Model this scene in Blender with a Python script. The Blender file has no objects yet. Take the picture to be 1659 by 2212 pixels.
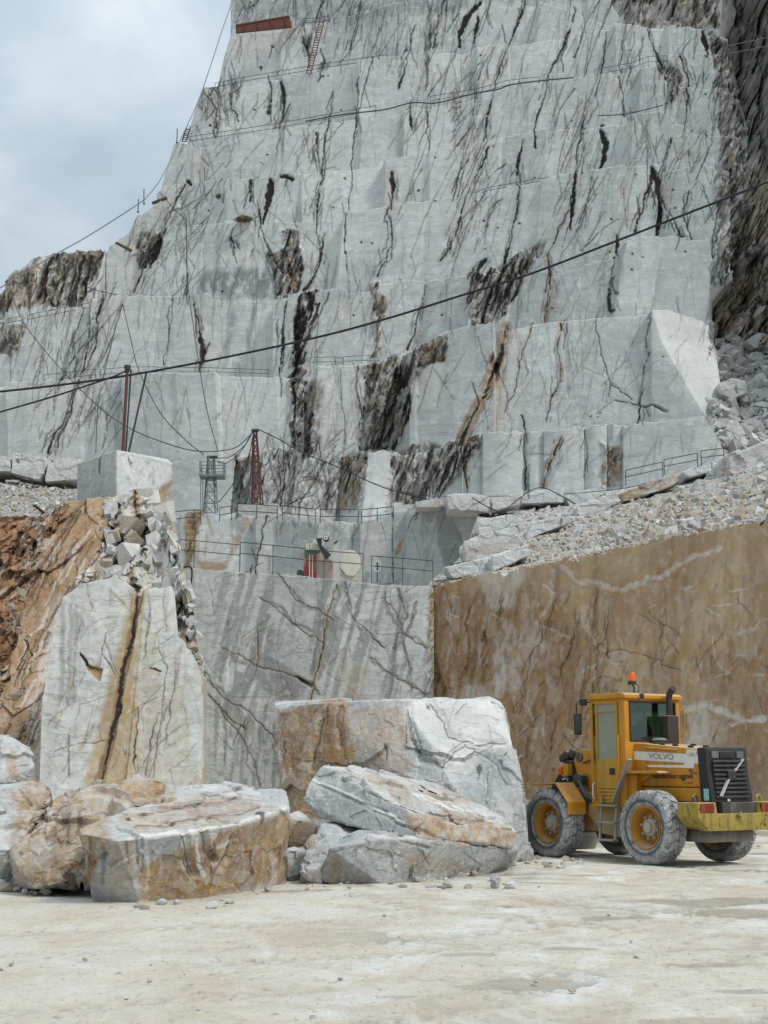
import bpy, bmesh, math, random
import numpy as np
from mathutils import Vector, Matrix, Quaternion

# ------------------------------------------------------------------ camera, sky, sun, exposure
scene = bpy.context.scene
COL = scene.collection
FPX = 3050.0                      # focal length in units of a 1659 x 2212 picture
PITCH = math.atan((1665 - 1106) / FPX)
EYE = 1.6
cam_d = bpy.data.cameras.new('camera')
cam_d.sensor_fit = 'VERTICAL'
cam_d.sensor_height = 36.0
cam_d.lens = 36.0 * FPX / 2212.0
cam_d.clip_start = 0.1
cam_d.clip_end = 4000
cam = bpy.data.objects.new('camera', cam_d)
COL.objects.link(cam)
cam.location = (0, 0, EYE)
cam.rotation_euler = (math.pi / 2 + PITCH, 0, 0)
scene.camera = cam

SUN_EL, SUN_AZ = math.radians(50), math.radians(50)   # azimuth: to the right of straight behind the camera
world = bpy.data.worlds.new('World')
scene.world = world
world.use_nodes = True
wn, wl = world.node_tree.nodes, world.node_tree.links
wn.clear()
w_out = wn.new('ShaderNodeOutputWorld')
sky = wn.new('ShaderNodeTexSky')
sky.sky_type = 'NISHITA'
sky.sun_disc = False
sky.sun_elevation = SUN_EL
sky.sun_rotation = math.pi - SUN_AZ
sky.air_density = 1.0
sky.dust_density = 2.0
bg_sky = wn.new('ShaderNodeBackground'); bg_sky.inputs[1].default_value = 0.10
wl.new(sky.outputs[0], bg_sky.inputs[0])
tc = wn.new('ShaderNodeTexCoord')
mp = wn.new('ShaderNodeMapping'); mp.inputs['Scale'].default_value = (1.0, 1.0, 1.35)
mp.inputs['Rotation'].default_value = (0.2, 0.35, 0.1)
wl.new(tc.outputs['Generated'], mp.inputs[0])
cn = wn.new('ShaderNodeTexNoise'); cn.inputs['Scale'].default_value = 4.4; cn.inputs['Detail'].default_value = 7
cn.inputs['Roughness'].default_value = 0.55; cn.inputs['Distortion'].default_value = 0.25
wl.new(mp.outputs[0], cn.inputs['Vector'])
cr = wn.new('ShaderNodeValToRGB')
e = cr.color_ramp.elements
e[0].position = 0.32; e[0].color = (0.36, 0.45, 0.54, 1)
e[1].position = 0.68; e[1].color = (0.71, 0.77, 0.80, 1)
m_ = cr.color_ramp.elements.new(0.50); m_.color = (0.49, 0.575, 0.64, 1)
wl.new(cn.outputs[0], cr.inputs[0])
# an overcast dome is brighter towards the zenith
sx = wn.new('ShaderNodeSeparateXYZ'); wl.new(tc.outputs['Generated'], sx.inputs[0])
zr = wn.new('ShaderNodeMapRange'); zr.inputs[1].default_value = 0.25; zr.inputs[2].default_value = 0.95
zr.inputs[3].default_value = 0.74; zr.inputs[4].default_value = 1.55
wl.new(sx.outputs[2], zr.inputs[0])
bg_cl = wn.new('ShaderNodeBackground')
wl.new(cr.outputs[0], bg_cl.inputs[0]); wl.new(zr.outputs[0], bg_cl.inputs[1])
mxs = wn.new('ShaderNodeMixShader'); mxs.inputs[0].default_value = 0.86
wl.new(bg_sky.outputs[0], mxs.inputs[1]); wl.new(bg_cl.outputs[0], mxs.inputs[2])
wl.new(mxs.outputs[0], w_out.inputs[0])

sun_d = bpy.data.lights.new('sun', 'SUN')
sun_d.energy = 1.5
sun_d.angle = math.radians(10)
sun_d.color = (1.0, 0.955, 0.88)
sun = bpy.data.objects.new('sun', sun_d)
COL.objects.link(sun)
# the direction light comes from: behind the camera, to the right, high
sdir = Vector((math.sin(SUN_AZ) * math.cos(SUN_EL), -math.cos(SUN_AZ) * math.cos(SUN_EL), math.sin(SUN_EL)))
sun.rotation_euler = sdir.to_track_quat('Z', 'Y').to_euler()

scene.view_settings.view_transform = 'Standard'
scene.view_settings.look = 'None'
scene.view_settings.exposure = 0.43
scene.view_settings.gamma = 1.0
scene.view_settings.use_curve_mapping = False

# ------------------------------------------------------------------ geometry of a sight line
SP, CP = math.sin(PITCH), math.cos(PITCH)
def at(u, v, Y):
    """the point of the place seen at (u, v) of a 1659 x 2212 picture, Y metres ahead of the camera"""
    u = np.asarray(u, float); v = np.asarray(v, float); Y = np.asarray(Y, float)
    dx = (u - 829.5) / FPX; dy = (1106 - v) / FPX
    ry = CP - dy * SP; rz = SP + dy * CP
    t = Y / ry
    return np.stack(np.broadcast_arrays(dx * t, Y, EYE + rz * t), -1)
def P(u, v, Y):
    return Vector(at(u, v, Y).tolist())
def proj(p):
    """where a point falls in the traced drawing (used once, to carry traced stains onto the rocks)"""
    q = np.asarray(p, float) - np.array([0, 0, EYE])
    z = q[..., 1] * CP + q[..., 2] * SP
    yy = -q[..., 1] * SP + q[..., 2] * CP
    return 829.5 + FPX * q[..., 0] / z, 1106 - FPX * yy / z
def floor_at(u, v):
    dx = (u - 829.5) / FPX; dy = (1106 - v) / FPX
    t = -EYE / (SP + dy * CP)
    return Vector((dx * t, (CP - dy * SP) * t, 0.0))

# ------------------------------------------------------------------ noise in numpy
def _h(ix, iy, iz, s):
    with np.errstate(over='ignore'):
        h = (ix.astype(np.uint32) * np.uint32(374761393) + iy.astype(np.uint32) * np.uint32(668265263)
             + iz.astype(np.uint32) * np.uint32(2147483647) + np.uint32((s * 144665 + 1013) & 0xffffffff))
        h = (h ^ (h >> np.uint32(13))) * np.uint32(1274126177)
        h = (h ^ (h >> np.uint32(16))) * np.uint32(2246822519)
        h = h ^ (h >> np.uint32(13))
    return (h & np.uint32(0xffffff)).astype(np.float64) / 16777215.0
def vnoise(p, s=0):
    p = np.asarray(p, float)
    i = np.floor(p).astype(np.int64); f = p - i
    f = f * f * (3 - 2 * f)
    x, y, z = i[..., 0], i[..., 1], i[..., 2]
    fx, fy, fz = f[..., 0], f[..., 1], f[..., 2]
    r = 0
    for a in (0, 1):
        for b in (0, 1):
            for c in (0, 1):
                w = (fx if a else 1 - fx) * (fy if b else 1 - fy) * (fz if c else 1 - fz)
                r = r + w * _h(x + a, y + b, z + c, s)
    return r
def fbm(p, s=0, oct=4, gain=0.5):
    p = np.asarray(p, float); r = 0; a = 1; t = 0
    for k in range(oct):
        r = r + a * (vnoise(p * (2.03 ** k) + k * 17.3, s + k) - 0.5); t += a; a *= gain
    return r / t * 2          # about -1..1
def facets(p, s=0, tilt=1.0):
    """broken rock: every cell is a flat facet with its own level and tilt. Returns (height, cell value)"""
    p = np.asarray(p, float)
    i = np.floor(p).astype(np.int64)
    best = np.full(p.shape[:-1], 1e9); hh = np.zeros(p.shape[:-1]); cv = np.zeros(p.shape[:-1])
    for a in (-1, 0, 1):
        for b in (-1, 0, 1):
            for c in (-1, 0, 1):
                x, y, z = i[..., 0] + a, i[..., 1] + b, i[..., 2] + c
                cx = x + _h(x, y, z, s); cy = y + _h(x, y, z, s + 1); cz = z + _h(x, y, z, s + 2)
                d = (p[..., 0] - cx) ** 2 + (p[..., 1] - cy) ** 2 + (p[..., 2] - cz) ** 2
                m = d < best
                if not m.any(): continue
                lv = _h(x, y, z, s + 3); g1 = _h(x, y, z, s + 4) - .5; g2 = _h(x, y, z, s + 5) - .5; g3 = _h(x, y, z, s + 6) - .5
                h_ = lv + tilt * 2 * ((p[..., 0] - cx) * g1 + (p[..., 1] - cy) * g2 + (p[..., 2] - cz) * g3)
                best = np.where(m, d, best); hh = np.where(m, h_, hh); cv = np.where(m, lv, cv)
    return hh, cv

# ------------------------------------------------------------------ the traced drawing of cracks and stains
U0, V0, MW, MH = -140, -220, 1960, 2440
DARK, BROWN, GREY, WHITE, ROUGH, DEEP, RUST = range(7)
M = np.zeros((7, MH, MW), np.float32)
rng = random.Random(7)
nrg = np.random.RandomState(11)
_gy, _gx = np.mgrid[0:MH, 0:MW].astype(np.float32)
def _noise2(fx, fy, s, oct=3):
    lo = np.stack([_gx[::2, ::2] * fx, _gy[::2, ::2] * fy, np.full_like(_gx[::2, ::2], 3.7)], -1)
    return np.repeat(np.repeat(fbm(lo, s, oct), 2, 0), 2, 1)[:MH, :MW].astype(np.float32)
WU = _noise2(.03, .03, 5, 4) ; WV = _noise2(.03, .03, 25, 4)
FINE = _noise2(.12, .06, 45, 3)
_rx, _ry = _gx * .94 + _gy * .34, _gy * .94 - _gx * .34
_lo = np.stack([_rx[::2, ::2] * .17 , _ry[::2, ::2] * .022, np.full_like(_rx[::2, ::2], 9.1)], -1)
SLIV = np.repeat(np.repeat(fbm(_lo, 91, 4), 2, 0), 2, 1)[:MH, :MW].astype(np.float32)      # slivers that lean right
def stroke(ch, pts, w=2.0, val=1.0, w2=None, soft=1.0):
    A = M[ch]
    n = len(pts) - 1
    for k in range(n):
        (x0, y0), (x1, y1) = pts[k], pts[k + 1]
        x0 -= U0; x1 -= U0; y0 -= V0; y1 -= V0
        wa = w + ((w2 if w2 is not None else w) - w) * k / max(1, n)
        r = wa / 2 + soft + 1
        a, b = int(max(0, min(x0, x1) - r)), int(min(MW, max(x0, x1) + r + 2))
        c, d = int(max(0, min(y0, y1) - r)), int(min(MH, max(y0, y1) + r + 2))
        if a >= b or c >= d: continue
        gx = np.arange(a, b, dtype=np.float32)[None, :]; gy = np.arange(c, d, dtype=np.float32)[:, None]
        dx, dy = x1 - x0, y1 - y0; L = dx * dx + dy * dy + 1e-6
        t = np.clip(((gx - x0) * dx + (gy - y0) * dy) / L, 0, 1)
        dist = np.sqrt((gx - x0 - t * dx) ** 2 + (gy - y0 - t * dy) ** 2)
        np.maximum(A[c:d, a:b], val * np.clip((wa / 2 + soft - dist) / soft, 0, 1), out=A[c:d, a:b])
def rough_line(pts, amp=3.0, depth=4):
    pts = [tuple(map(float, p)) for p in pts]
    for k in range(depth + 1):
        out = [pts[0]]
        for (a, b) in zip(pts[:-1], pts[1:]):
            L = math.hypot(b[0] - a[0], b[1] - a[1])
            if L > 3.5:
                o = rng.gauss(0, amp * (min(1, L / 110) if L > 25 else .32 * L / 25 + .03))
                nx, ny = -(b[1] - a[1]) / L, (b[0] - a[0]) / L
                out.append(((a[0] + b[0]) / 2 + nx * o, (a[1] + b[1]) / 2 + ny * o))
            out.append(b)
        pts = out
    return pts
def crack(pts, w=2.5, val=0.95, brown=0.0, amp=5.0, twigs=2, w2=None, deep=0.4):
    q = rough_line(pts, amp)
    # the width of a crack swells and pinches along its length
    ph, gap = rng.uniform(0, 6), 0
    for i, (a, b) in enumerate(zip(q[:-1], q[1:])):
        sw = .5 + .5 * math.sin(ph + i * .11) * math.sin(ph * 2 + i * .037)
        ww = max(.7, w * (.18 + .95 * sw ** 1.6) * rng.choice((.6, .9, 1.1, 1.4)))
        if rng.random() < .03: gap = rng.randint(2, 7)
        gap -= 1
        if gap > 0: ww = .7
        stroke(DARK, [a, b], ww, val * rng.uniform(.6, 1) * (.5 if gap > 0 else 1))
        if deep: stroke(DEEP, [a, b], ww, deep)
    if w >= 3 and len(q) > 6:                        # thin companions beside a main joint
        for k in range(rng.randint(3, 6)):
            i0 = rng.randint(0, len(q) - 5); i1 = min(len(q), i0 + rng.randint(5, 26)); o = rng.choice((-1, 1)) * rng.uniform(3, 13)
            seg = [(x + o + rng.uniform(-.5, .5), y + rng.uniform(-1, 1)) for x, y in q[i0:i1]]
            stroke(DARK, seg, rng.uniform(.7, 1.5), val * rng.uniform(.35, .85))
            if rng.random() < .6: stroke(DARK, [q[i0], seg[len(seg) // 2]], 1, val * .6)
        stroke(GREY, q, w * 2 + 3, .25, soft=5)
    if brown:
        for a, b in zip(q[:-1], q[1:]): stroke(BROWN, [a, b], (w * 2 + 3) * rng.choice((.3, .8, 1, 1.5)), brown * rng.uniform(.5, 1), soft=4)
    for k in range(twigs):
        a = rng.choice(q); an = rng.uniform(-1.9, -1.1) + rng.choice((0, math.pi)); L = rng.uniform(15, 50)
        stroke(DARK, rough_line([a, (a[0] + L * math.cos(an), a[1] + L * math.sin(an))], 3, 3), max(1, w * .4), val * .7)
def poly_mask(pts, wob=6.0):
    pts = [(x - U0, y - V0) for x, y in pts]
    xs = [p[0] for p in pts]; ys = [p[1] for p in pts]
    a, b = int(max(0, min(xs) - wob - 2)), int(min(MW, max(xs) + wob + 2))
    c, d = int(max(0, min(ys) - wob - 2)), int(min(MH, max(ys) + wob + 2))
    gx = _gx[c:d, a:b] + wob * 2 * WU[c:d, a:b]; gy = _gy[c:d, a:b] + wob * 2 * WV[c:d, a:b]
    ins = np.zeros(gx.shape, bool)
    for k in range(len(pts)):
        (x0, y0), (x1, y1) = pts[k], pts[k - 1]
        if y0 == y1: continue
        ins ^= ((y0 > gy) != (y1 > gy)) & (gx < (x1 - x0) * (gy - y0) / (y1 - y0) + x0)
    return (slice(c, d), slice(a, b)), ins.astype(np.float32)
def _blur(m, r):
    for ax in (0, 1):
        for k in range(2):
            pad = [(0, 0), (0, 0)]; pad[ax] = (r + 1, r)
            cs = np.cumsum(np.pad(m, pad, mode='edge'), ax)
            n = m.shape[ax]
            hi = np.take(cs, range(2 * r + 1, 2 * r + 1 + n), ax); lo = np.take(cs, range(0, n), ax)
            m = (hi - lo) / (2 * r + 1)
    return m
def patch(ch, pts, val=1.0, wob=6.0, blur=2, streak=0.0):
    sl, m = poly_mask(pts, wob)
    if blur: m = _blur(m, int(blur))
    if streak and ch in (DARK,): m = m * np.clip((SLIV[sl] + .45 * FINE[sl] - .04) * 5, 0, 1.1)
    elif streak: m = m * np.clip(1 - streak + streak * 2.2 * (FINE[sl] + .45), 0, 1.2)
    np.maximum(M[ch][sl], val * m, out=M[ch][sl])
def erase(ch, pts, keep=0.0, wob=5.0, blur=2):
    sl, m = poly_mask(pts, wob)
    if blur: m = _blur(m, int(blur))
    M[ch][sl] *= (1 - m * (1 - keep))
def field(box, n, ang, spread=8, length=(30, 120), w=(0.8, 1.8), val=(.35, .8), brown=0.0, twigs=0, within=None, wig=1.6):
    """n cracks running about the angle ang (degrees, 90 = upright, below 90 leaning right)"""
    for k in range(n):
        x, y = rng.uniform(box[0], box[2]), rng.uniform(box[1], box[3])
        a = math.radians(ang + rng.gauss(0, spread)); L = rng.uniform(*length)
        p = [(x, y), (x + L * .5 * math.cos(a), y - L * .5 * math.sin(a))]
        a += rng.gauss(0, .12)
        p.append((p[-1][0] + L * .5 * math.cos(a), p[-1][1] - L * .5 * math.sin(a)))
        crack(p, rng.uniform(*w), rng.uniform(*val), brown if rng.random() < .4 else 0, wig, twigs, deep=.15)
# ------------------------------------------------------------------ materials
def lin(r, g, b):
    f = lambda c: (c / 255 / 12.92) if c / 255 <= 0.04045 else ((c / 255 + 0.055) / 1.055) ** 2.4
    return (f(r), f(g), f(b), 1.0)
class NT:
    def __init__(s, name):
        s.m = bpy.data.materials.new(name); s.m.use_nodes = True
        s.n, s.l = s.m.node_tree.nodes, s.m.node_tree.links
        s.b = s.n['Principled BSDF']; s._c = None
    def co(s):
        if s._c is None: s._c = s.n.new('ShaderNodeTexCoord').outputs['Object']
        return s._c
    def mapped(s, scale=(1, 1, 1), rot=(0, 0, 0)):
        k = s.n.new('ShaderNodeMapping'); k.inputs['Scale'].default_value = scale
        k.inputs['Rotation'].default_value = rot; s.l.new(s.co(), k.inputs[0]); return k.outputs[0]
    def noise(s, scale, detail=4, rough=.55, dist=0.0, vec=None):
        k = s.n.new('ShaderNodeTexNoise'); k.inputs['Scale'].default_value = scale
        k.inputs['Detail'].default_value = detail; k.inputs['Roughness'].default_value = rough
        k.inputs['Distortion'].default_value = dist
        s.l.new(vec if vec is not None else s.co(), k.inputs['Vector']); return k.outputs[0]
    def rng(s, v, a, b, c=0.0, d=1.0):
        k = s.n.new('ShaderNodeMapRange'); s.l.new(v, k.inputs[0])
        for i, x in enumerate((a, b, c, d)): k.inputs[i + 1].default_value = x
        return k.outputs[0]
    def math(s, op, a, b=None, clamp=False):
        k = s.n.new('ShaderNodeMath'); k.operation = op; k.use_clamp = clamp
        for i, x in enumerate((a, b)):
            if x is None: continue
            if isinstance(x, (int, float)): k.inputs[i].default_value = x
            else: s.l.new(x, k.inputs[i])
        return k.outputs[0]
    def mix(s, f, a, b):
        k = s.n.new('ShaderNodeMix'); k.data_type = 'RGBA'
        for i, x in ((0, f), (6, a), (7, b)):
            if isinstance(x, (int, float, tuple)): k.inputs[i].default_value = x
            else: s.l.new(x, k.inputs[i])
        return k.outputs[2]
    def attr(s, name):
        k = s.n.new('ShaderNodeAttribute'); k.attribute_name = name; return k
    def bump(s, h, strength=.4, dist=.05, prev=None):
        k = s.n.new('ShaderNodeBump'); k.inputs['Strength'].default_value = strength
        k.inputs['Distance'].default_value = dist; s.l.new(h, k.inputs['Height'])
        if prev is not None: s.l.new(prev, k.inputs['Normal'])
        return k.outputs[0]
    def done(s, col=None, rough=None, normal=None, metal=None, spec=None):
        for name, x in (('Base Color', col), ('Roughness', rough), ('Normal', normal), ('Metallic', metal), ('Specular IOR Level', spec)):
            if x is None: continue
            if isinstance(x, (int, float, tuple)): s.b.inputs[name].default_value = x
            else: s.l.new(x, s.b.inputs[name])
        return s.m

def make_rock(name, light, mid, S, browns=((.40, .27, .13, 1), (.20, .098, .035, 1)), dustcol=(.74, .74, .72, 1),
              greycol=(.27, .29, .295, 1), veins=.35, bump=.35, rustc=(.175, .080, .038, 1), bed=(.9, .0, .5), darkcol=(.028, .025, .022, 1), grain=.34):
    """weathered marble; S = size in metres of its larger mottles. Vertex colours carry traced cracks and stains."""
    t = NT(name)
    k = 1.0 / S
    big = t.noise(k * .35, 5, .6, .6)
    mot = t.noise(k * 1.6, 7, .62, .3)
    fine = t.noise(k * 9, 5, .7)
    bedv = t.mapped((1, 1, 3.2), bed)
    beds = t.noise(k * 1.1, 8, .68, .5, bedv)
    upr = t.noise(k * 2.6, 5, .6, .2, t.mapped((1.6, 1.6, .12), (0, .06, 0)))
    f = t.math('ADD', t.rng(big, .3, .7, -.4, .4), t.math('ADD', t.rng(beds, .3, .7, 0, .65), t.rng(mot, .3, .7, -.1, .55)), True)
    c = t.mix(f, light, mid)
    c = t.mix(t.math('MULTIPLY', t.rng(upr, .52, .75), .35), c, greycol)
    vn = t.math('ABSOLUTE', t.math('SUBTRACT', t.noise(k * .9, 6, .6, 1.2, bedv), .5))
    c = t.mix(t.math('MULTIPLY', t.rng(vn, .0, .025, 1, 0), veins), c, greycol)
    # faint hairline crackle
    vo = t.n.new('ShaderNodeTexVoronoi'); vo.feature = 'DISTANCE_TO_EDGE'; vo.inputs['Scale'].default_value = k * 1.1
    wv = t.n.new('ShaderNodeMix'); wv.data_type = 'RGBA'; wv.inputs[0].default_value = .18 * min(1, S)
    t.l.new(t.mapped((1.3, 1.3, .6), (0, .3, 0)), wv.inputs[6])
    nz = t.n.new('ShaderNodeTexNoise'); nz.inputs['Scale'].default_value = k * 2; nz.inputs['Detail'].default_value = 5
    t.l.new(t.co(), nz.inputs['Vector']); t.l.new(nz.outputs['Color'], wv.inputs[7]); t.l.new(wv.outputs[2], vo.inputs['Vector'])
    hair = t.math('MULTIPLY', t.rng(vo.outputs[0], .0, .022, 1, 0), t.rng(big, .45, .62))
    c = t.mix(t.math('MULTIPLY', hair, .30), c, (.12, .115, .11, 1))
    at_ = t.attr('stain'); sp = t.n.new('ShaderNodeSeparateColor'); t.l.new(at_.outputs['Color'], sp.inputs[0])
    at2 = t.attr('wear_and_light'); sp2 = t.n.new('ShaderNodeSeparateColor'); t.l.new(at2.outputs['Color'], sp2.inputs[0])
    dk, bw, gr, wh, ru = sp.outputs[0], sp.outputs[1], sp.outputs[2], sp2.outputs[0], sp2.outputs[1]
    c = t.mix(t.math('MULTIPLY', gr, t.rng(mot, .25, .7, 1.15, .8), True), c, (greycol[0] * .82, greycol[1] * .84, greycol[2] * .84, 1))
    bn = t.noise(k * 1.3, 7, .66, .6, t.mapped((1.5, 1.5, .45), (0, .15, 0)))
    bcol = t.mix(t.rng(bn, .36, .66), browns[0], browns[1])
    bcol = t.mix(t.rng(fine, .52, .75, 0, .5), bcol, light)
    c = t.mix(t.math('MULTIPLY', bw, t.rng(beds, .25, .6, 1.15, .75), True), c, bcol)
    rcol = t.mix(t.rng(bn, .3, .7), rustc, (rustc[0] * 1.9, rustc[1] * 2.3, rustc[2] * 2.6, 1))
    c = t.mix(t.math('MULTIPLY', ru, t.rng(mot, .3, .62, 1.1, .6), True), c, rcol)
    c = t.mix(t.math('MULTIPLY', wh, t.rng(fine, .3, .6, 1.0, .6), True), c, dustcol)
    c = t.mix(t.math('MULTIPLY', t.rng(fine, .54, .66, 0, .32), t.rng(t.math('ADD', bw, ru), 0, 1, 1, .25)), c, (.85, .85, .82, 1))
    c = t.mix(t.rng(fine, .46, .34, 0, grain), c, (.20, .195, .185, 1))
    c = t.mix(t.math('MULTIPLY', dk, t.rng(fine, .25, .7, 1.45, 1.1), True), c, darkcol)
    h = t.math('ADD', t.math('MULTIPLY', mot, .6), t.math('ADD', t.math('MULTIPLY', fine, .3), t.math('MULTIPLY', beds, .5)))
    nm = t.bump(h, bump, S * .10)
    return t.done(c, t.rng(fine, .3, .7, .75, .95), nm, spec=.25)

def simple(name, col, rough=.6, metal=0.0, spec=.4, grime=None, gscale=3.0, gamt=.5, bumpa=0.0):
    t = NT(name)
    c = col
    n = t.noise(gscale, 6, .65)
    if grime: c = t.mix(t.math('MULTIPLY', t.rng(n, .42, .68), gamt), col, grime)
    else: c = t.mix(t.rng(n, .3, .7, 0, .25), col, (col[0] * .6, col[1] * .6, col[2] * .6, 1))
    nm = t.bump(t.noise(gscale * 6, 4, .6), bumpa, .02) if bumpa else None
    return t.done(c, rough, nm, metal, spec)

MARBLE = make_rock('grey_marble', (.63, .64, .625, 1), (.47, .485, .477, 1), 7.0, grain=.16)
MARBLE_NEAR = make_rock('sawn_marble', (.60, .61, .595, 1), (.47, .485, .475, 1), 2.2, veins=.5, greycol=(.165, .18, .175, 1), browns=((.44, .33, .17, 1), (.27, .16, .06, 1)))
OCHRE = make_rock('ochre_stained_rock', (.50, .47, .42, 1), (.40, .35, .28, 1), 3.2, browns=((.50, .345, .19, 1), (.28, .155, .062, 1)),
                  greycol=(.30, .27, .23, 1), bump=.5)
BOULDER = make_rock('boulder_marble', (.52, .515, .495, 1), (.35, .355, .35, 1), .75, veins=.4, bump=.6,
                    browns=((.42, .265, .11, 1), (.19, .098, .034, 1)))
SCREE = make_rock('rubble_dust', (.50, .485, .46, 1), (.36, .34, .315, 1), 2.0, bump=.6)

# ------------------------------------------------------------------ mesh building
def link(o, parent=None):
    COL.objects.link(o)
    if parent is not None: o.parent = parent
    return o
def tag(o, label=None, cat=None, group=None, kind=None):
    if label: o['label'] = label
    if cat: o['category'] = cat
    if group: o['group'] = group
    if kind: o['kind'] = kind
    return o
def mesh_from(name, V, F, mat, smooth=False):
    V = np.asarray(V, np.float32); F = np.asarray(F, np.int32)
    me = bpy.data.meshes.new(name)
    me.vertices.add(len(V)); me.vertices.foreach_set('co', V.ravel())
    n = F.shape[1]
    me.loops.add(F.size); me.loops.foreach_set('vertex_index', F.ravel())
    me.polygons.add(len(F))
    me.polygons.foreach_set('loop_start', np.arange(0, F.size, n, dtype=np.int32))
    me.polygons.foreach_set('loop_total', np.full(len(F), n, np.int32))
    me.polygons.foreach_set('use_smooth', np.full(len(F), smooth))
    me.update(calc_edges=True)
    if mat is not None: me.materials.append(mat)
    return me
def put_attr(me, stain, wear_and_light):
    for nm, a in (('stain', stain), ('wear_and_light', wear_and_light)):
        at_ = me.color_attributes.new(nm, 'FLOAT_COLOR', 'POINT')
        buf = np.ones((len(me.vertices), 4), np.float32); buf[:, :3] = a.reshape(-1, 3)
        at_.data.foreach_set('color', buf.ravel())
def sample(ch, u, v):
    x = np.clip(u - U0, 0, MW - 2); y = np.clip(v - V0, 0, MH - 2)
    i = x.astype(int); j = y.astype(int); fx = x - i; fy = y - j
    A = M[ch]
    return (A[j, i] * (1 - fx) * (1 - fy) + A[j, i + 1] * fx * (1 - fy) + A[j + 1, i] * (1 - fx) * fy + A[j + 1, i + 1] * fx * fy)
def line(pts):
    xs = [p[0] for p in pts]; ys = [p[1] for p in pts]
    return lambda u: np.interp(u, xs, ys)

def rock_face(name, top, bot, Y, mat=None, step=1.75, ledge=8.0, jag=3.0, amp=0.05, rough0=0.0, seed=0, lean=0.0,
              slabs=90, slab_amp=.25, label=None, cell=13.0, rough_amp=12.0, side=14.0, vstretch=.28, shape=None, smooth=True, steps=0.0, base_tone=True, tilt=.20, slab_k=2.5, warp=6.0, coarse=1.0):
    """a quarried or natural rock face: a fine sheet between a base line and a traced top edge, with its ledge and returns.
    Y(u, t) gives the distance of the face; t = 0 at the base, 1 at the top edge."""
    mat = mat or MARBLE
    us = np.arange(top[0][0], top[-1][0] + step, step)
    vt = line(top)(us); vb = line(bot)(us) if not isinstance(bot, (int, float)) else np.full_like(us, bot)
    jn = fbm(np.stack([us * .045, us * 0 + seed * 3.1, us * 0], -1), seed, 4)
    jf, _ = facets(np.stack([us * .06, us * 0 + seed, us * 0 + .5], -1), seed)
    vt = vt + jag * (jn * 1.2 + (jf - .5) * 1.0)
    if float(np.mean(Y(us, .5) if callable(Y) else Y)) > 115 and mat is MARBLE: vb = vb + 26
    vb = np.maximum(vb, vt + 6)
    nv = int(max(6, np.max(vb - vt) / step))
    t = np.linspace(0, 1, nv)[None, :]
    Uu = np.repeat(us[:, None], nv, 1)
    Vv = vb[:, None] + (vt - vb)[:, None] * t
    Yc = Y(Uu, t) if callable(Y) else np.full_like(Uu, Y)
    Yc = Yc + lean * (vb[:, None] - Vv) * Yc / FPX
    if shape is not None: Yc = Yc + shape(Uu, Vv, t) * Yc / FPX
    p = at(Uu, Vv, Yc)
    px = Yc / FPX                                    # metres per unit of the drawing at that distance
    # saw-cut panels: each stands a little proud of its neighbour and is turned a little
    d = np.zeros_like(Yc); tone = np.zeros_like(Yc); pale = np.zeros_like(Yc)
    if slabs:
        r = random.Random(seed + 100); x = us[0] - 120; brk = [x]
        while x < us[-1] + 160: x += r.uniform(.5, 1.7) * slabs; brk.append(x)
        n_ = len(brk); brk = np.array(brk); kk = r.uniform(-.05, .2)
        off = np.array([r.uniform(-1, 1) for _ in brk]) * slab_amp * slab_k
        tl = np.array([r.choice((-1, 1)) * r.uniform(0, 1) ** 1.5 * tilt for _ in brk]); tv_ = np.array([r.uniform(-.5, .5) * tilt for _ in brk])
        tn = np.array([r.random() for _ in brk])
        xx = Uu + (Vv - vb[:, None]) * kk + 2.5 * fbm(np.stack([Vv * .03, Uu * 0 + seed, Uu * 0], -1), seed + 61, 3)
        k0 = np.clip(np.searchsorted(brk, xx, side='right') - 1, 0, n_ - 2)
        def pan(k): return off[k] + (xx - (brk[k] + brk[np.minimum(k + 1, n_ - 1)]) / 2) * px * tl[k] + (Vv - vb[:, None]) * px * tv_[k]
        w_ = np.clip((xx - brk[k0 + 1]) / 4.0 + 1, 0, 1)             # a narrow bevel towards the next panel
        d = pan(k0) * (1 - w_) + pan(k0 + 1) * w_
        tq = tn[k0]; tone = np.maximum(0, tq - .55) * .75; pale = np.maximum(0, .3 - tq) * .7
    ps = p / px[..., None].mean()                    # drawing-sized units, in the place's own axes
    d = d + amp * fbm(ps * .02, seed + 1, 5) * 6 * px + amp * fbm(ps * .15, seed + 9, 3) * px * 5
    ro = np.clip(sample(ROUGH, Uu, Vv) + rough0, 0, 1.4)
    sb = np.array([1.0, 1.0, vstretch])
    q = ps @ np.array([[1, 0, .35], [0, 1, 0], [-.35, 0, 1]])
    q = q + warp * np.stack([fbm(ps * .05, seed + 3, 3), fbm(ps * .05, seed + 4, 3), fbm(ps * .05, seed + 5, 3)], -1)
    h1, c1 = facets(q * sb / (cell * 2.6), seed + 11, .9)
    h2, c2 = facets(q * sb / cell, seed + 21, .9)
    h3, c3 = facets(q * sb / (cell * .45), seed + 31, .8)
    d = d + ro * px * rough_amp * ((h1 - .5) * 1.3 * coarse + (h2 - .5) * .7 / coarse + (h3 - .5) * .35 / coarse)
    d = d + sample(DEEP, Uu, Vv) * px * 7.0
    p[..., 1] += d
    if steps:                                        # blocks of the top rim
        p[..., 2] += 0
    st = np.stack([sample(DARK, Uu, Vv), sample(BROWN, Uu, Vv), sample(GREY, Uu, Vv)], -1)
    tone = np.maximum(tone, random.Random(seed + 7).uniform(0, .30)) if base_tone else tone
    lowp = fbm(ps * .012, seed + 51, 3)
    st[..., 2] = np.clip(np.maximum(st[..., 2], tone * np.clip(.8 + lowp, 0, 1)), 0, 1)
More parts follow.
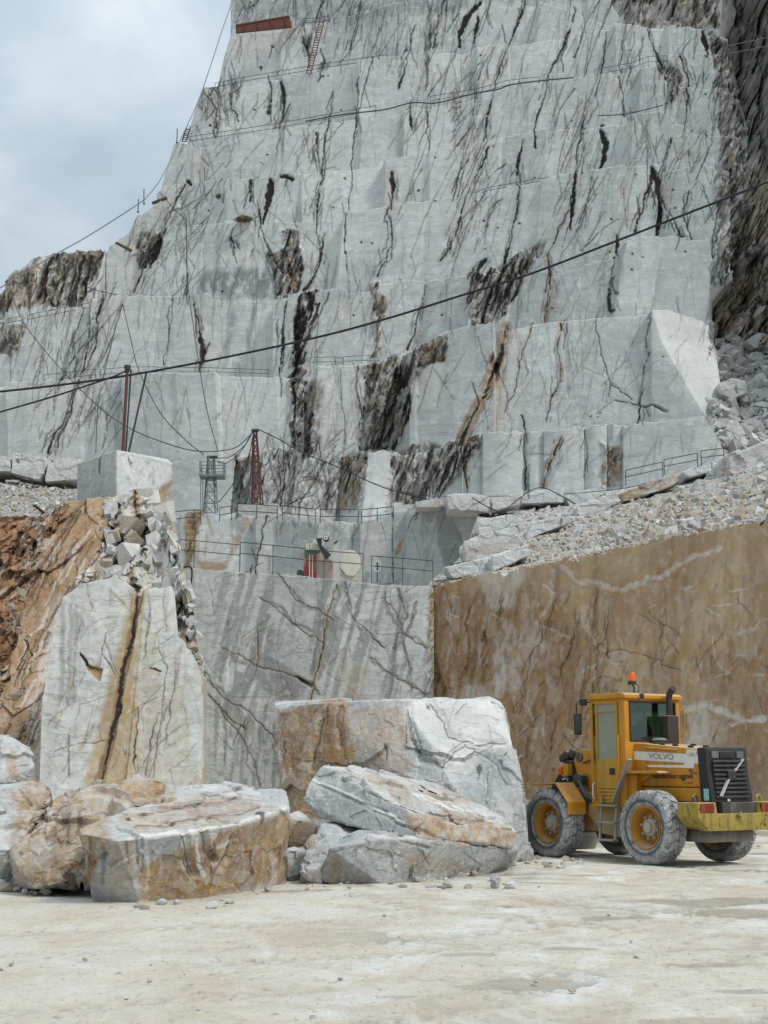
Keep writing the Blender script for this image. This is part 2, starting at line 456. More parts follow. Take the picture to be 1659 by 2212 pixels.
    # broken rock weathers cell by cell: some faces are mineral-black or ochre, fresh breaks are pale
    st[..., 0] = np.clip(st[..., 0] + ro * .5 * (c3 > .86), 0, 1)
    wr = np.stack([sample(WHITE, Uu, Vv), sample(RUST, Uu, Vv), np.zeros_like(Uu)], -1)
    wr[..., 0] = np.clip(np.maximum(wr[..., 0], pale) + ro * .45 * (c2 > .72), 0, 1)
    # the ledge on top and the returns at either end
    steep = np.clip(np.abs(np.gradient(vt, us)) / 1.2, 0, 1)
    back = np.stack([np.zeros_like(us), ledge * (1 - .97 * steep), np.full_like(us, .25) * px[:, -1]], -1)
    dusty = np.zeros_like(wr[:, -1:, :]); dusty[..., 0] = .6
    p = np.concatenate([p, p[:, -1:, :] + back[:, None, :]], 1)
    st = np.concatenate([st, st[:, -1:, :] * 0], 1); wr = np.concatenate([wr, dusty], 1)
    wr[:, -2, 0] = np.maximum(wr[:, -2, 0], .5 * (1 - steep))
    def ret(a, dx):
        return a + np.array([dx, side, 0.0])
    p = np.concatenate([ret(p[:1], .02 * side), p, ret(p[-1:], -.02 * side)], 0)
    st = np.concatenate([st[:1], st, st[-1:]], 0); wr = np.concatenate([wr[:1], wr, wr[-1:]], 0)
    nu, nw = p.shape[:2]
    idx = np.arange(nu * nw).reshape(nu, nw)
    F = np.stack([idx[:-1, :-1], idx[1:, :-1], idx[1:, 1:], idx[:-1, 1:]], -1).reshape(-1, 4)
    me = mesh_from(name, p.reshape(-1, 3), F, mat, smooth)
    put_attr(me, st, wr)
    o = bpy.data.objects.new(name, me)
    link(o)
    tag(o, kind='structure')
    if label: o['label'] = label
    return o
# ------------------------------------------------------------------ tracing: cracks, stains, broken zones
def gash(q, w, val=.95, twigs=1):
    r = rough_line(q, 4)
    for i, (a, b) in enumerate(zip(r[:-1], r[1:])):
        f = i / len(r); ww = w * (.25 + .9 * math.sin(math.pi * min(1, .15 + f)) ** 1.5) * rng.choice((.4, .7, .9, 1.1))
        o = rng.uniform(-.25, .25) * w
        stroke(DARK, [(a[0] + o, a[1]), (b[0] + o, b[1])], ww, val * rng.uniform(.75, 1)); stroke(DEEP, [a, b], ww, .8)
    for k in range(twigs):
        a = rng.choice(r); L = rng.uniform(8, 30); stroke(DARK, rough_line([a, (a[0] + rng.uniform(-8, 8), a[1] + L)], 3), rng.uniform(.8, 2), .7)
def vein(q, w, val=.7):
    r = rough_line(q, 9)
    for a, b in zip(r[:-1], r[1:]):
        stroke(WHITE, [a, b], w * rng.choice((.1, .3, .6, 1.5)), val * rng.uniform(.35, 1), soft=2)
# upper face, long cracks that lean to the right
for q, w, b in [
    ([(1134, 0), (1100, 95), (1075, 165), (1055, 240), (1045, 305)], 4, .12), ([(1055, 320), (1030, 380), (1005, 425), (985, 500), (950, 566)], 4, .25),
    ([(895, 65), (878, 130), (860, 200)], 3, 0), ([(930, 25), (925, 125), (918, 200)], 3, 0), ([(1240, 15), (1180, 185), (1160, 250), (1157, 320)], 4, 0),
    ([(1257, 270), (1247, 330), (1242, 380), (1230, 450), (1180, 560)], 5, .15), ([(1130, 305), (1117, 360), (1117, 450), (1105, 500), (1090, 566)], 5, .1),
    ([(1410, 380), (1375, 480), (1370, 505)], 6, .1), ([(1395, 65), (1415, 115), (1440, 165)], 5, 0), ([(847, 370), (850, 400), (845, 460)], 7, .1),
    ([(886, 250), (889, 280)], 6, 0), ([(922, 235), (927, 325)], 2.5, 0), ([(843, 470), (848, 520), (835, 566), (815, 600)], 4, 0),
    ([(750, 590), (748, 470), (765, 300), (775, 180)], 2.5, 0), ([(688, 560), (685, 440), (700, 330), (720, 200)], 3.5, .1), ([(805, 130), (790, 190), (770, 270)], 2.5, 0),
    ([(683, 285), (690, 360), (692, 372)], 4, 0), ([(543, 390), (541, 440)], 5, 0), ([(440, 200), (470, 240), (468, 280)], 3, 0), ([(495, 200), (500, 235), (515, 262)], 3, 0),
    ([(404, 395), (380, 440), (350, 500), (310, 570), (285, 625)], 5, .1), ([(500, 515), (508, 540)], 5, 0), ([(560, 455), (572, 520), (590, 560)], 4, 0),
    ([(655, 625), (690, 560), (700, 500)], 5, .15), ([(1296, 0), (1240, 120)], 2.5, 0), ([(1450, 300), (1425, 370), (1405, 430)], 3.5, 0), ([(1420, 390), (1465, 470), (1490, 520)], 5, 0),
    ([(1495, 400), (1480, 450), (1500, 510)], 4, 0), ([(1330, 515), (1330, 565), (1317, 635), (1325, 675)], 6, .1), ([(1180, 555), (1185, 650), (1175, 690)], 4, .5),
    ([(920, 610), (900, 690), (880, 755)], 3.5, 0), ([(1050, 560), (1020, 600)], 9, 0), ([(1405, 675), (1395, 790), (1380, 910)], 2.6, 0), ([(1215, 690), (1212, 810), (1180, 910)], 3, .3),
    ([(1330, 860), (1380, 870), (1440, 890)], 3, 0), ([(1150, 700), (1120, 800), (1090, 890)], 1.8, .25), ([(1290, 700), (1320, 820), (1370, 860)], 1.6, 0),
    ([(420, 650), (432, 700), (440, 760), (432, 805)], 7, 0), ([(405, 590), (405, 645)], 3, 0), ([(620, 665), (612, 740), (605, 810)], 5.5, 0), ([(200, 670), (170, 830), (105, 980)], 4.5, .15),
    ([(230, 650), (190, 800), (120, 985)], 3.5, .1), ([(355, 790), (365, 700), (375, 640)], 2, 0), ([(772, 792), (775, 985)], 3, 0), ([(735, 800), (745, 900), (742, 960)], 2.2, 0),
    ([(1095, 702), (1070, 795), (1048, 860), (1010, 925), (992, 960)], 7, .9), ([(1127, 895), (1131, 980), (1135, 1058)], 3, 0), ([(1262, 930), (1264, 1040)], 2, 0),
    ([(1175, 1050), (1185, 1010), (1210, 950)], 3, .5), ([(1010, 1055), (1000, 1000), (1030, 960)], 3, .3),
    ([(660, 100), (680, 60), (700, 0)], 3, 0), ([(780, 0), (770, 60), (755, 110)], 3, 0), ([(960, 0), (948, 40), (935, 110)], 3, 0), ([(1060, 0), (1050, 40)], 2, 0),
    ([(583, 175), (586, 200), (580, 245)], 6, 0), ([(608, 172), (613, 200), (603, 280)], 6, 0), ([(655, 78), (662, 100), (668, 122)], 8, 0), ([(700, 130), (693, 155)], 8, 0),
    ([(1310, 70), (1300, 150), (1285, 210)], 2.2, 0), ([(1350, 60), (1335, 150), (1350, 250)], 2, 0), ([(1475, 300), (1490, 200), (1465, 120)], 3.5, .1)]:
    crack(q, w, .95, b, twigs=3)
for q, w in [([(1300, 270), (1312, 300), (1306, 340), (1293, 375)], 10), ([(1040, 5), (1004, 45), (992, 78), (993, 106)], 10), ([(1032, 35), (1022, 95)], 5),
             ([(1405, 365), (1420, 400), (1431, 450), (1425, 508)], 13), ([(585, 388), (583, 420), (575, 450), (568, 482)], 11), ([(605, 381), (632, 384), (628, 391)], 6),
             ([(1520, 68), (1530, 118)], 10), ([(345, 512), (320, 572)], 12), ([(545, 8), (548, 9)], 8), ([(587, 92), (589, 93)], 8), ([(561, 139), (563, 140)], 8),
             ([(655, 640), (640, 720), (632, 830), (628, 950)], 8), ([(404, 388), (414, 402)], 8), ([(1240, 425), (1232, 470), (1228, 505)], 6)]:
    gash(q, w)
# blackened water stains under some joints
patch(GREY, [(1402, 365), (1440, 380), (1455, 500), (1400, 505)], .6, 5, 9); patch(GREY, [(1293, 290), (1312, 290), (1305, 375), (1288, 375)], .5, 3, 4)
patch(GREY, [(600, 175), (620, 175), (612, 280), (598, 280)], .6, 3, 4); patch(GREY, [(435, 580), (600, 590), (600, 650), (405, 645)], .9, 9, 6, .9)
patch(GREY, [(740, 20), (850, 0), (850, 60), (742, 80)], .6, 9, 9, .9); patch(GREY, [(500, -200), (1320, -200), (1320, 0), (1020, 0), (1000, 30), (760, 60), (640, 50), (505, 60)], .75, 6, 5, .5)
# faint cracks everywhere, denser in bands
field((430, 20, 1330, 560), 110, 71, 9, (60, 260), (.7, 1.2), (.2, .5)); field((300, 20, 1540, 980), 90, 90, 1.5, (60, 160), (.7, 1.0), (.1, .28), wig=.3); field((830, 0, 1340, 600), 36, 72, 5, (80, 300), (.8, 1.5), (.35, .9), .12, 2)
field((960, 150, 1060, 560), 70, 66, 9, (20, 80), (1, 2.4), (.4, .9), .2, 1); field((1190, 240, 1270, 560), 45, 70, 10, (30, 110), (1, 2.4), (.4, .9), .12, 1)
field((1340, 120, 1580, 520), 80, 78, 17, (25, 100), (1, 2.4), (.4, .9), .08, 1); field((350, 250, 720, 650), 110, 84, 32, (15, 90), (.8, 1.9), (.3, .8), .05, 1)
field((0, 660, 640, 990), 110, 83, 10, (30, 160), (.7, 1.5), (.18, .55), .1); field((60, 660, 240, 990), 90, 70, 12, (30, 120), (.9, 2.2), (.4, .9), .15, 1)
field((640, 600, 1320, 940), 110, 78, 18, (30, 130), (.7, 1.6), (.18, .6), .12, 1); field((1080, 690, 1540, 920), 40, 74, 22, (30, 110), (.7, 1.4), (.2, .55), .1, 1)
field((260, 480, 420, 640), 50, 62, 16, (30, 120), (1, 2.2), (.3, .8), .1, 1); field((570, 980, 760, 1100), 90, 68, 22, (20, 90), (1, 2.6), (.4, .9), .2, 2)
field((430, 180, 520, 300), 45, 95, 25, (12, 60), (1, 2.6), (.5, .95), .1, 1); field((1000, 940, 1540, 1060), 40, 72, 25, (20, 80), (.7, 1.4), (.2, .5), .15)
field((440, 0, 1000, 140), 80, 75, 18, (20, 100), (1, 2.2), (.35, .85), .1, 1); field((660, 640, 830, 980), 40, 86, 8, (40, 120), (.8, 1.8), (.3, .7), .1, 1)
# broken and blackened zones
ZR = [(ROUGH, DARK, .55, [(610, 495), (630, 490), (646, 492), (650, 515), (655, 560), (645, 620), (622, 648), (602, 650), (600, 612), (585, 580), (572, 545), (590, 545), (600, 560), (612, 540)]),
      (ROUGH, DARK, .62, [(1015, 592), (1050, 595), (1090, 565), (1140, 540), (1178, 528), (1150, 585), (1110, 645), (1068, 705), (1014, 710)]),
      (ROUGH, DARK, .75, [(690, 632), (657, 640), (642, 700), (626, 800), (655, 800), (668, 730)]),
      (ROUGH, DARK, .60, [(850, 780), (900, 800), (885, 900), (850, 975), (805, 978), (830, 860)]),
      (ROUGH, DARK, .35, [(960, 965), (1045, 940), (1005, 1010), (965, 1060), (905, 1085), (870, 1080), (900, 1000)]),
      (ROUGH, DARK, .45, [(300, 500), (350, 500), (345, 520), (310, 580), (300, 560)]), (ROUGH, DARK, .55, [(215, 540), (240, 528), (212, 600), (178, 665), (168, 655)]),
      (ROUGH, DARK, .40, [(1325, -60), (1330, 40), (1340, 60), (1410, 60), (1480, 58), (1555, 60), (1552, -60)]),
      (ROUGH, DARK, .32, [(1535, 70), (1580, 85), (1600, 220), (1612, 300), (1606, 380), (1580, 450), (1552, 500), (1545, 400), (1560, 300), (1545, 180)]),
      (ROUGH, DARK, .6, [(1190, 270 / 2), (1440, 150), (1452, 172), (1470, 170), (1460, 210), (1448, 225), (1440, 190)]),
      (ROUGH, DARK, .5, [(625, 820), (655, 800), (668, 860), (690, 960), (655, 985), (628, 960)])]
ZR[9] = (ROUGH, DARK, .6, [(1425, 135), (1446, 150), (1472, 170), (1460, 212), (1450, 226), (1440, 190)])
for rch, dch, dv, q in ZR:
    patch(rch, q, 1.0, 6, 2); patch(GREY, q, .8, 8, 4, .5); patch(BROWN, q, .35, 8, 5, .9); patch(dch, q, min(1, dv + .12), 7, 1, .95)
patch(BROWN, [(615, 560), (640, 540), (645, 620), (615, 640)], .8, 5, 3); patch(BROWN, [(1330, 0), (1550, 0), (1540, 60), (1340, 60)], .35, 5, 4)
for q, br in [([(-140, 640), (0, 640), (40, 600), (70, 570), (110, 555), (160, 548), (190, 552), (225, 543), (215, 600), (180, 665), (135, 660), (60, 672), (20, 682)], .55),
              ([(795, 620), (818, 612), (829, 640), (828, 690), (815, 772), (805, 777), (808, 720)], .75), ([(785, 790), (800, 785), (860, 770), (895, 760), (900, 800), (885, 900), (850, 970), (790, 978), (783, 900)], .45),
              ([(846, 985), (905, 960), (980, 970), (1045, 940), (1005, 1010), (970, 1060), (905, 1085), (846, 1085)], .35), ([(505, 985), (545, 985), (575, 1010), (570, 1105), (510, 1105)], .3),
              ([(735, 985), (790, 975), (800, 1010), (770, 1110), (735, 1100)], .6), ([(-140, 700), (50, 700), (30, 760), (-140, 800)], .45), ([(890, 760), (960, 722), (962, 775), (915, 800), (895, 800)], .75),
              ([(640, 830), (690, 820), (700, 960), (650, 985)], .4), ([(565, 975), (600, 968), (680, 985), (740, 985), (735, 1105), (565, 1105)], .12), ([(1297, 955), (1340, 975), (1335, 1055), (1310, 1055), (1305, 1000)], .8)]:
    patch(ROUGH, q, .35 if br == .12 else .85, 6, 2); patch(GREY, q, .15 if br == .12 else .6, 8, 5, .7); patch(BROWN, q, br, 9, 5, .8); patch(DARK, q, {.35: .55, .3: .35, .6: .15, .12: .3, .8: .2}.get(br, .5), 9, 1, 1.0)
for k in range(9):
    x = 70 + k * 18 + rng.uniform(-6, 6); stroke(rng.choice((DARK, BROWN, WHITE)), rough_line([(x + 12, 560), (x, 610), (x - 8, 655)], 5), rng.uniform(2, 8), .8)
patch(BROWN, [(1060, 770), (1080, 790), (1062, 850), (1040, 862)], 1, 4, 2); patch(ROUGH, [(1060, 770), (1080, 790), (1062, 850), (1040, 862)], .7, 4, 2)
patch(BROWN, [(1085, 740), (1100, 760), (1080, 930), (1055, 930), (1070, 830)], .4, 5, 6)
for (x0, y0, x1, y1, n) in [(880, 790, 800, 975, 9), (1030, 600, 1150, 560, 10), (1000, 960, 900, 1070, 12), (700, 640, 640, 780, 6)]:
    for k in range(n):
        f_ = k / n; a = (x0 + (x1 - x0) * f_ + rng.uniform(-12, 12), y0 + (y1 - y0) * f_); L = rng.uniform(40, 110)
        stroke(DARK, rough_line([a, (a[0] - L * .42, a[1] + L)], 6), rng.uniform(2, 7), rng.uniform(.5, .9), 1.0)
# water marks, grey bands, cut blocks of another tone, one facet's sunlight painted pale
patch(GREY, [(225, 815), (262, 815), (268, 975), (228, 975)], .45, 2, 3); patch(GREY, [(497, 655), (510, 680), (497, 760), (478, 808), (485, 740)], .75, 4, 4)
patch(GREY, [(1230, 680), (1400, 675), (1390, 800), (1250, 790)], .35, 20, 18); patch(GREY, [(960, 730), (1000, 740), (990, 860), (960, 960), (935, 950)], .35, 6, 5)
patch(GREY, [(1335, 690), (1405, 672), (1430, 780), (1470, 880), (1400, 870)], .4, 10, 9); patch(GREY, [(830, 230), (1000, 200), (1010, 330), (830, 345)], .18, 10, 8)
patch(WHITE, [(1408, 676), (1440, 672), (1530, 705), (1545, 760), (1562, 860), (1588, 890), (1510, 890), (1468, 835), (1432, 750)], .38, 2, 1)  # sunlit brightness of the right-turned facet, put into the colour
patch(WHITE, [(1340, 522), (1420, 512), (1520, 525), (1535, 700), (1350, 672)], .18, 2, 2); patch(WHITE, [(505, 75), (630, 60), (650, 160), (480, 175)], .2, 6, 5)
stroke(WHITE, rough_line([(388, 857), (400, 885), (407, 915)], 2), 6, .7); stroke(WHITE, rough_line([(430, 870), (424, 905), (405, 925)], 2), 5, .6)
for q in ([(400, 490), (600, 487), (610, 520), (420, 560)], [(500, 300), (690, 270), (690, 360), (520, 390)], [(930, 440), (1080, 420), (1060, 520), (940, 560)], [(1150, 400), (1260, 385), (1220, 500)],
          [(680, 480), (750, 470), (745, 600), (690, 600)], [(1320, 160), (1420, 142), (1430, 230), (1310, 260)], [(350, 830), (560, 815), (560, 990), (350, 990)], [(50, 690), (180, 665), (150, 790), (30, 830)]):
    patch(GREY if rng.random() < .55 else WHITE, q, rng.uniform(.12, .26), 3, 2)
# rows of rubble, bolts and anchor holes
for k in range(70):
    x, y = rng.uniform(420, 1540), rng.uniform(30, 900); stroke(DARK, [(x, y), (x + 2, y + rng.uniform(-1, 2))], rng.uniform(2, 4), .8)
# right-hand natural rock
patch(ROUGH, [(1590, -200), (1800, -200), (1800, 760), (1530, 760), (1540, 520), (1600, 420)], 1, 3, 2)
patch(BROWN, [(1600, 380), (1800, 380), (1800, 760), (1545, 760), (1560, 560)], .62, 14, 9, .7); patch(DARK, [(1588, -200), (1800, -200), (1800, 330), (1650, 380), (1612, 300), (1600, 200)], .45, 14, 9)
patch(BROWN, [(1625, 0), (1659, 30), (1659, 110), (1630, 120)], .9, 8, 4); patch(DARK, [(1600, 560), (1700, 520), (1700, 720), (1620, 720)], .3, 10, 6)
for k in range(20):
    x, y = rng.uniform(1555, 1660), rng.uniform(400, 680); stroke(DARK, rough_line([(x, y), (x - 10, y + 50), (x - 12, y + 100)], 8), rng.uniform(2, 5), rng.uniform(.3, .7))

erase(ROUGH, [(794, 970), (843, 972), (843, 1100), (790, 1100)], .1, 2, 1); erase(DARK, [(794, 970), (843, 972), (843, 1100), (790, 1100)], .2, 2, 1); erase(BROWN, [(796, 970), (843, 972), (843, 1100), (792, 1100)], .1, 2, 1); patch(WHITE, [(794, 972), (842, 974), (842, 1095), (794, 1095)], .3, 2, 1)
erase(ROUGH, [(668, 790), (772, 790), (776, 985), (690, 985)], .1, 2, 1); erase(DARK, [(672, 792), (770, 792), (774, 985), (692, 985)], .6, 2, 1)
# second bench: the 1100 - 1260 strip
patch(BROWN, [(402, 1110), (440, 1105), (428, 1160), (415, 1225), (394, 1228), (398, 1160)], 1, 5, 2); patch(ROUGH, [(402, 1110), (440, 1105), (428, 1160), (415, 1225), (394, 1228)], .5, 4, 2)
patch(BROWN, [(430, 1208), (480, 1215), (495, 1225), (480, 1235), (430, 1232)], .8, 3, 2); stroke(BROWN, rough_line([(530, 1110), (505, 1180), (480, 1225)], 4), 9, .6)
crack([(577, 1115), (562, 1180), (552, 1238)], 4, .9); crack([(847, 1105), (850, 1255)], 2.5, .8, amp=1); crack([(765, 1128), (760, 1255)], 2, .6, amp=2)
patch(GREY, [(585, 1125), (690, 1130), (665, 1245), (592, 1240)], .75, 5, 3); patch(GREY, [(495, 1115), (525, 1115), (515, 1170), (498, 1165)], .7, 5, 3); patch(GREY, [(700, 1125), (735, 1128), (750, 1170), (690, 1200)], .6, 5, 3)
patch(GREY, [(940, 1120), (975, 1110), (1000, 1180), (985, 1240), (960, 1230)], .75, 9, 2); patch(GREY, [(905, 1105), (940, 1110), (920, 1160), (935, 1230), (915, 1200)], .6, 7, 2); patch(BROWN, [(850, 1190), (872, 1155), (866, 1190), (853, 1200)], 1, 2, 1)
field((400, 1110, 1010, 1250), 50, 75, 30, (15, 70), (.8, 1.5), (.25, .6), .3)
# striped lower wall
for x, w_, L, vv in [(505, 28, 130, .8), (535, 20, 215, .75), (478, 18, 80, .5), (575, 24, 175, .8), (600, 12, 120, .6), (640, 26, 180, .35), (700, 30, 160, .85), (745, 22, 230, .7), (785, 26, 260, .75), (815, 14, 120, .6), (845, 20, 200, .65), (880, 14, 150, .55)]:
    for k in range(3):
        x0 = x + rng.uniform(-14, 14); y0 = 1236 + (0 if k == 0 else rng.uniform(30, 240)); L_ = L * rng.uniform(.7, 1.3)
        ww = w_ * rng.uniform(.5, 1)
        patch(GREY, [(x0, y0), (x0 + ww, y0), (x0 + ww - L_ * .2, y0 + L_ * .7), (x0 + ww * .6 - L_ * .26, y0 + L_), (x0 + ww * .1 - L_ * .24, y0 + L_ * .95), (x0 - L_ * .14, y0 + L_ * .55)], vv * rng.uniform(.6, 1), 3, 1)
patch(GREY, [(560, 1400), (620, 1430), (670, 1480), (640, 1520), (560, 1490), (530, 1440)], .7, 8, 4)
for k in range(34):
    x, y = rng.uniform(450, 610), rng.uniform(1480, 1700); L = rng.uniform(50, 170); ww = rng.uniform(5, 16)
    patch(GREY, [(x, y), (x + ww, y), (x + ww * .5 - L * .05, y + L), (x - L * .05, y + L * .9)], rng.uniform(.4, .85), 3, 1)
for q in ([(560, 1290), (640, 1350), (700, 1390)], [(480, 1400), (560, 1440), (660, 1470), (690, 1500)], [(440, 1450), (500, 1520), (560, 1560), (610, 1620)], [(740, 1240), (760, 1330), (830, 1400)], [(600, 1240), (650, 1300), (720, 1340)],
          [(830, 1290), (870, 1370), (920, 1400)], [(800, 1420), (870, 1470), (920, 1500)], [(450, 1500), (520, 1590), (560, 1700)], [(860, 1270), (880, 1330), (850, 1400)], [(900, 1300), (870, 1390), (890, 1490)]):
    stroke(GREY, rough_line(q, 9), rng.uniform(3, 7), .75); crack(q, 1.1, .45, .2, 6, 3)
crack([(728, 1262), (705, 1350), (690, 1430), (672, 1510)], 2.4, .85, .7); patch(DEEP, [(638, 1460), (675, 1476), (672, 1488), (648, 1474)], 1.2, 2, 1); gash([(638, 1461), (674, 1480)], 4.5, twigs=0); crack([(480, 1535), (530, 1575)], 2.6, .85, .3); crack([(555, 1360), (552, 1450)], 2, .7, .3)
patch(BROWN, [(740, 1430), (800, 1440), (790, 1510), (730, 1510)], .4, 9, 8, .8); field((440, 1250, 920, 1700), 80, 72, 40, (20, 90), (.8, 1.4), (.2, .55), .25)
patch(ROUGH, [(930, 1262), (945, 1268), (935, 1400), (968, 1490), (960, 1505), (920, 1505), (925, 1380)], .8, 3, 2); patch(BROWN, [(930, 1270), (945, 1270), (940, 1380), (930, 1440), (925, 1380)], .8, 3, 2)
# the ochre wall
patch(BROWN, [(934, 1264), (1070, 1232), (1200, 1208), (1380, 1170), (1640, 1126), (1800, 1094), (1800, 1900), (934, 1900)], 1.0, 2, 2); patch(BROWN, [(1050, 1240), (1200, 1140), (1400, 1090), (1659, 1010), (1800, 980), (1800, 1095), (1380, 1175)], .35, 14, 10, .5)
patch(BROWN, [(-140, 1000), (170, 1030), (170, 1120), (-140, 1120)], .4, 9, 6, .6); patch(GREY, [(-140, 1000), (170, 1030), (170, 1120), (-140, 1120)], .8, 9, 6, .6)
for q, w_, vv in [([(1200, 1216), (1255, 1258), (1305, 1268), (1370, 1268), (1405, 1250), (1455, 1223), (1500, 1200), (1560, 1182)], 6, .6), ([(1480, 1530), (1520, 1522), (1560, 1535), (1600, 1555), (1655, 1552)], 9, .85),
                  ([(1500, 1590), (1560, 1575), (1600, 1556)], 5, .7), ([(1195, 1230), (1190, 1290), (1170, 1330)], 5, .45), ([(975, 1280), (972, 1400), (968, 1450)], 4, .5), ([(1160, 1345), (1200, 1360), (1230, 1375)], 4, .4),
                  ([(1330, 1390), (1300, 1420), (1260, 1450)], 4, .4), ([(1590, 1370), (1625, 1360), (1640, 1340)], 3, .5), ([(1550, 1430), (1570, 1455), (1580, 1440)], 3, .5), ([(1130, 1510), (1160, 1560), (1150, 1620)], 4, .4)]:
    vein(q, w_, vv); stroke(DEEP, q, 4, .25)
for k in range(60):
    x, y = rng.uniform(960, 1650), rng.uniform(1260, 1680); a = rng.uniform(0, 3.1); L = rng.uniform(8, 40)
    stroke(WHITE, rough_line([(x, y), (x + L * math.cos(a), y + L * math.sin(a))], 5), rng.uniform(1, 2.5), rng.uniform(.3, .7))
patch(GREY, [(1485, 1525), (1560, 1540), (1600, 1558), (1560, 1578), (1500, 1590), (1480, 1570)], .85, 4, 3); patch(GREY, [(1590, 1150), (1700, 1120), (1700, 1190), (1620, 1200)], .8, 10, 7)
patch(GREY, [(1390, 1260), (1430, 1250), (1445, 1280), (1410, 1300)], .5, 4, 3); patch(GREY, [(1195, 1240), (1330, 1280), (1330, 1420), (1250, 1400)], .4, 16, 12)
patch(GREY, [(1300, 1450), (1500, 1380), (1659, 1420), (1659, 1700), (1480, 1640), (1300, 1560)], .38, 22, 16); patch(GREY, [(1450, 1230), (1480, 1220), (1450, 1700), (1440, 1500)], .35, 6, 5)
for k in range(90):
    x, y = rng.uniform(960, 1320), rng.uniform(1290, 1640); L = rng.uniform(30, 130)
    ch = RUST if rng.random() < .55 else GREY
    stroke(ch, rough_line([(x, y), (x - L * .08, y + L * .5), (x - L * .12, y + L)], 6), rng.uniform(3, 12), rng.uniform(.25, .6), 2, soft=4)
for k in range(22):
    x, y = rng.uniform(1300, 1650), rng.uniform(1220, 1620); L = rng.uniform(30, 110)
    stroke(RUST, rough_line([(x, y), (x + L * .4, y + L * .5)], 8), rng.uniform(3, 9), rng.uniform(.2, .5), 2, soft=5)
patch(RUST, [(945, 1290), (1120, 1270), (1240, 1330), (1270, 1500), (1200, 1700), (960, 1700)], .55, 22, 16, .9); patch(RUST, [(1300, 1230), (1420, 1290), (1380, 1420), (1300, 1400)], .35, 20, 14, .9)
patch(RUST, [(1560, 1560), (1700, 1580), (1700, 1720), (1500, 1700)], .35, 16, 12, .9); patch(RUST, [(1530, 1400), (1600, 1430), (1590, 1520), (1530, 1500)], .6, 14, 8, .9)
for k in range(26):
    x, y = rng.uniform(1000, 1650), rng.uniform(1250, 1660); a, b = rng.uniform(15, 60), rng.uniform(15, 80)
    patch(rng.choice((GREY, WHITE, GREY)), [(x - a, y - b * .3), (x, y - b), (x + a, y - b * .4), (x + a * .7, y + b * .6), (x - a * .4, y + b)], rng.uniform(.2, .5), 12, 3, .6)
for k in range(46):
    x, y = rng.uniform(950, 1330), rng.uniform(1270, 1560); L = rng.uniform(60, 190); a = rough_line([(x, y), (x - L * .06, y + L * .5), (x - L * .1, y + L)], 5)
    stroke(rng.choice((RUST, RUST, RUST, DARK)), a, rng.uniform(2, 9), rng.uniform(.2, .45), 1, soft=4); stroke(DEEP, a, rng.uniform(3, 7), .4, soft=4)
for k in range(34):
    x, y = rng.uniform(950, 1650), rng.uniform(1240, 1680); L = rng.uniform(15, 60); an = rng.uniform(.6, 2.4)
    a = rough_line([(x, y), (x + L * math.cos(an), y + L * math.sin(an))], 6); stroke(DARK, a, rng.uniform(.7, 1.3), rng.uniform(.2, .5)); stroke(DEEP, a, 3, .4)
patch(ROUGH, [(960, 1300), (1300, 1260), (1400, 1500), (1300, 1800), (960, 1800)], .45, 16, 14); patch(ROUGH, [(1400, 1200), (1800, 1200), (1800, 1800), (1400, 1800)], .24, 16, 14)
for q in ([(1170, 1350), (1140, 1450), (1110, 1540)], [(1060, 1300), (1040, 1420)], [(1330, 1270), (1290, 1400), (1295, 1500)], [(1400, 1320), (1440, 1350), (1470, 1375)], [(1300, 1410), (1400, 1420), (1470, 1450)]):
    crack(q, 1.6, .6, 0, 8, 2)
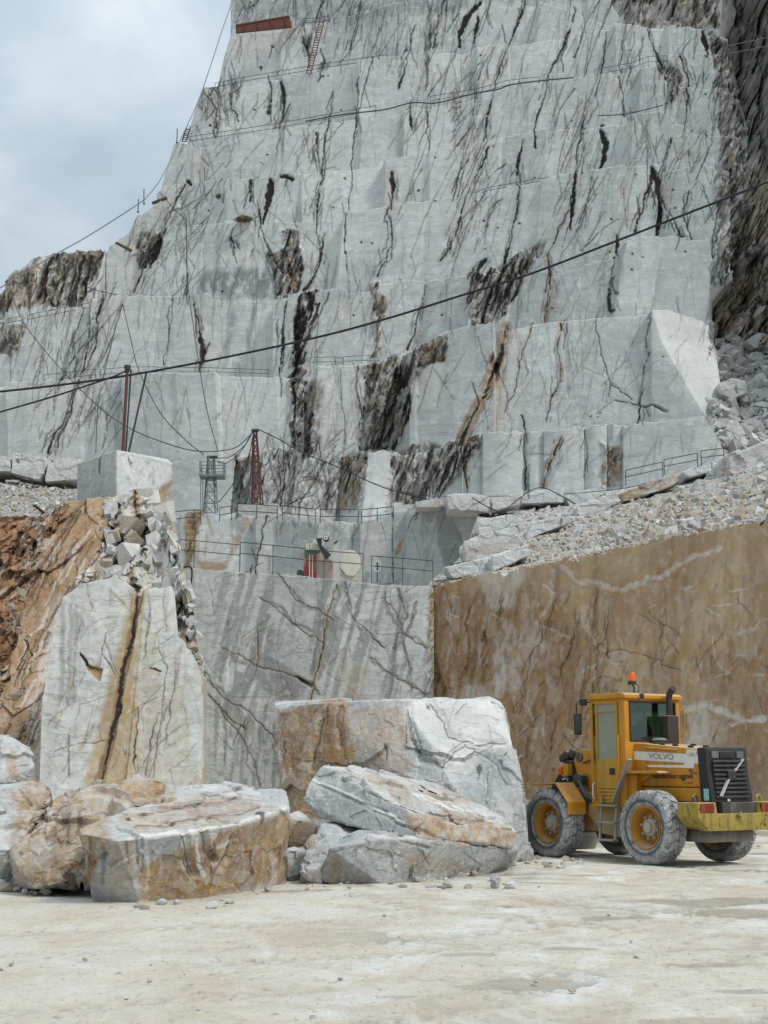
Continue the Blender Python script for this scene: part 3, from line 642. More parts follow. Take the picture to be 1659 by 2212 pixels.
# left pillar and the rust slope beside it: each is traced just before it is built
def draw_rust_slope():
    M[:] = 0
    RSL = [(-140, 1060), (130, 1065), (262, 1040), (250, 1110), (215, 1190), (175, 1265), (140, 1290), (115, 1380), (90, 1520), (60, 1760), (-140, 1760)]
    GUL = [(-140, 1080), (0, 1090), (105, 1085), (150, 1095), (120, 1160), (80, 1240), (45, 1330), (20, 1430), (-5, 1560), (-20, 1760), (-140, 1760)]
    CREST = [(236, 1050), (320, 1050), (350, 1090), (372, 1150), (392, 1230), (416, 1320), (440, 1450), (430, 1470), (395, 1420), (372, 1300), (300, 1300), (200, 1275), (150, 1300), (165, 1265), (205, 1200), (240, 1120)]
    patch(BROWN, RSL, .95, 9, 4); patch(RUST, RSL, .45, 14, 8, .9); patch(ROUGH, RSL, .14, 8, 4); patch(RUST, GUL, .95, 12, 5); patch(ROUGH, GUL, .95, 8, 5)
    patch(ROUGH, CREST, 1.0, 6, 3); patch(WHITE, CREST, .62, 7, 2, .5)
    # ochre clay running down between the white blocks of the crest
    for q, w_ in [([(300, 1062), (295, 1110), (306, 1160), (285, 1215), (292, 1260)], 20), ([(325, 1080), (338, 1130), (345, 1175)], 12), ([(210, 1190), (232, 1160), (255, 1165)], 9), ([(190, 1240), (230, 1225), (260, 1235)], 9), ([(388, 1330), (405, 1380), (428, 1440)], 8), ([(262, 1070), (250, 1130), (215, 1195), (180, 1255)], 10)]:
        stroke(BROWN, rough_line(q, 5), w_, .9, soft=5); stroke(RUST, rough_line(q, 6), w_ * .6, .8, soft=4); stroke(DARK, rough_line(q, 6), 1.8, .6); erase(WHITE, [(q[0][0] - w_ / 2, q[0][1]), (q[0][0] + w_ / 2, q[0][1]), (q[-1][0] + w_ / 2, q[-1][1]), (q[-1][0] - w_ / 2, q[-1][1])], .3, 5, 2)
    patch(WHITE, [(333, 1172), (352, 1178), (368, 1215), (376, 1276), (330, 1282)], 1.0, 2, 1); erase(ROUGH, [(333, 1172), (352, 1178), (368, 1215), (376, 1276), (330, 1282)], .1, 2, 2)
    patch(BROWN, [(400, 1350), (420, 1370), (432, 1450), (412, 1440)], .55, 8, 4)
    # the smooth ochre slip plane: streaks that run down its dip
    for k in range(150):
        x, y = rng.uniform(60, 262), rng.uniform(1075, 1560); L = rng.uniform(40, 150); a = rough_line([(x, y), (x - L * .30, y + L * .5), (x - L * .55, y + L)], 4)
        ch = rng.choice((RUST, RUST, DARK, WHITE, BROWN, DEEP)); w_ = rng.uniform(2, 8) if ch != DARK else rng.uniform(1, 3)
        stroke(ch, a, w_, rng.uniform(.25, .6), 1, soft=3)
        if ch == DARK: stroke(DEEP, a, w_ * 2, .6, soft=3)
    patch(WHITE, [(120, 1290), (160, 1270), (120, 1420), (85, 1560), (60, 1700), (30, 1700), (70, 1480)], .45, 14, 3, .9)
    for k in range(34):
        x, y = rng.uniform(-20, 110), rng.uniform(1110, 1600); L = rng.uniform(20, 70); a = rough_line([(x, y), (x - L * .4, y + L)], 6)
        stroke(DARK, a, rng.uniform(1, 4), rng.uniform(.4, .8)); stroke(DEEP, a, rng.uniform(4, 9), .8, soft=4)
def draw_pillar():
    M[:] = 0
    FIS = [(305, 1270), (290, 1340), (278, 1410), (262, 1470), (252, 1530), (236, 1610), (215, 1690)]
    stroke(BROWN, FIS, 22, .9, 60, soft=14); stroke(RUST, rough_line(FIS, 5), 12, .9, 10, soft=4); gash(FIS, 6); gash([(262, 1470), (240, 1590), (217, 1690)], 7); stroke(DEEP, FIS, 10, .9, 14, soft=4)
    patch(BROWN, [(250, 1480), (300, 1460), (305, 1600), (302, 1700), (205, 1700), (225, 1620)], .85, 5, 4, .4); patch(BROWN, [(300, 1300), (345, 1400), (352, 1700), (292, 1700), (282, 1450)], .38, 8, 9); patch(BROWN, [(365, 1480), (405, 1470), (420, 1700), (360, 1700)], .34, 8, 9)
    patch(BROWN, [(172, 1410), (192, 1440), (220, 1446), (213, 1474), (190, 1452)], 1, 2, 1); patch(DEEP, [(172, 1410), (192, 1440), (220, 1446), (213, 1474), (190, 1452)], 1.2, 2, 1); gash([(172, 1410), (194, 1441), (220, 1447)], 4, twigs=0); patch(BROWN, [(180, 1425), (222, 1445), (215, 1470)], .9, 2, 1)
    patch(BROWN, [(325, 1443), (348, 1448), (345, 1462), (332, 1455)], 1, 1, 1); gash([(325, 1444), (348, 1451)], 3, twigs=0); crack([(325, 1325), (315, 1380), (310, 1425)], 1.8, .7); crack([(343, 1400), (362, 1440), (355, 1560)], 1.3, .6)
    crack([(300, 1530), (293, 1600), (300, 1690)], 2.6, .85, .5); crack([(345, 1540), (325, 1620), (310, 1690)], 1.8, .7, .3); crack([(360, 1530), (340, 1600), (332, 1680)], 1.6, .65, .3); crack([(380, 1450), (368, 1540), (360, 1600)], 1.6, .6, .4)
    crack([(220, 1400), (240, 1440), (250, 1465)], 2, .7); crack([(115, 1625), (180, 1605), (230, 1600)], 1.5, .5); crack([(150, 1590), (148, 1680)], 2, .6)
    for x in (134, 150, 160): patch(GREY, [(x, 1310), (x + 10, 1300), (x + 4, 1500), (x - 8, 1540)], .5, 3, 2)
    field((100, 1300, 430, 1700), 45, 80, 35, (20, 90), (.8, 1.5), (.25, .6), .3, 1)
# ------------------------------------------------------------------ the mountain: benches from the back to the front
def far(Y0):
    return lambda u, t: Y0 * (1 - 0.105 * (u - 375) / 1045)
rock_face('cliff', [(498, -190), (1560, -190)], [(498, 80), (1560, 70)], far(207), seed=1, amp=.06)
rock_face('cliff', [(468, 193), (484, 120), (499, 70), (625, 57), (685, 55), (829, 24), (920, 7), (1060, -14), (1330, 55), (1552, 40)], [(470, 205), (1552, 120)], far(196), seed=2, amp=.05, slabs=130)
rock_face('cliff', [(406, 301), (424, 240), (438, 196), (520, 187), (575, 172), (665, 160), (750, 150), (829, 134), (909, 120), (1069, 100), (1229, 75), (1329, 62), (1419, 60), (1524, 62), (1530, 75), (1575, 82), (1590, 160), (1592, 240)],
          [(405, 312), (1592, 250)], far(184), seed=3, slabs=120)
rock_face('cliff', [(346, 412), (360, 360), (376, 307), (455, 306), (500, 300), (600, 282), (700, 267), (829, 242), (945, 225), (1075, 197), (1190, 180), (1330, 155), (1420, 142), (1470, 180), (1592, 205), (1610, 290)],
          [(345, 425), (1610, 330)], far(172), seed=4, slabs=120)
rock_face('cliff', [(340, 420), (355, 405), (410, 398), (500, 394), (580, 385), (690, 367), (829, 346), (930, 325), (1055, 307), (1180, 280), (1305, 265), (1430, 245), (1500, 290), (1608, 300), (1604, 372)],
          [(280, 510), (1604, 420)], far(160), seed=5, slabs=110)
rock_face('cliff', [(228, 548), (236, 527), (277, 500), (300, 455), (345, 425), (350, 486), (435, 484), (500, 483), (565, 480), (650, 477), (750, 465), (829, 451), (860, 445), (980, 427), (1055, 415), (1150, 400), (1265, 380), (1380, 365), (1520, 340), (1602, 380), (1579, 450)],
          [(180, 690), (640, 670), (1050, 640), (1560, 590)], far(147), seed=6, slabs=120)
rock_face('cliff', [(-140, 742), (-30, 660), (0, 640), (40, 600), (70, 568), (110, 553), (160, 547), (190, 552), (228, 543)], [(-140, 760), (228, 690)], 150, seed=7, slabs=40, slab_amp=.6)
rock_face('cliff', [(590, 645), (670, 640), (690, 635), (800, 630), (820, 611), (1015, 590), (1045, 600), (1180, 590), (1335, 545), (1342, 522), (1420, 512), (1520, 524), (1532, 600), (1540, 690)],
          [(590, 860), (880, 830), (1540, 740)], far(136), seed=8, slabs=110, slab_amp=.5)
def facet_shape(parts):
    # blocks standing out of a tier: each part runs from one depth to another, with a square corner between parts
    def f(u, v, t):
        s = np.zeros_like(u); lean_ = (v - 1000) * .10
        for a, b, d0, d1 in parts:
            m = (u + lean_ >= a) & (u + lean_ < b); s = np.where(m, d0 + (d1 - d0) * (u + lean_ - a) / (b - a), s)
        return s
    return f
# the left hand wall with its two lifts
rock_face('cliff', [(-140, 703), (0, 690), (40, 682), (150, 665), (265, 645), (400, 644), (640, 650), (652, 690)], [(-140, 850), (652, 820)], lambda u, t: 142 - u * .012, seed=9, slabs=90, slab_amp=.2)
rock_face('cliff', [(-140, 836), (0, 830), (180, 820), (280, 810), (400, 812), (640, 811), (655, 830)], [(-140, 1120), (655, 1060)], lambda u, t: 131 - u * .012, seed=10, slabs=110, slab_amp=.15, amp=.03)
rock_face('cliff', [(618, 835), (640, 815), (665, 792), (672, 790), (772, 790), (800, 785), (860, 770), (895, 758), (905, 780)], [(610, 1060), (905, 1060)], lambda u, t: 126 - u * .005, seed=11, slabs=0, shape=facet_shape([(600, 666, 55, 30), (666, 772, 0, 4), (772, 800, 30, 16), (800, 850, 40, 80), (850, 910, 70, 10)]), amp=.03)
def mid_shape(u, v, t):
    # the right end of the great block turns towards the right along a curved cut
    edge = np.interp(v, [670, 740, 800, 860, 920], [1408, 1430, 1465, 1500, 1540])
    return np.clip(u - edge, 0, 200) * 1.5
rock_face('cliff', [(884, 800), (893, 758), (930, 738), (960, 722), (1020, 710), (1095, 702), (1102, 712), (1120, 702), (1180, 690), (1300, 680), (1410, 672), (1440, 672), (1500, 690), (1530, 703), (1545, 760), (1556, 830), (1588, 888)],
          [(860, 1050), (1000, 1020), (1588, 950)], lambda u, t: 121 - (u - 880) * .012, seed=12, slabs=130, slab_amp=.15, amp=.03, shape=mid_shape, jag=2)
# broken lower tier behind the towers, and the cut stubs on the right
rock_face('cliff', [(360, 1005), (370, 1000), (500, 996), (512, 985), (530, 1003), (565, 980), (600, 970), (680, 985), (740, 985), (760, 975), (848, 975), (870, 985), (960, 962), (1005, 950), (1012, 940)],
          [(360, 1150), (1012, 1150)], lambda u, t: 112 - u * .004, seed=13, slabs=0, jag=4, amp=.03, shape=facet_shape([(340, 372, 40, 40), (372, 508, 30, 22), (508, 566, 60, 20), (566, 640, 4, 12), (640, 736, 0, 26), (736, 794, 50, -12), (794, 843, -12, -6), (843, 900, 40, 60), (900, 1020, 60, 10)]))
def stub_shape(u, v, t):
    # rounded sawn faces between the vertical wire cuts
    s = np.zeros_like(u)
    for a, b, dd in ((1000, 1042, 14), (1042, 1130, -6), (1130, 1175, 8), (1175, 1262, -4), (1262, 1310, 3), (1310, 1345, 16), (1345, 1570, 0)):
        m = (u >= a) & (u < b); x = (u - a) / (b - a)
        s = np.where(m, dd + 9 * (x - .5) ** 2 * 4, s)
    return s
rock_face('cliff', [(998, 965), (1040, 938), (1070, 934), (1130, 934), (1136, 930), (1180, 930), (1210, 928), (1262, 922), (1300, 918), (1320, 914), (1345, 922), (1400, 912), (1440, 909), (1500, 903), (1520, 900), (1550, 950), (1568, 985)],
          [(998, 1120), (1350, 1095), (1568, 1030)], lambda u, t: 108 - (u - 1000) * .012, seed=14, slabs=0, jag=3, shape=stub_shape, amp=.03)
FAR_ROCK = make_rock('far_outcrop', (.44, .42, .38, 1), (.27, .25, .22, 1), 11.0, browns=((.34, .24, .14, 1), (.17, .105, .05, 1)), greycol=(.17, .165, .155, 1), bump=.6, bed=(.6, .5, .2))
# natural rock at the right edge of the quarry
rock_face('rock_outcrop', [(1560, -190), (1950, -190)], [(1530, 760), (1950, 750)], lambda u, t: 205 - (u - 1560) * .2 - 30 * (1 - t), seed=15, slabs=0, rough0=.3, rough_amp=34, cell=30, vstretch=.85, smooth=False, warp=2, coarse=1.5, mat=FAR_ROCK, jag=4, amp=.1)
rock_face('rock_outcrop', [(1528, 590), (1534, 525), (1556, 500), (1582, 455), (1606, 430), (1640, 405), (1680, 395), (1820, 370), (1950, 340)], [(1528, 760), (1545, 770), (1950, 760)],
          lambda u, t: 138 - (u - 1530) * .1 + 8 * t, seed=16, slabs=0, rough0=.35, rough_amp=26, cell=24, vstretch=.85, smooth=False, warp=2, coarse=1.5, mat=FAR_ROCK, jag=8, amp=.08)
# the bench in front of the towers, and the sawn lower wall
rock_face('cliff', [(330, 1118), (365, 1116), (402, 1108), (480, 1105), (600, 1112), (700, 1119), (770, 1126), (800, 1122), (845, 1104), (900, 1098), (1000, 1100), (1030, 1106), (1032, 1180)],
          [(330, 1275), (1032, 1275)], lambda u, t: 100 - (u - 330) * .004, seed=17, slabs=70, slab_amp=.3, ledge=12, mat=MARBLE, jag=2.5)
rock_face('cliff', [(330, 1222), (395, 1225), (435, 1230), (540, 1236), (660, 1245), (745, 1254), (830, 1263), (926, 1265), (936, 1272)], [(330, 1790), (936, 1800)], lambda u, t: 60 - (u - 380) * .0035,
          seed=18, slabs=120, slab_amp=.05, ledge=30, mat=MARBLE_NEAR, jag=1.5, amp=.02, lean=.02, tilt=.035, slab_k=1, base_tone=False)
def wall_y(u, t):
    return 58.5 - (u - 935) * (58.5 - 43.5) / (1659 - 935)
rock_face('cliff', [(914, 1262), (936, 1264), (1000, 1252), (1070, 1236), (1200, 1213), (1280, 1196), (1380, 1176), (1480, 1156), (1640, 1130), (1800, 1098), (1950, 1064)], [(914, 1830), (1800, 1850), (1950, 1870)], wall_y,
          seed=19, slabs=0, ledge=1.5, mat=OCHRE, jag=8, amp=.14, lean=.03, rough_amp=9, cell=26, rough0=.03, vstretch=.4)
# debris slopes
def slope(name, top, bot, Y0, Y1, mat, seed, amp=9, cell=10, ledge=5):
    return rock_face(name, top, bot, lambda u, t: Y0(u) + (Y1(u) - Y0(u)) * t, mat, seed=seed, slabs=0, rough0=.85, rough_amp=amp, cell=cell, vstretch=1.0, ledge=ledge, jag=2, lean=0, amp=.25)
slope('scree', [(925, 1262), (940, 1250), (1000, 1200), (1030, 1120), (1060, 1080), (1200, 1074), (1340, 1058), (1450, 1035), (1560, 992), (1660, 950), (1800, 900), (1950, 850)],
      [(925, 1272), (936, 1270), (1070, 1242), (1200, 1219), (1380, 1182), (1480, 1162), (1640, 1137), (1800, 1105), (1950, 1072)], lambda u: wall_y(u, 0) + .6, lambda u: np.interp(u, [925, 1000, 1060, 1560, 1800], [60, 80, 106, 98, 90]), SCREE, 30)
slope('scree', [(1530, 760), (1545, 735), (1580, 722), (1660, 712), (1950, 690)], [(1530, 960), (1575, 985), (1660, 960), (1950, 900)], lambda u: np.full_like(u, 104.0), lambda u: np.full_like(u, 134.0), SCREE, 31, amp=12, cell=13)
slope('scree', [(-140, 1005), (0, 1020), (60, 1036), (165, 1040), (200, 1060)], [(-140, 1120), (200, 1110)], lambda u: np.full_like(u, 56.0), lambda u: np.full_like(u, 110.0), SCREE, 32, amp=6, cell=7)

# left: the rust coloured slope and the sawn pillar in front of it
draw_rust_slope()
rock_face('rock_outcrop', [(-140, 1112), (0, 1110), (100, 1105), (130, 1090), (200, 1074), (250, 1066), (315, 1066), (345, 1090), (370, 1125), (390, 1200), (410, 1290), (430, 1390), (436, 1460)], [(-140, 1780), (436, 1770)],
          lambda u, t: 44.2 + 9 * t * (1 - .6 * np.clip((u - 345) / 80, 0, 1)), seed=20, slabs=0, ledge=.6, mat=OCHRE, jag=5, rough_amp=34, cell=30, rough0=.04, amp=.15, vstretch=.45, side=1.2, smooth=False, warp=2.5, coarse=1.5)
draw_pillar()
rock_face('cliff', [(80, 1735), (84, 1700), (90, 1520), (104, 1440), (115, 1380), (137, 1292), (180, 1262), (250, 1246), (288, 1268), (303, 1292), (312, 1276), (330, 1275), (372, 1268), (378, 1285), (385, 1370), (415, 1412), (433, 1445), (434, 1500)],
          [(80, 1760), (434, 1760)], lambda u, t: 43 + .006 * (u - 80), seed=21, slabs=170, slab_amp=.1, ledge=1.6, mat=MARBLE_NEAR, jag=2.5, amp=.03, lean=.03, tilt=.05, slab_k=1, base_tone=False, side=.7)
# ------------------------------------------------------------------ the quarry floor
GR = NT('quarry_floor')
DV = GR.mapped((1, .5, 1)); g_big = GR.noise(.3, 5, .6, .8, DV); g_mid = GR.noise(.9, 8, .68, .6, GR.mapped((1, .55, 1), (0, 0, .1))); g_fine = GR.noise(5.5, 9, .78, .3, DV); g_pix = GR.noise(20, 5, .75, 0, DV)
g_str = GR.noise(1.1, 9, .72, .9, GR.mapped((.9, .75, 1), (0, 0, -.3)))
gc = GR.mix(GR.rng(g_big, .40, .60), (.60, .555, .47, 1), (.53, .455, .345, 1))
gc = GR.mix(GR.rng(g_mid, .45, .62), gc, (.59, .565, .505, 1))
gx = GR.n.new('ShaderNodeSeparateXYZ'); GR.l.new(GR.co(), gx.inputs[0])
zone = GR.rng(GR.math('ADD', gx.outputs[0], GR.math('MULTIPLY', g_big, 4.0)), .2, 3.6)          # whiter slurry to the right
wet = GR.math('MULTIPLY', GR.rng(g_str, .52, .60), GR.rng(zone, 0, 1, .35, 1.0))
white = GR.math('MULTIPLY', GR.rng(g_str, .49, .41), GR.rng(g_mid, .40, .56))
gc = GR.mix(GR.math('MULTIPLY', white, GR.rng(zone, 0, 1, .2, .7)), gc, (.72, .72, .70, 1))
gc = GR.mix(GR.math('MULTIPLY', wet, .5), gc, (.36, .315, .25, 1))
gc = GR.mix(GR.rng(g_fine, .54, .70, 0, .5), gc, (.31, .275, .22, 1))
gc = GR.mix(GR.rng(g_fine, .46, .32, 0, .5), gc, (.66, .63, .57, 1))
gc = GR.mix(GR.rng(g_pix, .57, .66, 0, .6), gc, (.21, .19, .155, 1))
g_sp = GR.noise(9, 6, .7, 0, DV)
gc = GR.mix(GR.math('MULTIPLY', GR.rng(g_sp, .60, .66), .6), gc, (.20, .18, .15, 1))
gc = GR.mix(GR.math('MULTIPLY', GR.rng(g_sp, .38, .33), .6), gc, (.72, .70, .65, 1))
pud = GR.math('MULTIPLY', GR.rng(GR.noise(.5, 5, .6, .8, GR.mapped((.55, .8, 1), (0, 0, -.15))), .57, .60), GR.rng(zone, .1, .7))
gc = GR.mix(GR.math('MULTIPLY', pud, .7), gc, (.33, .285, .225, 1))
trk = GR.attr('stain'); trs = GR.n.new('ShaderNodeSeparateColor'); GR.l.new(trk.outputs['Color'], trs.inputs[0])
gc = GR.mix(GR.math('MULTIPLY', trs.outputs[0], GR.rng(g_mid, .3, .6, .6, 1.0)), gc, (.31, .268, .205, 1))
wetp = GR.math('MULTIPLY', trs.outputs[2], 1.0, True)
gc = GR.mix(GR.math('MULTIPLY', wetp, .55), gc, (.31, .265, .20, 1))
pud = GR.math('MAXIMUM', pud, wetp)
gro = GR.math('SUBTRACT', GR.rng(g_fine, .3, .7, .75, .95), GR.math('MULTIPLY', pud, .5))
gh = GR.math('ADD', GR.math('MULTIPLY', g_fine, 1.2), GR.math('ADD', GR.math('MULTIPLY', g_str, .6), GR.math('MULTIPLY', g_pix, .25)))
gh = GR.math('MULTIPLY', gh, GR.math('SUBTRACT', 1.0, GR.math('MULTIPLY', pud, .95)))
GR.done(gc, gro, GR.bump(gh, .55, .06), spec=.35)
xs = np.concatenate([[-600, -200, -80, -40], np.arange(-16, 16.01, .05), [40, 80, 200, 600]])
ys = np.concatenate([[-300, -60, -10, 0, 4], 5 + 40 * (np.linspace(0, 1, 420) ** 1.6), [60, 100, 200, 500, 1000]])
X, Yg = np.meshgrid(xs, ys, indexing='ij')
gp = np.stack([X, Yg, np.zeros_like(X)], -1)
Z = .05 * fbm(gp * .3, 71, 3) + .02 * fbm(gp * np.array([1.1, 1.6, 1]), 72, 4) + .010 * fbm(gp * 5.0, 73, 3)
Z = np.where((np.abs(X) > 17) | (Yg < 4.5) | (Yg > 45), 0, Z) - .01
# tyre tracks: pairs of shallow ruts with a tread print
TR = np.zeros_like(X); TD = np.zeros_like(X); tr_r = random.Random(4)
def track(pts, gauge=1.75, w=.42, val=1.0):
    Q = spline2(pts)
    for sd in (-1, 1):
        acc = 0.0
        for (x0, y0), (x1, y1) in zip(Q[:-1], Q[1:]):
            dx, dy = x1 - x0, y1 - y0; Ln = math.hypot(dx, dy); nx, ny = -dy / Ln, dx / Ln
            ax, ay = x0 + nx * gauge / 2 * sd, y0 + ny * gauge / 2 * sd
            m = (np.abs(X - ax) < 1) & (np.abs(Yg - ay) < 1)
            if m.any():
                s_ = ((X[m] - ax) * dx + (Yg[m] - ay) * dy) / Ln; o_ = (X[m] - ax) * nx + (Yg[m] - ay) * ny
                k = np.clip((w / 2 - np.abs(o_)) / .05, 0, 1) * ((s_ > -.02) & (s_ < Ln + .02))
                tread = .55 + .45 * np.sign(np.sin((acc + s_ + np.abs(o_) * .8) * 2 * math.pi / .24))
                TR[m] = np.maximum(TR[m], val * k * tread); TD[m] = np.minimum(TD[m], -.028 * k * tread)
                rim = np.clip(1 - np.abs(np.abs(o_) - w / 2 - .05) / .06, 0, 1) * ((s_ > -.02) & (s_ < Ln + .02)); TD[m] = TD[m] + .015 * rim * (TD[m] > -.001)
            acc += Ln
def spline2(pts, n=14):
    p = [np.array(q, float) for q in pts]; p = [2 * p[0] - p[1]] + p + [2 * p[-1] - p[-2]]; out = []
    for i in range(1, len(p) - 2):
        for k in range(n):
            t = k / n; a, b, c, d = p[i - 1:i + 3]
            out.append(tuple(.5 * (2 * b + (c - a) * t + (2 * a - 5 * b + 4 * c - d) * t * t + (3 * b - a - 3 * c + d) * t ** 3)))
    return out
track([(9, 12), (5, 14.5), (1.5, 17.2), (.5, 20.5), (2.2, 25)], val=.8); track([(5.53, 25.6), (7.5, 22), (8.2, 17), (6.5, 11), (2, 7)], val=.9)
track([(-6, 9), (-1.5, 11.5), (3, 14), (8, 20), (11, 26)], val=.6); track([(-5, 13.5), (0, 15.2), (5, 19.5), (9.5, 21)], val=.55); track([(-3, 6), (1.5, 10), (4, 15), (4.8, 21)], val=.5)
brk = np.clip(.75 + 1.6 * fbm(gp * .9, 77, 3), 0, 1); TR *= brk; Z = Z + TD * brk
gp[..., 2] = Z
nu, nw = X.shape
idx = np.arange(nu * nw).reshape(nu, nw)
F = np.stack([idx[:-1, :-1], idx[1:, :-1], idx[1:, 1:], idx[:-1, 1:]], -1).reshape(-1, 4)
ground = bpy.data.objects.new('ground', mesh_from('ground', gp.reshape(-1, 3), F, GR.m, True))
# damp hollows where slurry water stands
WP = np.zeros_like(X)
for (u, v, ru, rv) in [(1500, 1948, 190, 9), (1620, 1975, 120, 11), (1330, 1985, 110, 6), (1130, 2120, 130, 10), (1050, 2128, 90, 9), (1560, 2080, 120, 7), (1480, 2206, 160, 9), (1330, 2215, 110, 8), (640, 1925, 90, 4), (1240, 2050, 90, 5), (1000, 2060, 60, 4), (1600, 2140, 70, 6), (860, 2150, 60, 5)]:
    c = floor_at(u, v); e1 = floor_at(u + ru, v); e2 = floor_at(u, v - rv); a_ = abs(e1.x - c.x); b_ = abs(e2.y - c.y)
    rr_ = ((X - c.x) / a_) ** 2 + ((Yg - c.y) / b_) ** 2 + 1.3 * fbm(gp * np.array([1.3, .9, 1]), 81, 4) + .5 * fbm(gp * 5, 82, 3)
    WP = np.maximum(WP, np.clip((1.0 - rr_) * 3, 0, 1) * (np.abs(X) < 17))
put_attr(ground.data, np.stack([TR, TR * 0, WP], -1), np.zeros(TR.shape + (3,)))
link(ground); tag(ground, kind='structure')
# ------------------------------------------------------------------ loose blocks
def hull_rock(name, label, pts, mat=None, vox=.03, amp=.02, facet=.06, fscale=1.2, cat='boulder', group=None, seed=0, dust=.5, cuts=0, stain=True, topamp=1.0, brown=0.0):
    pts = [Vector(p) for p in pts]
    base = Vector((sum(p.x for p in pts) / len(pts), sum(p.y for p in pts) / len(pts), min(p.z for p in pts)))
    bm = bmesh.new()
    for p in pts: bm.verts.new(p - base)
    r = bmesh.ops.convex_hull(bm, input=bm.verts)
    bmesh.ops.delete(bm, geom=[g for g in r['geom_interior'] if isinstance(g, bmesh.types.BMVert)], context='VERTS')
    rr = random.Random(seed)
    for k in range(cuts):                            # knocked-off corners
        v = rr.choice(list(bm.verts)); n = v.co.normalized() if v.co.length else Vector((0, 0, 1))
        n = (n + Vector((rr.uniform(-.4, .4), rr.uniform(-.4, .4), rr.uniform(0, .5)))).normalized()
        geo = list(bm.verts) + list(bm.edges) + list(bm.faces)
        bmesh.ops.bisect_plane(bm, geom=geo, plane_co=v.co - n * rr.uniform(.04, .16), plane_no=n, clear_outer=True)
        r = bmesh.ops.contextual_create(bm, geom=[e_ for e_ in bm.edges if e_.is_boundary])
    me = bpy.data.meshes.new(name); bmesh.ops.recalc_face_normals(bm, faces=bm.faces); bm.to_mesh(me); bm.free()
    o = bpy.data.objects.new(name, me); link(o)
    md = o.modifiers.new('r', 'REMESH'); md.mode = 'VOXEL'; md.voxel_size = vox
    dg = bpy.context.evaluated_depsgraph_get()
    m2 = bpy.data.meshes.new_from_object(o.evaluated_get(dg))
    o.modifiers.clear(); o.data = m2; m2.name = name; bpy.data.meshes.remove(me)
    n = len(m2.vertices)
    co = np.zeros(n * 3, np.float32); m2.vertices.foreach_get('co', co); co = co.reshape(-1, 3).astype(float)
    no = np.zeros(n * 3, np.float32); m2.vertices.foreach_get('normal', no); no = no.reshape(-1, 3).astype(float)
    w = co + np.array(base)
    q = w * fscale * np.array([1, 1, 1.5]) + .35 * np.stack([fbm(w * fscale * 1.5, seed + 3, 3), fbm(w * fscale * 1.5, seed + 4, 3), fbm(w * fscale * 1.5, seed + 5, 3)], -1)
    h1, _ = facets(q * 1.15, seed, .9); h2, c2 = facets(q * 4, seed + 7, .9); h3, _ = facets(q * 10, seed + 9, .9)
    a = np.where(no[:, 2:] > .5, topamp, 1.0)[:, 0]
    d = facet * .55 * a * ((h1 - .47) * 1.1 + (h2 - .5) * .22 + (h3 - .5) * .07) + amp * .55 * a * (fbm(w * 2.0, seed + 1, 4) + .35 * fbm(w * np.array([16, 16, 7]), seed + 2, 3))
    u, v = proj(w)
    if stain:
        d = d - sample(DEEP, u, v) * .05
    co = co + no * d[:, None]
    m2.vertices.foreach_set('co', co.astype(np.float32).ravel())
    m2.polygons.foreach_set('use_smooth', np.zeros(len(m2.polygons), bool))
    st = np.zeros((n, 3)); wr = np.zeros((n, 3))
    if stain:
        st[:, 0] = sample(DARK, u, v); st[:, 1] = sample(BROWN, u, v); st[:, 2] = sample(GREY, u, v); wr[:, 0] = sample(WHITE, u, v); wr[:, 1] = sample(RUST, u, v)
    st[:, 1] = np.clip(st[:, 1] + brown * np.clip(.6 + 1.2 * fbm(w * 1.1, seed + 8, 4), 0, 1.2), 0, 1)
    st[:, 0] = np.clip(st[:, 0] + .5 * (fbm(w * np.array([2.2, 2.2, 1]), seed + 12, 4) > .52) * a, 0, 1)
    wr[:, 0] = np.clip(wr[:, 0] + dust * .7 * np.clip(no[:, 2] - .25, 0, 1) * np.clip(.7 + 1.4 * fbm(w * 1.7, seed + 6, 4), 0, 1.3) + .22 * (c2 > .84) * (facet > .03), 0, 1)
    put_attr(m2, st, wr)
    m2.materials.clear(); m2.materials.append(mat or BOULDER)
    o.location = base
    tag(o, label, cat, group)
    return o
def ground_pt(u, v, dz=-.04):
    p = floor_at(u, v); return (p.x, p.y, dz)
G_ = lambda L: [P(*q) if len(q) == 3 else Vector(ground_pt(*q)) for q in L]
def down(L, dz=-.05):
    """the same points dropped to the floor"""
    return [Vector((p.x, p.y, dz)) for p in G_(L)]

M[:] = 0        # a fresh drawing for the largest block
patch(BROWN, [(700, 1515), (745, 1515), (790, 1690), (800, 1760), (600, 1780), (600, 1650), (590, 1540), (640, 1530)], .95, 8, 4, .3); patch(BROWN, [(750, 1520), (880, 1530), (890, 1690), (780, 1690)], .45, 12, 6, .6)
patch(RUST, [(705, 1530), (745, 1530), (775, 1690), (700, 1700)], .5, 8, 6, .8); patch(WHITE, [(880, 1515), (1075, 1508), (1110, 1600), (1000, 1640), (940, 1600), (890, 1580)], .4, 9, 5)
crack([(880, 1560), (900, 1620), (960, 1640), (1010, 1600)], 2, .6); crack([(1000, 1640), (1080, 1600), (1100, 1600)], 2, .5)
for k in range(26):
    x, y = rng.uniform(590, 900), rng.uniform(1525, 1740); L = rng.uniform(20, 80)
    stroke(rng.choice((DARK, RUST, RUST, WHITE)), rough_line([(x, y), (x + L * .1, y + L * .5), (x + L * .02, y + L)], 5), rng.uniform(1, 4), rng.uniform(.3, .7), 1)
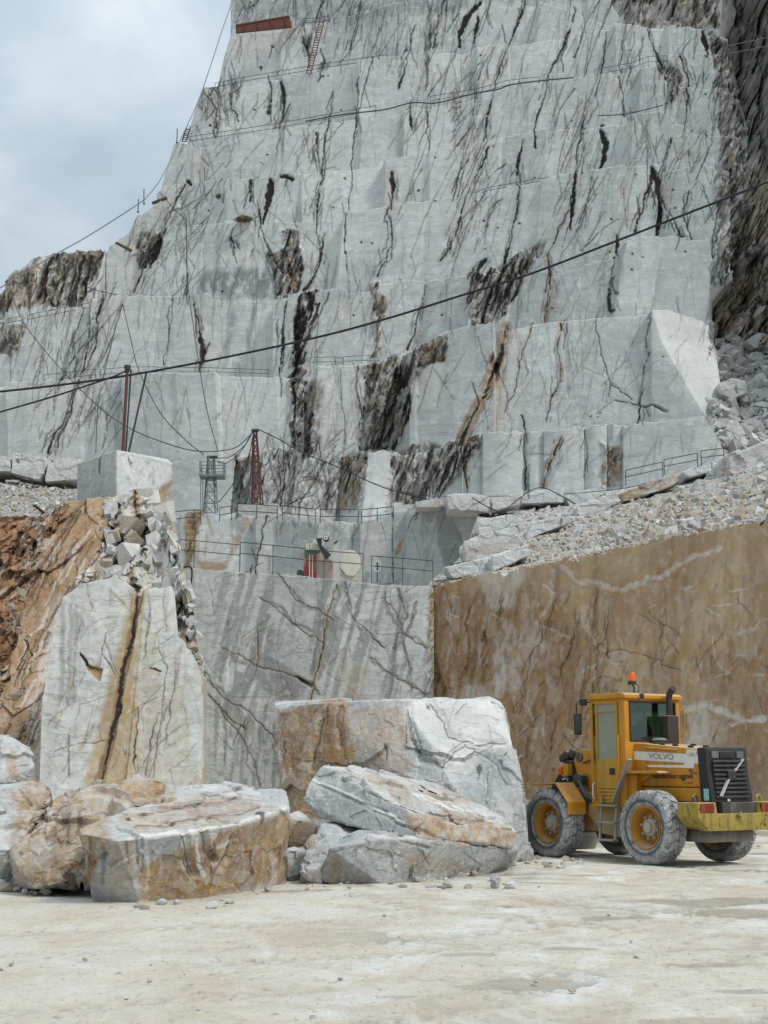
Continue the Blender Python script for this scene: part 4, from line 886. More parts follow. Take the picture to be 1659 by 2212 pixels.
for q, w_ in [([(882, 1530), (886, 1575), (905, 1630)], 6), ([(905, 1640), (960, 1650), (1005, 1610)], 4), ([(1005, 1605), (1070, 1640), (1100, 1690)], 5), ([(930, 1520), (970, 1590), (1040, 1605), (1090, 1600)], 5), ([(960, 1700), (1000, 1760)], 5), ([(700, 1545), (690, 1600), (675, 1660)], 5), ([(735, 1530), (738, 1610)], 4), ([(1060, 1660), (1050, 1740), (1070, 1800)], 4)]:
    stroke(DEEP, rough_line(q, 5), w_ * 2, .9, soft=6); stroke(DARK, rough_line(q, 5), w_ * .35, .6)
for q, w_ in [([(890, 1530), (960, 1525), (1060, 1520)], 14), ([(1010, 1600), (1100, 1600)], 7), ([(900, 1560), (940, 1610), (1000, 1640)], 9)]: stroke(WHITE, rough_line(q, 6), w_, .6, soft=6)
patch(GREY, [(1000, 1610), (1095, 1610), (1140, 1840), (1000, 1850)], .55, 14, 10, .4); patch(GREY, [(900, 1560), (1000, 1640), (930, 1690), (890, 1640)], .4, 8, 6)
hull_rock('marble_block', 'largest free standing block, half brown and half grey white, behind the tilted slab',
          G_([(584, 1540, 29), (592, 1524, 29), (690, 1518, 28.2), (866, 1513, 27.6), (890, 1560, 27.3), (1000, 1512, 28.2), (1058, 1508, 28.8), (1080, 1520, 28.8), (1092, 1545, 28.6), (1108, 1600, 27.8), (1128, 1700, 27.0), (1147, 1830, 26.2), (1140, 1858, 26.0),
              (1090, 1868, 25.4), (880, 1800, 26.8), (640, 1690, 28.2), (625, 1770, 28), (700, 1800, 27.6), (1060, 1510, 31), (600, 1520, 31), (612, 1650, 28.6)]) + down([(1150, 1800, 27), (1080, 1700, 31), (640, 1700, 31), (650, 1760, 28.2), (880, 1800, 26.6)]),
          vox=.026, facet=.13, amp=.03, fscale=.6, seed=9, cat='block', dust=.3)
M[:] = 0        # and one for the other loose blocks
patch(BROWN, [(300, 1880), (400, 1830), (470, 1800), (560, 1780), (622, 1750), (620, 1900), (440, 1940), (310, 1950)], .9, 8, 5, .3); patch(BROWN, [(230, 1830), (300, 1820), (290, 1940), (240, 1940)], .35, 7, 6, .5)
patch(BROWN, [(250, 1770), (420, 1715), (560, 1735), (600, 1740), (480, 1790), (300, 1800)], .55, 10, 6, .5); patch(RUST, [(350, 1750), (420, 1735), (440, 1760), (360, 1770)], .4, 6, 4)
patch(BROWN, [(30, 1700), (230, 1690), (380, 1690), (380, 1740), (250, 1760), (190, 1920), (60, 1910), (20, 1830)], .8, 14, 7, .45)
patch(BROWN, [(870, 1770), (960, 1740), (1050, 1770), (1115, 1800), (1107, 1832), (905, 1812)], .8, 9, 5, .6); patch(BROWN, [(740, 1670), (960, 1700), (1040, 1740), (900, 1750)], .45, 10, 6, .8)
patch(BROWN, [(700, 1660), (720, 1665), (715, 1690)], .3, 3, 2); patch(BROWN, [(620, 1770), (690, 1780), (680, 1830), (625, 1830)], .8, 5, 3); patch(BROWN, [(15, 1630), (35, 1620), (40, 1690), (18, 1690)], .7, 4, 4)
patch(BROWN, [(715, 1850), (735, 1850), (735, 1905), (712, 1905)], .7, 4, 4); patch(BROWN, [(860, 1840), (1000, 1850), (1000, 1890), (880, 1890)], .4, 10, 7, .6)

FB = [(300, 1880), (400, 1825), (470, 1795), (560, 1775), (624, 1745), (622, 1905), (440, 1940), (310, 1950)]
for k in range(46):
    x, y = rng.uniform(175, 620), rng.uniform(1800, 1860); L = rng.uniform(30, 90)
    stroke(rng.choice((DARK, RUST, GREY, WHITE)), rough_line([(x, y), (x + L * .05, y + L * .5), (x + L * .02, y + L)], 3), rng.uniform(1.5, 6), rng.uniform(.15, .45), 1, soft=3)
patch(GREY, [(310, 1808), (395, 1806), (385, 1850), (355, 1875), (320, 1840)], .75, 4, 2); patch(GREY, [(172, 1800), (240, 1820), (225, 1940), (200, 1945)], .5, 5, 4)
for q, w_ in [([(398, 1805), (402, 1850), (420, 1890)], 12), ([(440, 1800), (446, 1835), (462, 1860)], 12), ([(505, 1810), (490, 1850), (470, 1885)], 9), ([(470, 1885), (460, 1920)], 7), ([(415, 1895), (400, 1860)], 7)]:
    stroke(DEEP, rough_line(q, 3), w_, 1.0, soft=6); stroke(DARK, rough_line(q, 3), w_ * .22, .6)
for q in ([(424, 1812), (428, 1860), (440, 1890)], [(470, 1830), (500, 1820)], [(462, 1868), (480, 1862)]): stroke(WHITE, rough_line(q, 3), 5, .6, soft=3)
stroke(WHITE, rough_line([(250, 1815), (395, 1803), (515, 1781), (575, 1762), (622, 1747)], 5), 5, .8, soft=3)
for q in ([(300, 1765), (420, 1740), (520, 1725)], [(340, 1785), (480, 1760), (560, 1745)], [(420, 1715), (520, 1705)], [(290, 1790), (350, 1780)]):
    stroke(RUST, rough_line(q, 4), 4, .55, soft=3); stroke(DARK, rough_line(q, 4), 1.2, .5)
# hollows of the rough boulder
for q in ([(95, 1790), (120, 1770), (160, 1750), (215, 1740), (205, 1770), (160, 1800), (125, 1825), (90, 1815)], [(60, 1800), (90, 1775), (85, 1800), (60, 1830)], [(150, 1850), (180, 1830), (185, 1870)]):
    patch(DEEP, q, .9, 4, 9); patch(DARK, q, .42, 6, 4, .8); patch(BROWN, q, 1, 5, 3)
for k in range(16):
    x, y = rng.uniform(40, 200), rng.uniform(1720, 1890); L = rng.uniform(20, 60); q = rough_line([(x, y), (x + L * .7, y - L * .5)], 5)
    stroke(DEEP, q, rng.uniform(4, 9), .7, soft=4); stroke(DARK, q, 1.5, .5)
patch(BROWN, [(306, 1080), (374, 1032), (370, 1115), (326, 1112)], .85, 3, 2, .3); patch(DARK, [(312, 1078), (374, 1034), (372, 1050), (330, 1085)], .25, 3, 2); patch(WHITE, [(255, 985), (285, 990), (275, 1060), (300, 1070), (258, 1080)], .35, 8, 4, .5); patch(GREY, [(165, 1000), (250, 972), (250, 1090), (160, 1095)], .3, 2, 2)
stroke(WHITE, rough_line([(330, 1000), (310, 1040), (280, 1060)], 6), 4, .5, soft=3)
# tilted slab: sawn grey side with a pale groove
patch(GREY, [(655, 1728), (690, 1655), (720, 1668), (878, 1752), (905, 1812), (830, 1802), (690, 1768)], .62, 3, 2); erase(BROWN, [(655, 1728), (690, 1655), (720, 1668), (870, 1750), (860, 1805), (690, 1768)], .1, 3, 2)
stroke(WHITE, [(676, 1682), (760, 1718), (872, 1776)], 4, .9); stroke(DEEP, [(678, 1690), (760, 1727), (870, 1784)], 4, .5, soft=3)
for k in range(14):
    x, y = rng.uniform(760, 1090), rng.uniform(1690, 1800); L = rng.uniform(30, 110); q = rough_line([(x, y), (x + L, y + L * .36)], 4)
    stroke(rng.choice((DARK, RUST, WHITE)), q, rng.uniform(1, 3), rng.uniform(.35, .75)); stroke(DEEP, q, 3, .5, soft=3)
patch(GREY, [(690, 1830), (830, 1812), (1117, 1835), (1105, 1872), (912, 1902), (688, 1910)], .45, 8, 6, .3); patch(GREY, [(650, 1775), (820, 1795), (720, 1832), (650, 1880)], .4, 6, 5)
for q in ([(720, 1840), (790, 1830), (870, 1850)], [(900, 1830), (930, 1870)], [(1000, 1840), (1040, 1870)]): stroke(DARK, rough_line(q, 5), 1.6, .55)
hull_rock('marble_boulder', 'long squared marble boulder with an ochre stained front, nearest the camera on the quarry floor',
          G_([(165, 1787, 17.7), (172, 1800, 17.5), (252, 1814, 17.4), (395, 1801, 18.0), (515, 1779, 18.9), (575, 1760, 19.6), (622, 1745, 20.2), (612, 1733, 21.0), (600, 1730, 22), (420, 1735, 22), (280, 1748, 21), (240, 1765, 19.6),
              (203, 1947), (305, 1950), (440, 1938), (555, 1921), (616, 1905), (624, 1780, 20.6)]) + down([(240, 1765, 19.6), (600, 1730, 21.5)]), vox=.018, facet=.05, amp=.016, seed=1, dust=.3, topamp=1.3)
hull_rock('marble_slab', 'layered pale marble slab with rusty seams lying behind the squared ochre boulder',
          G_([(280, 1755, 22), (300, 1745, 22.5), (400, 1706, 24), (416, 1694, 25), (476, 1688, 25.6), (545, 1700, 25.2), (570, 1730, 23.3), (560, 1738, 22.6), (420, 1745, 22.2)]) + down([(285, 1755, 22), (570, 1735, 22.8), (545, 1700, 25.2), (420, 1692, 25)]),
          vox=.022, facet=.09, amp=.025, fscale=1.6, seed=2, dust=.6)
hull_rock('marble_slab', 'low dark grey slab with a flat ochre top in front of the striped sawn wall', G_([(548, 1712, 26.5), (618, 1712, 26.2), (626, 1745, 25.5), (560, 1748, 25.5), (545, 1730, 26), (612, 1706, 27.5), (555, 1706, 27.5)]) + down([(548, 1712, 26.5), (626, 1735, 25.5), (615, 1706, 27.5), (555, 1706, 27.5)]),
          vox=.035, facet=.06, seed=3, dust=.1)
hull_rock('rough_boulder', 'rough ochre boulder with dark hollows, propped up left of the squared front boulder',
          G_([(150, 1722, 22.5), (215, 1686, 23.2), (250, 1702, 22.5), (280, 1745, 21.5), (92, 1765, 21), (60, 1790, 20.2), (27, 1818, 20), (30, 1850, 19.6), (48, 1885, 19), (76, 1919, 18.9), (150, 1905, 18.7), (188, 1905, 18.8), (200, 1800, 18.9), (165, 1745, 20.5)])
          + down([(40, 1850, 20.5), (220, 1760, 22.5), (250, 1702, 23.0), (180, 1905, 19.3)], .05), vox=.022, facet=.24, amp=.06, fscale=.75, seed=4, dust=.35)
hull_rock('rough_boulder', 'rounded orange ochre boulder behind the layered slab, against the sawn pillar', G_([(235, 1712, 24), (255, 1695, 24.5), (302, 1677, 25), (345, 1690, 25), (368, 1705, 24.5), (388, 1726, 24), (330, 1745, 23.5), (250, 1745, 23.5)]) + down([(235, 1712, 24), (385, 1726, 24), (345, 1690, 25.6), (255, 1695, 25.4)]),
          vox=.03, facet=.16, amp=.05, seed=5, brown=.8, dust=.2)
hull_rock('marble_boulder', 'rounded white boulder with a yellow streak, heaped highest at the left edge', G_([(-60, 1590, 24), (0, 1595, 23.6), (30, 1598, 23.8), (62, 1618, 23.6), (77, 1655, 23.5), (75, 1697, 23.5), (0, 1690, 22.8), (-60, 1690, 23), (10, 1600, 25.5), (70, 1640, 25.2), (-60, 1600, 25.6), (70, 1700, 25)]), vox=.03, facet=.12, amp=.04, seed=6, dust=.4)
hull_rock('marble_slab', 'grey slab with rubble and rust on its flat top, under the white boulder at the left edge', G_([(-60, 1700, 22.3), (0, 1705, 21.8), (60, 1698, 22), (102, 1708, 22), (107, 1738, 21.9), (70, 1757, 21.7), (0, 1764, 21.5), (-60, 1770, 21.6), (70, 1685, 25), (-60, 1690, 25), (100, 1720, 24.5)]), vox=.03, facet=.10, amp=.04, seed=7, dust=.3)
hull_rock('marble_boulder', 'pale dusty boulder under the grey slab at the left edge', G_([(-70, 1765, 21.5), (0, 1762, 21.2), (70, 1755, 21.5), (98, 1752, 22), (60, 1800, 20.6), (30, 1838, 20.2), (-20, 1850, 20), (-70, 1860, 20)]) + down([(-70, 1765, 22.5), (95, 1752, 22.6), (30, 1838, 20.4), (-70, 1850, 20.2)]), vox=.03, facet=.12, amp=.05, seed=8, dust=.5)
hull_rock('marble_slab', 'tilted grey slab with a saw groove along its side and a flaky ochre end, resting on two flat blocks',
          G_([(655, 1730, 22.6), (668, 1690, 22.8), (692, 1655, 23.2), (706, 1652, 23.8), (770, 1690, 22.4), (878, 1752, 21.9), (690, 1767, 22.4), (752, 1780, 22.1), (830, 1801, 21.8), (905, 1812, 21.7), (1040, 1818, 22.6), (1106, 1832, 23.2), (1117, 1795, 23.3),
              (830, 1668, 24.8), (946, 1696, 25), (1030, 1729, 25), (1085, 1765, 24.6), (912, 1770, 21.9)]), vox=.019, facet=.055, amp=.018, fscale=1.4, seed=10, dust=.5, topamp=1.8)
hull_rock('marble_block', 'low grey block lying under the right end of the tilted slab', G_([(690, 1907), (712, 1832, 20.6), (790, 1800, 21.0), (830, 1812, 21.0), (932, 1817, 21.6), (1118, 1834, 23.4), (1104, 1870), (1040, 1887), (912, 1900), (830, 1907), (760, 1906), (1100, 1822, 24.5), (760, 1800, 22.5)]) + down([(1110, 1826, 24.6), (740, 1800, 22.6)]),
          vox=.019, facet=.07, amp=.02, seed=11, dust=.35, cat='block')
hull_rock('marble_boulder', 'grey boulder with pale veins squeezed under the left end of the tilted slab', G_([(648, 1862, 21.2), (672, 1830, 21.6), (694, 1778, 22.3), (740, 1772, 22.6), (826, 1800, 22.8), (715, 1832, 21.2), (690, 1880, 20.9), (650, 1878, 21)]) + down([(648, 1862, 21.4), (690, 1880, 21), (820, 1800, 23.2), (690, 1780, 23)]), vox=.026, facet=.12, amp=.03, seed=12, dust=.25)
hull_rock('rough_boulder', 'small rusty brown boulder between the front boulder and the big block', G_([(620, 1765, 24.5), (645, 1752, 25), (684, 1784, 24.5), (676, 1808, 24), (650, 1822, 23.8), (620, 1822, 24)]) + down([(620, 1765, 25.2), (684, 1784, 24.6), (650, 1822, 23.8)]), vox=.028, facet=.12, amp=.03, seed=13, brown=.9, dust=.15)
hull_rock('marble_boulder', 'low grey boulder in the gap right of the front boulder', G_([(618, 1835, 22), (660, 1826, 22.6), (692, 1850, 22), (688, 1896), (620, 1900)]) + down([(618, 1830, 23), (690, 1850, 22.5)]), vox=.026, facet=.08, amp=.03, seed=14, dust=.3)
hull_rock('marble_boulder', 'small grey stump of rock at the right foot of the big block', G_([(1128, 1838, 25.6), (1142, 1832, 25.8), (1152, 1856), (1120, 1864)]) + down([(1140, 1835, 26.2)]), vox=.02, facet=.04, amp=.02, seed=15)
# the cut cube on top of the pillar
hull_rock('marble_block', 'pale sawn cube of marble with a broken corner, on the rocky crest at left',
          G_([(167, 1002, 59), (252, 972, 56), (372, 1001, 60), (372, 1034, 60), (362, 1112, 59.4), (330, 1114, 57.8), (312, 1100, 57.2), (252, 1112, 56), (165, 1112, 59), (362, 992, 63.5), (358, 1105, 63.5), (300, 985, 63)]), mat=MARBLE_NEAR, vox=.03, facet=.012, amp=.012, seed=16, cat='block', dust=.1, cuts=0)
def quad_block(lab, q, Y, th, seed, mat=None, brown=0.0, name='marble_block', cat='block', group=None, facet=.13, dust=.4):
    Y = Y - 1.2; f = [P(u, v, Y) for u, v in q]
    zt = max(p.z for p in f); s_ = Y / FPX
    bk = [Vector((p.x + (.1 if i % 2 else -.1), p.y + th, p.z + (.6 * s_ if p.z > zt - 30 * s_ else 0))) for i, p in enumerate(f)]
    size = max(p.x for p in f) - min(p.x for p in f)
    return hull_rock(name, lab, f + bk, mat=mat or MARBLE, vox=max(.05, size / 60), facet=facet * size / 3.0, amp=.03 * size / 3, fscale=1.6 / max(.6, size) * 1.5, seed=seed, cat=cat, group=group, stain=False, brown=brown, dust=dust)
SB = 'blocks lying on the bench above the ochre wall'
for k, (lab, q, Y, th, br) in enumerate([
    ('flat brownish slab at the left end of the row of blocks under the cut stubs', [(897, 1084), (952, 1076), (955, 1096), (900, 1097)], 96, 2, .6),
    ('long flat slab with a clean square end, second in the row under the cut stubs', [(965, 1069), (1010, 1066), (1055, 1071), (1060, 1105), (970, 1101)], 95, 2.5, .15),
    ('grey square block with a brown end, third in the row under the cut stubs', [(1062, 1077), (1122, 1066), (1124, 1090), (1064, 1103)], 95, 2, .3),
    ('white rough slab, widest in the row under the cut stubs', [(1124, 1071), (1170, 1058), (1217, 1053), (1217, 1085), (1127, 1088)], 97, 2.5, 0),
    ('long white slab leaning against the foot of the cut stubs', [(1222, 1072), (1305, 1048), (1311, 1064), (1252, 1093), (1230, 1093)], 97, 2, 0),
    ('smooth grey block with a pointed dark end, above the debris slope', [(1247, 1094), (1330, 1060), (1342, 1081), (1291, 1111), (1247, 1119)], 88, 2.5, .1),
    ('long orange brown beam of stone below the railing', [(1340, 1064), (1455, 1025), (1471, 1038), (1432, 1058), (1346, 1084)], 90, 2, 1.9),
    ('grey slanting slab half buried in the debris slope', [(1148, 1129), (1230, 1108), (1233, 1128), (1136, 1166)], 78, 2, 0),
    ('white and tan boulder at the left foot of the debris slope', [(1002, 1170), (1060, 1148), (1112, 1138), (1133, 1164), (1126, 1179), (1006, 1214)], 72, 3, .4),
    ('flat grey block with rubble on top, above the white and tan boulder', [(1030, 1124), (1120, 1108), (1123, 1134), (1036, 1159)], 84, 2.5, .1),
    ('grey sawn block at the brink of the ochre wall', [(1062, 1201), (1141, 1175), (1144, 1199), (1066, 1234)], 60, 2, 0),
    ('long low pale block at the left brink of the ochre wall', [(962, 1224), (1060, 1203), (1063, 1231), (980, 1251)], 62, 2, 0),
    ('small brown rock on the brown patch of the debris slope', [(1262, 1169), (1288, 1163), (1292, 1190), (1266, 1190)], 62, 1.2, .6),
    ('huge pale block at the right edge above the debris slope', [(1572, 985), (1660, 950), (1820, 890), (1820, 985), (1659, 1000), (1580, 1040)], 86, 5, .3),
    ('white ledge block left of the huge pale block', [(1475, 1019), (1568, 986), (1568, 1013), (1482, 1031)], 91, 2.5, 0)]):
    quad_block(lab, q, Y, th, 40 + k, brown=br, group=SB)
for k, (lab, q, Y, br) in enumerate([
    ('round grey boulder caught in the rubble at the right edge', [(1553, 828), (1580, 816), (1610, 822), (1616, 848), (1582, 862), (1560, 850)], 116, .1),
    ('pale angular boulder at the top of the rubble at the right edge', [(1612, 735), (1640, 718), (1670, 725), (1672, 745), (1630, 752)], 128, .1),
    ('pale boulder at the lower end of the rubble beside the great smooth face', [(1568, 925), (1592, 905), (1610, 935), (1600, 965), (1575, 970)], 106, .1)]):
    quad_block(lab, q, Y, 3, 70 + k, brown=br, name='marble_boulder', cat='boulder')
for k, (lab, q) in enumerate([('grey block with a knocked off lower corner on the left ledge', [(28, 979), (95, 986), (104, 1001), (84, 1037), (24, 1021)]),
                              ('dark grey block with a pale top on the left ledge, beside the sawn cube', [(103, 998), (115, 986), (176, 993), (170, 1035), (97, 1041)]),
                              ('pale block cut by the left edge of the picture, on the left ledge', [(-30, 978), (21, 988), (22, 1019), (-30, 1016)])]):
    quad_block(lab, q, 98, 3, 80 + k, brown=.12, group='blocks on the left ledge')

# stones: a few shapes, clipped by random planes
def stone_mesh(seed, sub=2):
    bm = bmesh.new(); bmesh.ops.create_icosphere(bm, subdivisions=sub, radius=1)
    r = np.random.RandomState(seed)
    co = np.array([v.co[:] for v in bm.verts]) * r.uniform(.75, 1.15, 3)
    for k in range(9):
        n = r.normal(size=3); n /= np.linalg.norm(n); dcut = r.uniform(.45, .8)
        over = np.maximum(0, co @ n - dcut); co -= over[:, None] * n
    co += .03 * r.normal(size=co.shape)
    F = np.array([[v.index for v in f.verts] for f in bm.faces]); bm.free()
    co[:, 2] -= co[:, 2].min() * .75
    return co, F
STONES = [stone_mesh(s) for s in range(7)]
def shard_mesh(seed):
    # an angular shard: a skewed box with its corners knocked about
    r = np.random.RandomState(seed); dims = np.array([1.0, r.uniform(.5, .9), r.uniform(.45, 1.0)])
    pts = np.array([(x, y, z) for x in (-1, 1) for y in (-1, 1) for z in (-1, 1)], float) * dims * (1 + r.uniform(-.32, .18, (8, 3)))
    pts = np.concatenate([pts, r.normal(size=(3, 3)) * .75 * dims])
    bm = bmesh.new()
    for q in pts: bm.verts.new(q)
    rr = bmesh.ops.convex_hull(bm, input=bm.verts)
    bmesh.ops.delete(bm, geom=[g for g in rr['geom_interior'] if isinstance(g, bmesh.types.BMVert)], context='VERTS')
    bmesh.ops.triangulate(bm, faces=bm.faces); bm.verts.index_update()
    co = np.array([v.co[:] for v in bm.verts]); F = np.array([[v.index for v in f.verts] for f in bm.faces]); bm.free(); return co, F
LOW = [shard_mesh(20 + s) for s in range(12)]
def scatter(name, label, pts, sizes, mats, seed, kind='stuff', bed=None):
    """uncountable rubble: one mesh"""
    r = np.random.RandomState(seed); Vs, Fs, ms, n0 = [], [], [], 0
    for p, s in zip(pts, sizes):
        co, F = LOW[r.randint(len(LOW))]
        q = Quaternion(r.normal(size=4)).normalized().to_matrix() if True else None
        if bed is not None: q = (Matrix.Rotation(bed + r.normal() * .25, 3, 'Y') @ Matrix.Rotation(r.normal() * .3, 3, 'X') @ Matrix.Rotation(r.normal() * .5, 3, 'Z'))
        c = co @ np.array(q).T * s * r.uniform(.6, 1.25, 3)
        Vs.append(c + p); Fs.append(F + n0); n0 += len(co); ms.append(np.full(len(F), r.randint(len(mats))))
    me = mesh_from(name, np.concatenate(Vs), np.concatenate(Fs), None)
    for m_ in mats: me.materials.append(m_)
    me.polygons.foreach_set('material_index', np.concatenate(ms).astype(np.int32))
    o = bpy.data.objects.new(name, me); link(o)
    if kind == 'stuff': tag(o, label, 'rubble', kind='stuff')
    else: tag(o, kind='structure')
    return o
ST1 = make_rock('stone_white', (.60, .59, .57, 1), (.45, .44, .42, 1), .5)
ST2 = make_rock('stone_grey', (.42, .415, .40, 1), (.30, .295, .28, 1), .5)
ST3 = make_rock('stone_tan', (.46, .40, .32, 1), (.33, .27, .20, 1), .5)
r_ = np.random.RandomState(5)
def slope_points(n, top, bot, Y0, Y1, lo, hi, seed, pw=2.2):
    r = np.random.RandomState(seed)
    u = r.uniform(top[0][0], top[-1][0], n); t = r.uniform(0, 1, n)
    v = line(bot)(u) + (line(top)(u) - line(bot)(u)) * t
    Y = Y0(u) + (Y1(u) - Y0(u)) * t
    return at(u, v, Y - 1.2 * (Y > 60)), (lo + (hi - lo) * r.uniform(0, 1, n) ** pw) * Y / FPX
SC_T = [(1010, 1215), (1050, 1150), (1080, 1088), (1200, 1080), (1340, 1062), (1450, 1038), (1560, 1000), (1660, 955), (1700, 940)]
SC_B = [(1010, 1252), (1070, 1241), (1200, 1217), (1380, 1179), (1480, 1159), (1640, 1134), (1700, 1120)]
pa, sa = slope_points(2600, SC_T, SC_B, lambda u: wall_y(u, 0) + .6, lambda u: np.interp(u, [925, 1000, 1060, 1560, 1800], [60, 80, 106, 98, 90]), 1.2, 7, 1, 3)
pb, sb_ = slope_points(700, [(1300, 1100), (1450, 1045), (1560, 1010), (1700, 950)], SC_B[3:], lambda u: wall_y(u, 0) + .6, lambda u: np.interp(u, [925, 1000, 1060, 1560, 1800], [60, 80, 106, 98, 90]), 3, 14, 2, 3)
scatter('rubble', 'loose broken stone covering the debris slope above the ochre wall', np.concatenate([pa, pb]), np.concatenate([sa, sb_]), [ST1, ST2, ST3, ST3], 3)
pa, sa = slope_points(900, [(1532, 762), (1545, 738), (1580, 725), (1700, 712)], [(1532, 940), (1575, 985), (1700, 955)], lambda u: np.full_like(u, 104.0), lambda u: np.full_like(u, 134.0), 1.5, 14, 4, 3)
scatter('rubble', 'grey rubble sliding down beside the great smooth face at the right edge', pa, sa, [ST1, ST2, ST2], 5)
pa, sa = slope_points(500, [(-40, 1012), (0, 1020), (60, 1036), (165, 1042)], [(-40, 1110), (165, 1105)], lambda u: np.full_like(u, 56.0), lambda u: np.full_like(u, 110.0), 1, 6, 6, 3)
scatter('rubble', 'grey brown rubble on the left ledge above the rust slope', pa, sa, [ST2, ST3, ST1], 7)
# crest of the left pillar: broken lumps stuck in the rust slope
RUSTY = make_rock('stone_rusty', (.40, .30, .22, 1), (.22, .12, .075, 1), .8, browns=((.34, .2, .1, 1), (.17, .07, .03, 1)))
pa, sa = slope_points(60, [(-60, 1122), (0, 1118), (60, 1110), (90, 1110)], [(-60, 1740), (10, 1690), (60, 1300), (90, 1180)], lambda u: np.full_like(u, 44.4), lambda u: np.full_like(u, 52.6), 1.5, 10, 10, 2)
scatter('rubble', 'rust coloured broken stone on the gully at the left edge', pa, sa, [RUSTY, RUSTY, ST3], 11)
# the crest of the left pillar: shattered marble still in place, its slabs standing steeply
cr_r = np.random.RandomState(12); cp, cs = [], []
CT = line([(150, 1250), (200, 1165), (225, 1085), (250, 1068), (315, 1068), (338, 1080), (352, 1105), (372, 1132), (392, 1205), (412, 1300), (436, 1440)])
CB = line([(150, 1292), (180, 1268), (250, 1250), (290, 1276), (330, 1278), (372, 1272), (390, 1370), (415, 1412), (436, 1452)])
for k in range(190):
    u = cr_r.uniform(175, 434); a, b = CT(u), CB(u); v = a + (b - a) * cr_r.uniform(.02, 1)
    if 285 < u < 318 and v > 1120 and cr_r.rand() < .8: continue                # the ochre runnel stays open
    t_ = np.clip((1770 - v) / (1770 - CT(u)), 0, 1); Yk = 44.2 + 9 * t_ * (1 - .6 * np.clip((u - 345) / 80, 0, 1))
    cp.append(at(u, v, Yk + .12)); cs.append((5 + 19 * cr_r.rand() ** 1.6) * Yk / FPX * (1 if u < 380 else .6))
scatter('rock_outcrop', None, np.array(cp), np.array(cs), [ST1, ST1, make_rock('crest_marble', (.62, .61, .58, 1), (.50, .48, .44, 1), .8), ST3, ST3], 13, kind='structure', bed=1.25)
# loose stones on the floor, each its own
SM = []
for i, (co, F) in enumerate(STONES):
    for m_ in (ST1, ST3, ST2):
        SM.append(mesh_from('loose_stone', co, F, m_))
zone_list = [(60, 0, 130, 1880, 1935, .05, .16), (50, 1100, 1260, 1848, 1880, .02, .10), (50, 800, 1120, 1872, 1925, .02, .10), (20, 1150, 1640, 1790, 1830, .03, .16), (34, 180, 520, 1930, 1972, .02, .10), (20, 540, 830, 1900, 1940, .02, .08), (70, 0, 1659, 1900, 2205, .006, .03)]
stone_r = random.Random(3); n_st = 0
for n, u0, u1, v0, v1, s0, s1 in zone_list:
    for k in range(n if u1 > 200 else 40):
        u, v = stone_r.uniform(u0, u1), stone_r.uniform(v0, v1)
        p = floor_at(u, v); s = s0 + (s1 - s0) * stone_r.random() ** 2
        o = bpy.data.objects.new('loose_stone', stone_r.choice(SM)); COL.objects.link(o)
        o.location = (p.x, p.y, -.02 * s); o.scale = (s * stone_r.uniform(.7, 1.3), s, s * stone_r.uniform(.5, .9)); o.rotation_euler = (0, 0, stone_r.uniform(0, 6.3))
        big = s > .07
        tag(o, 'broken fist to head sized stone in the litter at the foot of the left boulders' if u1 <= 130 and u0 == 0 else 'small loose stone lying on the pale quarry floor', 'stone', 'loose stones on the quarry floor')
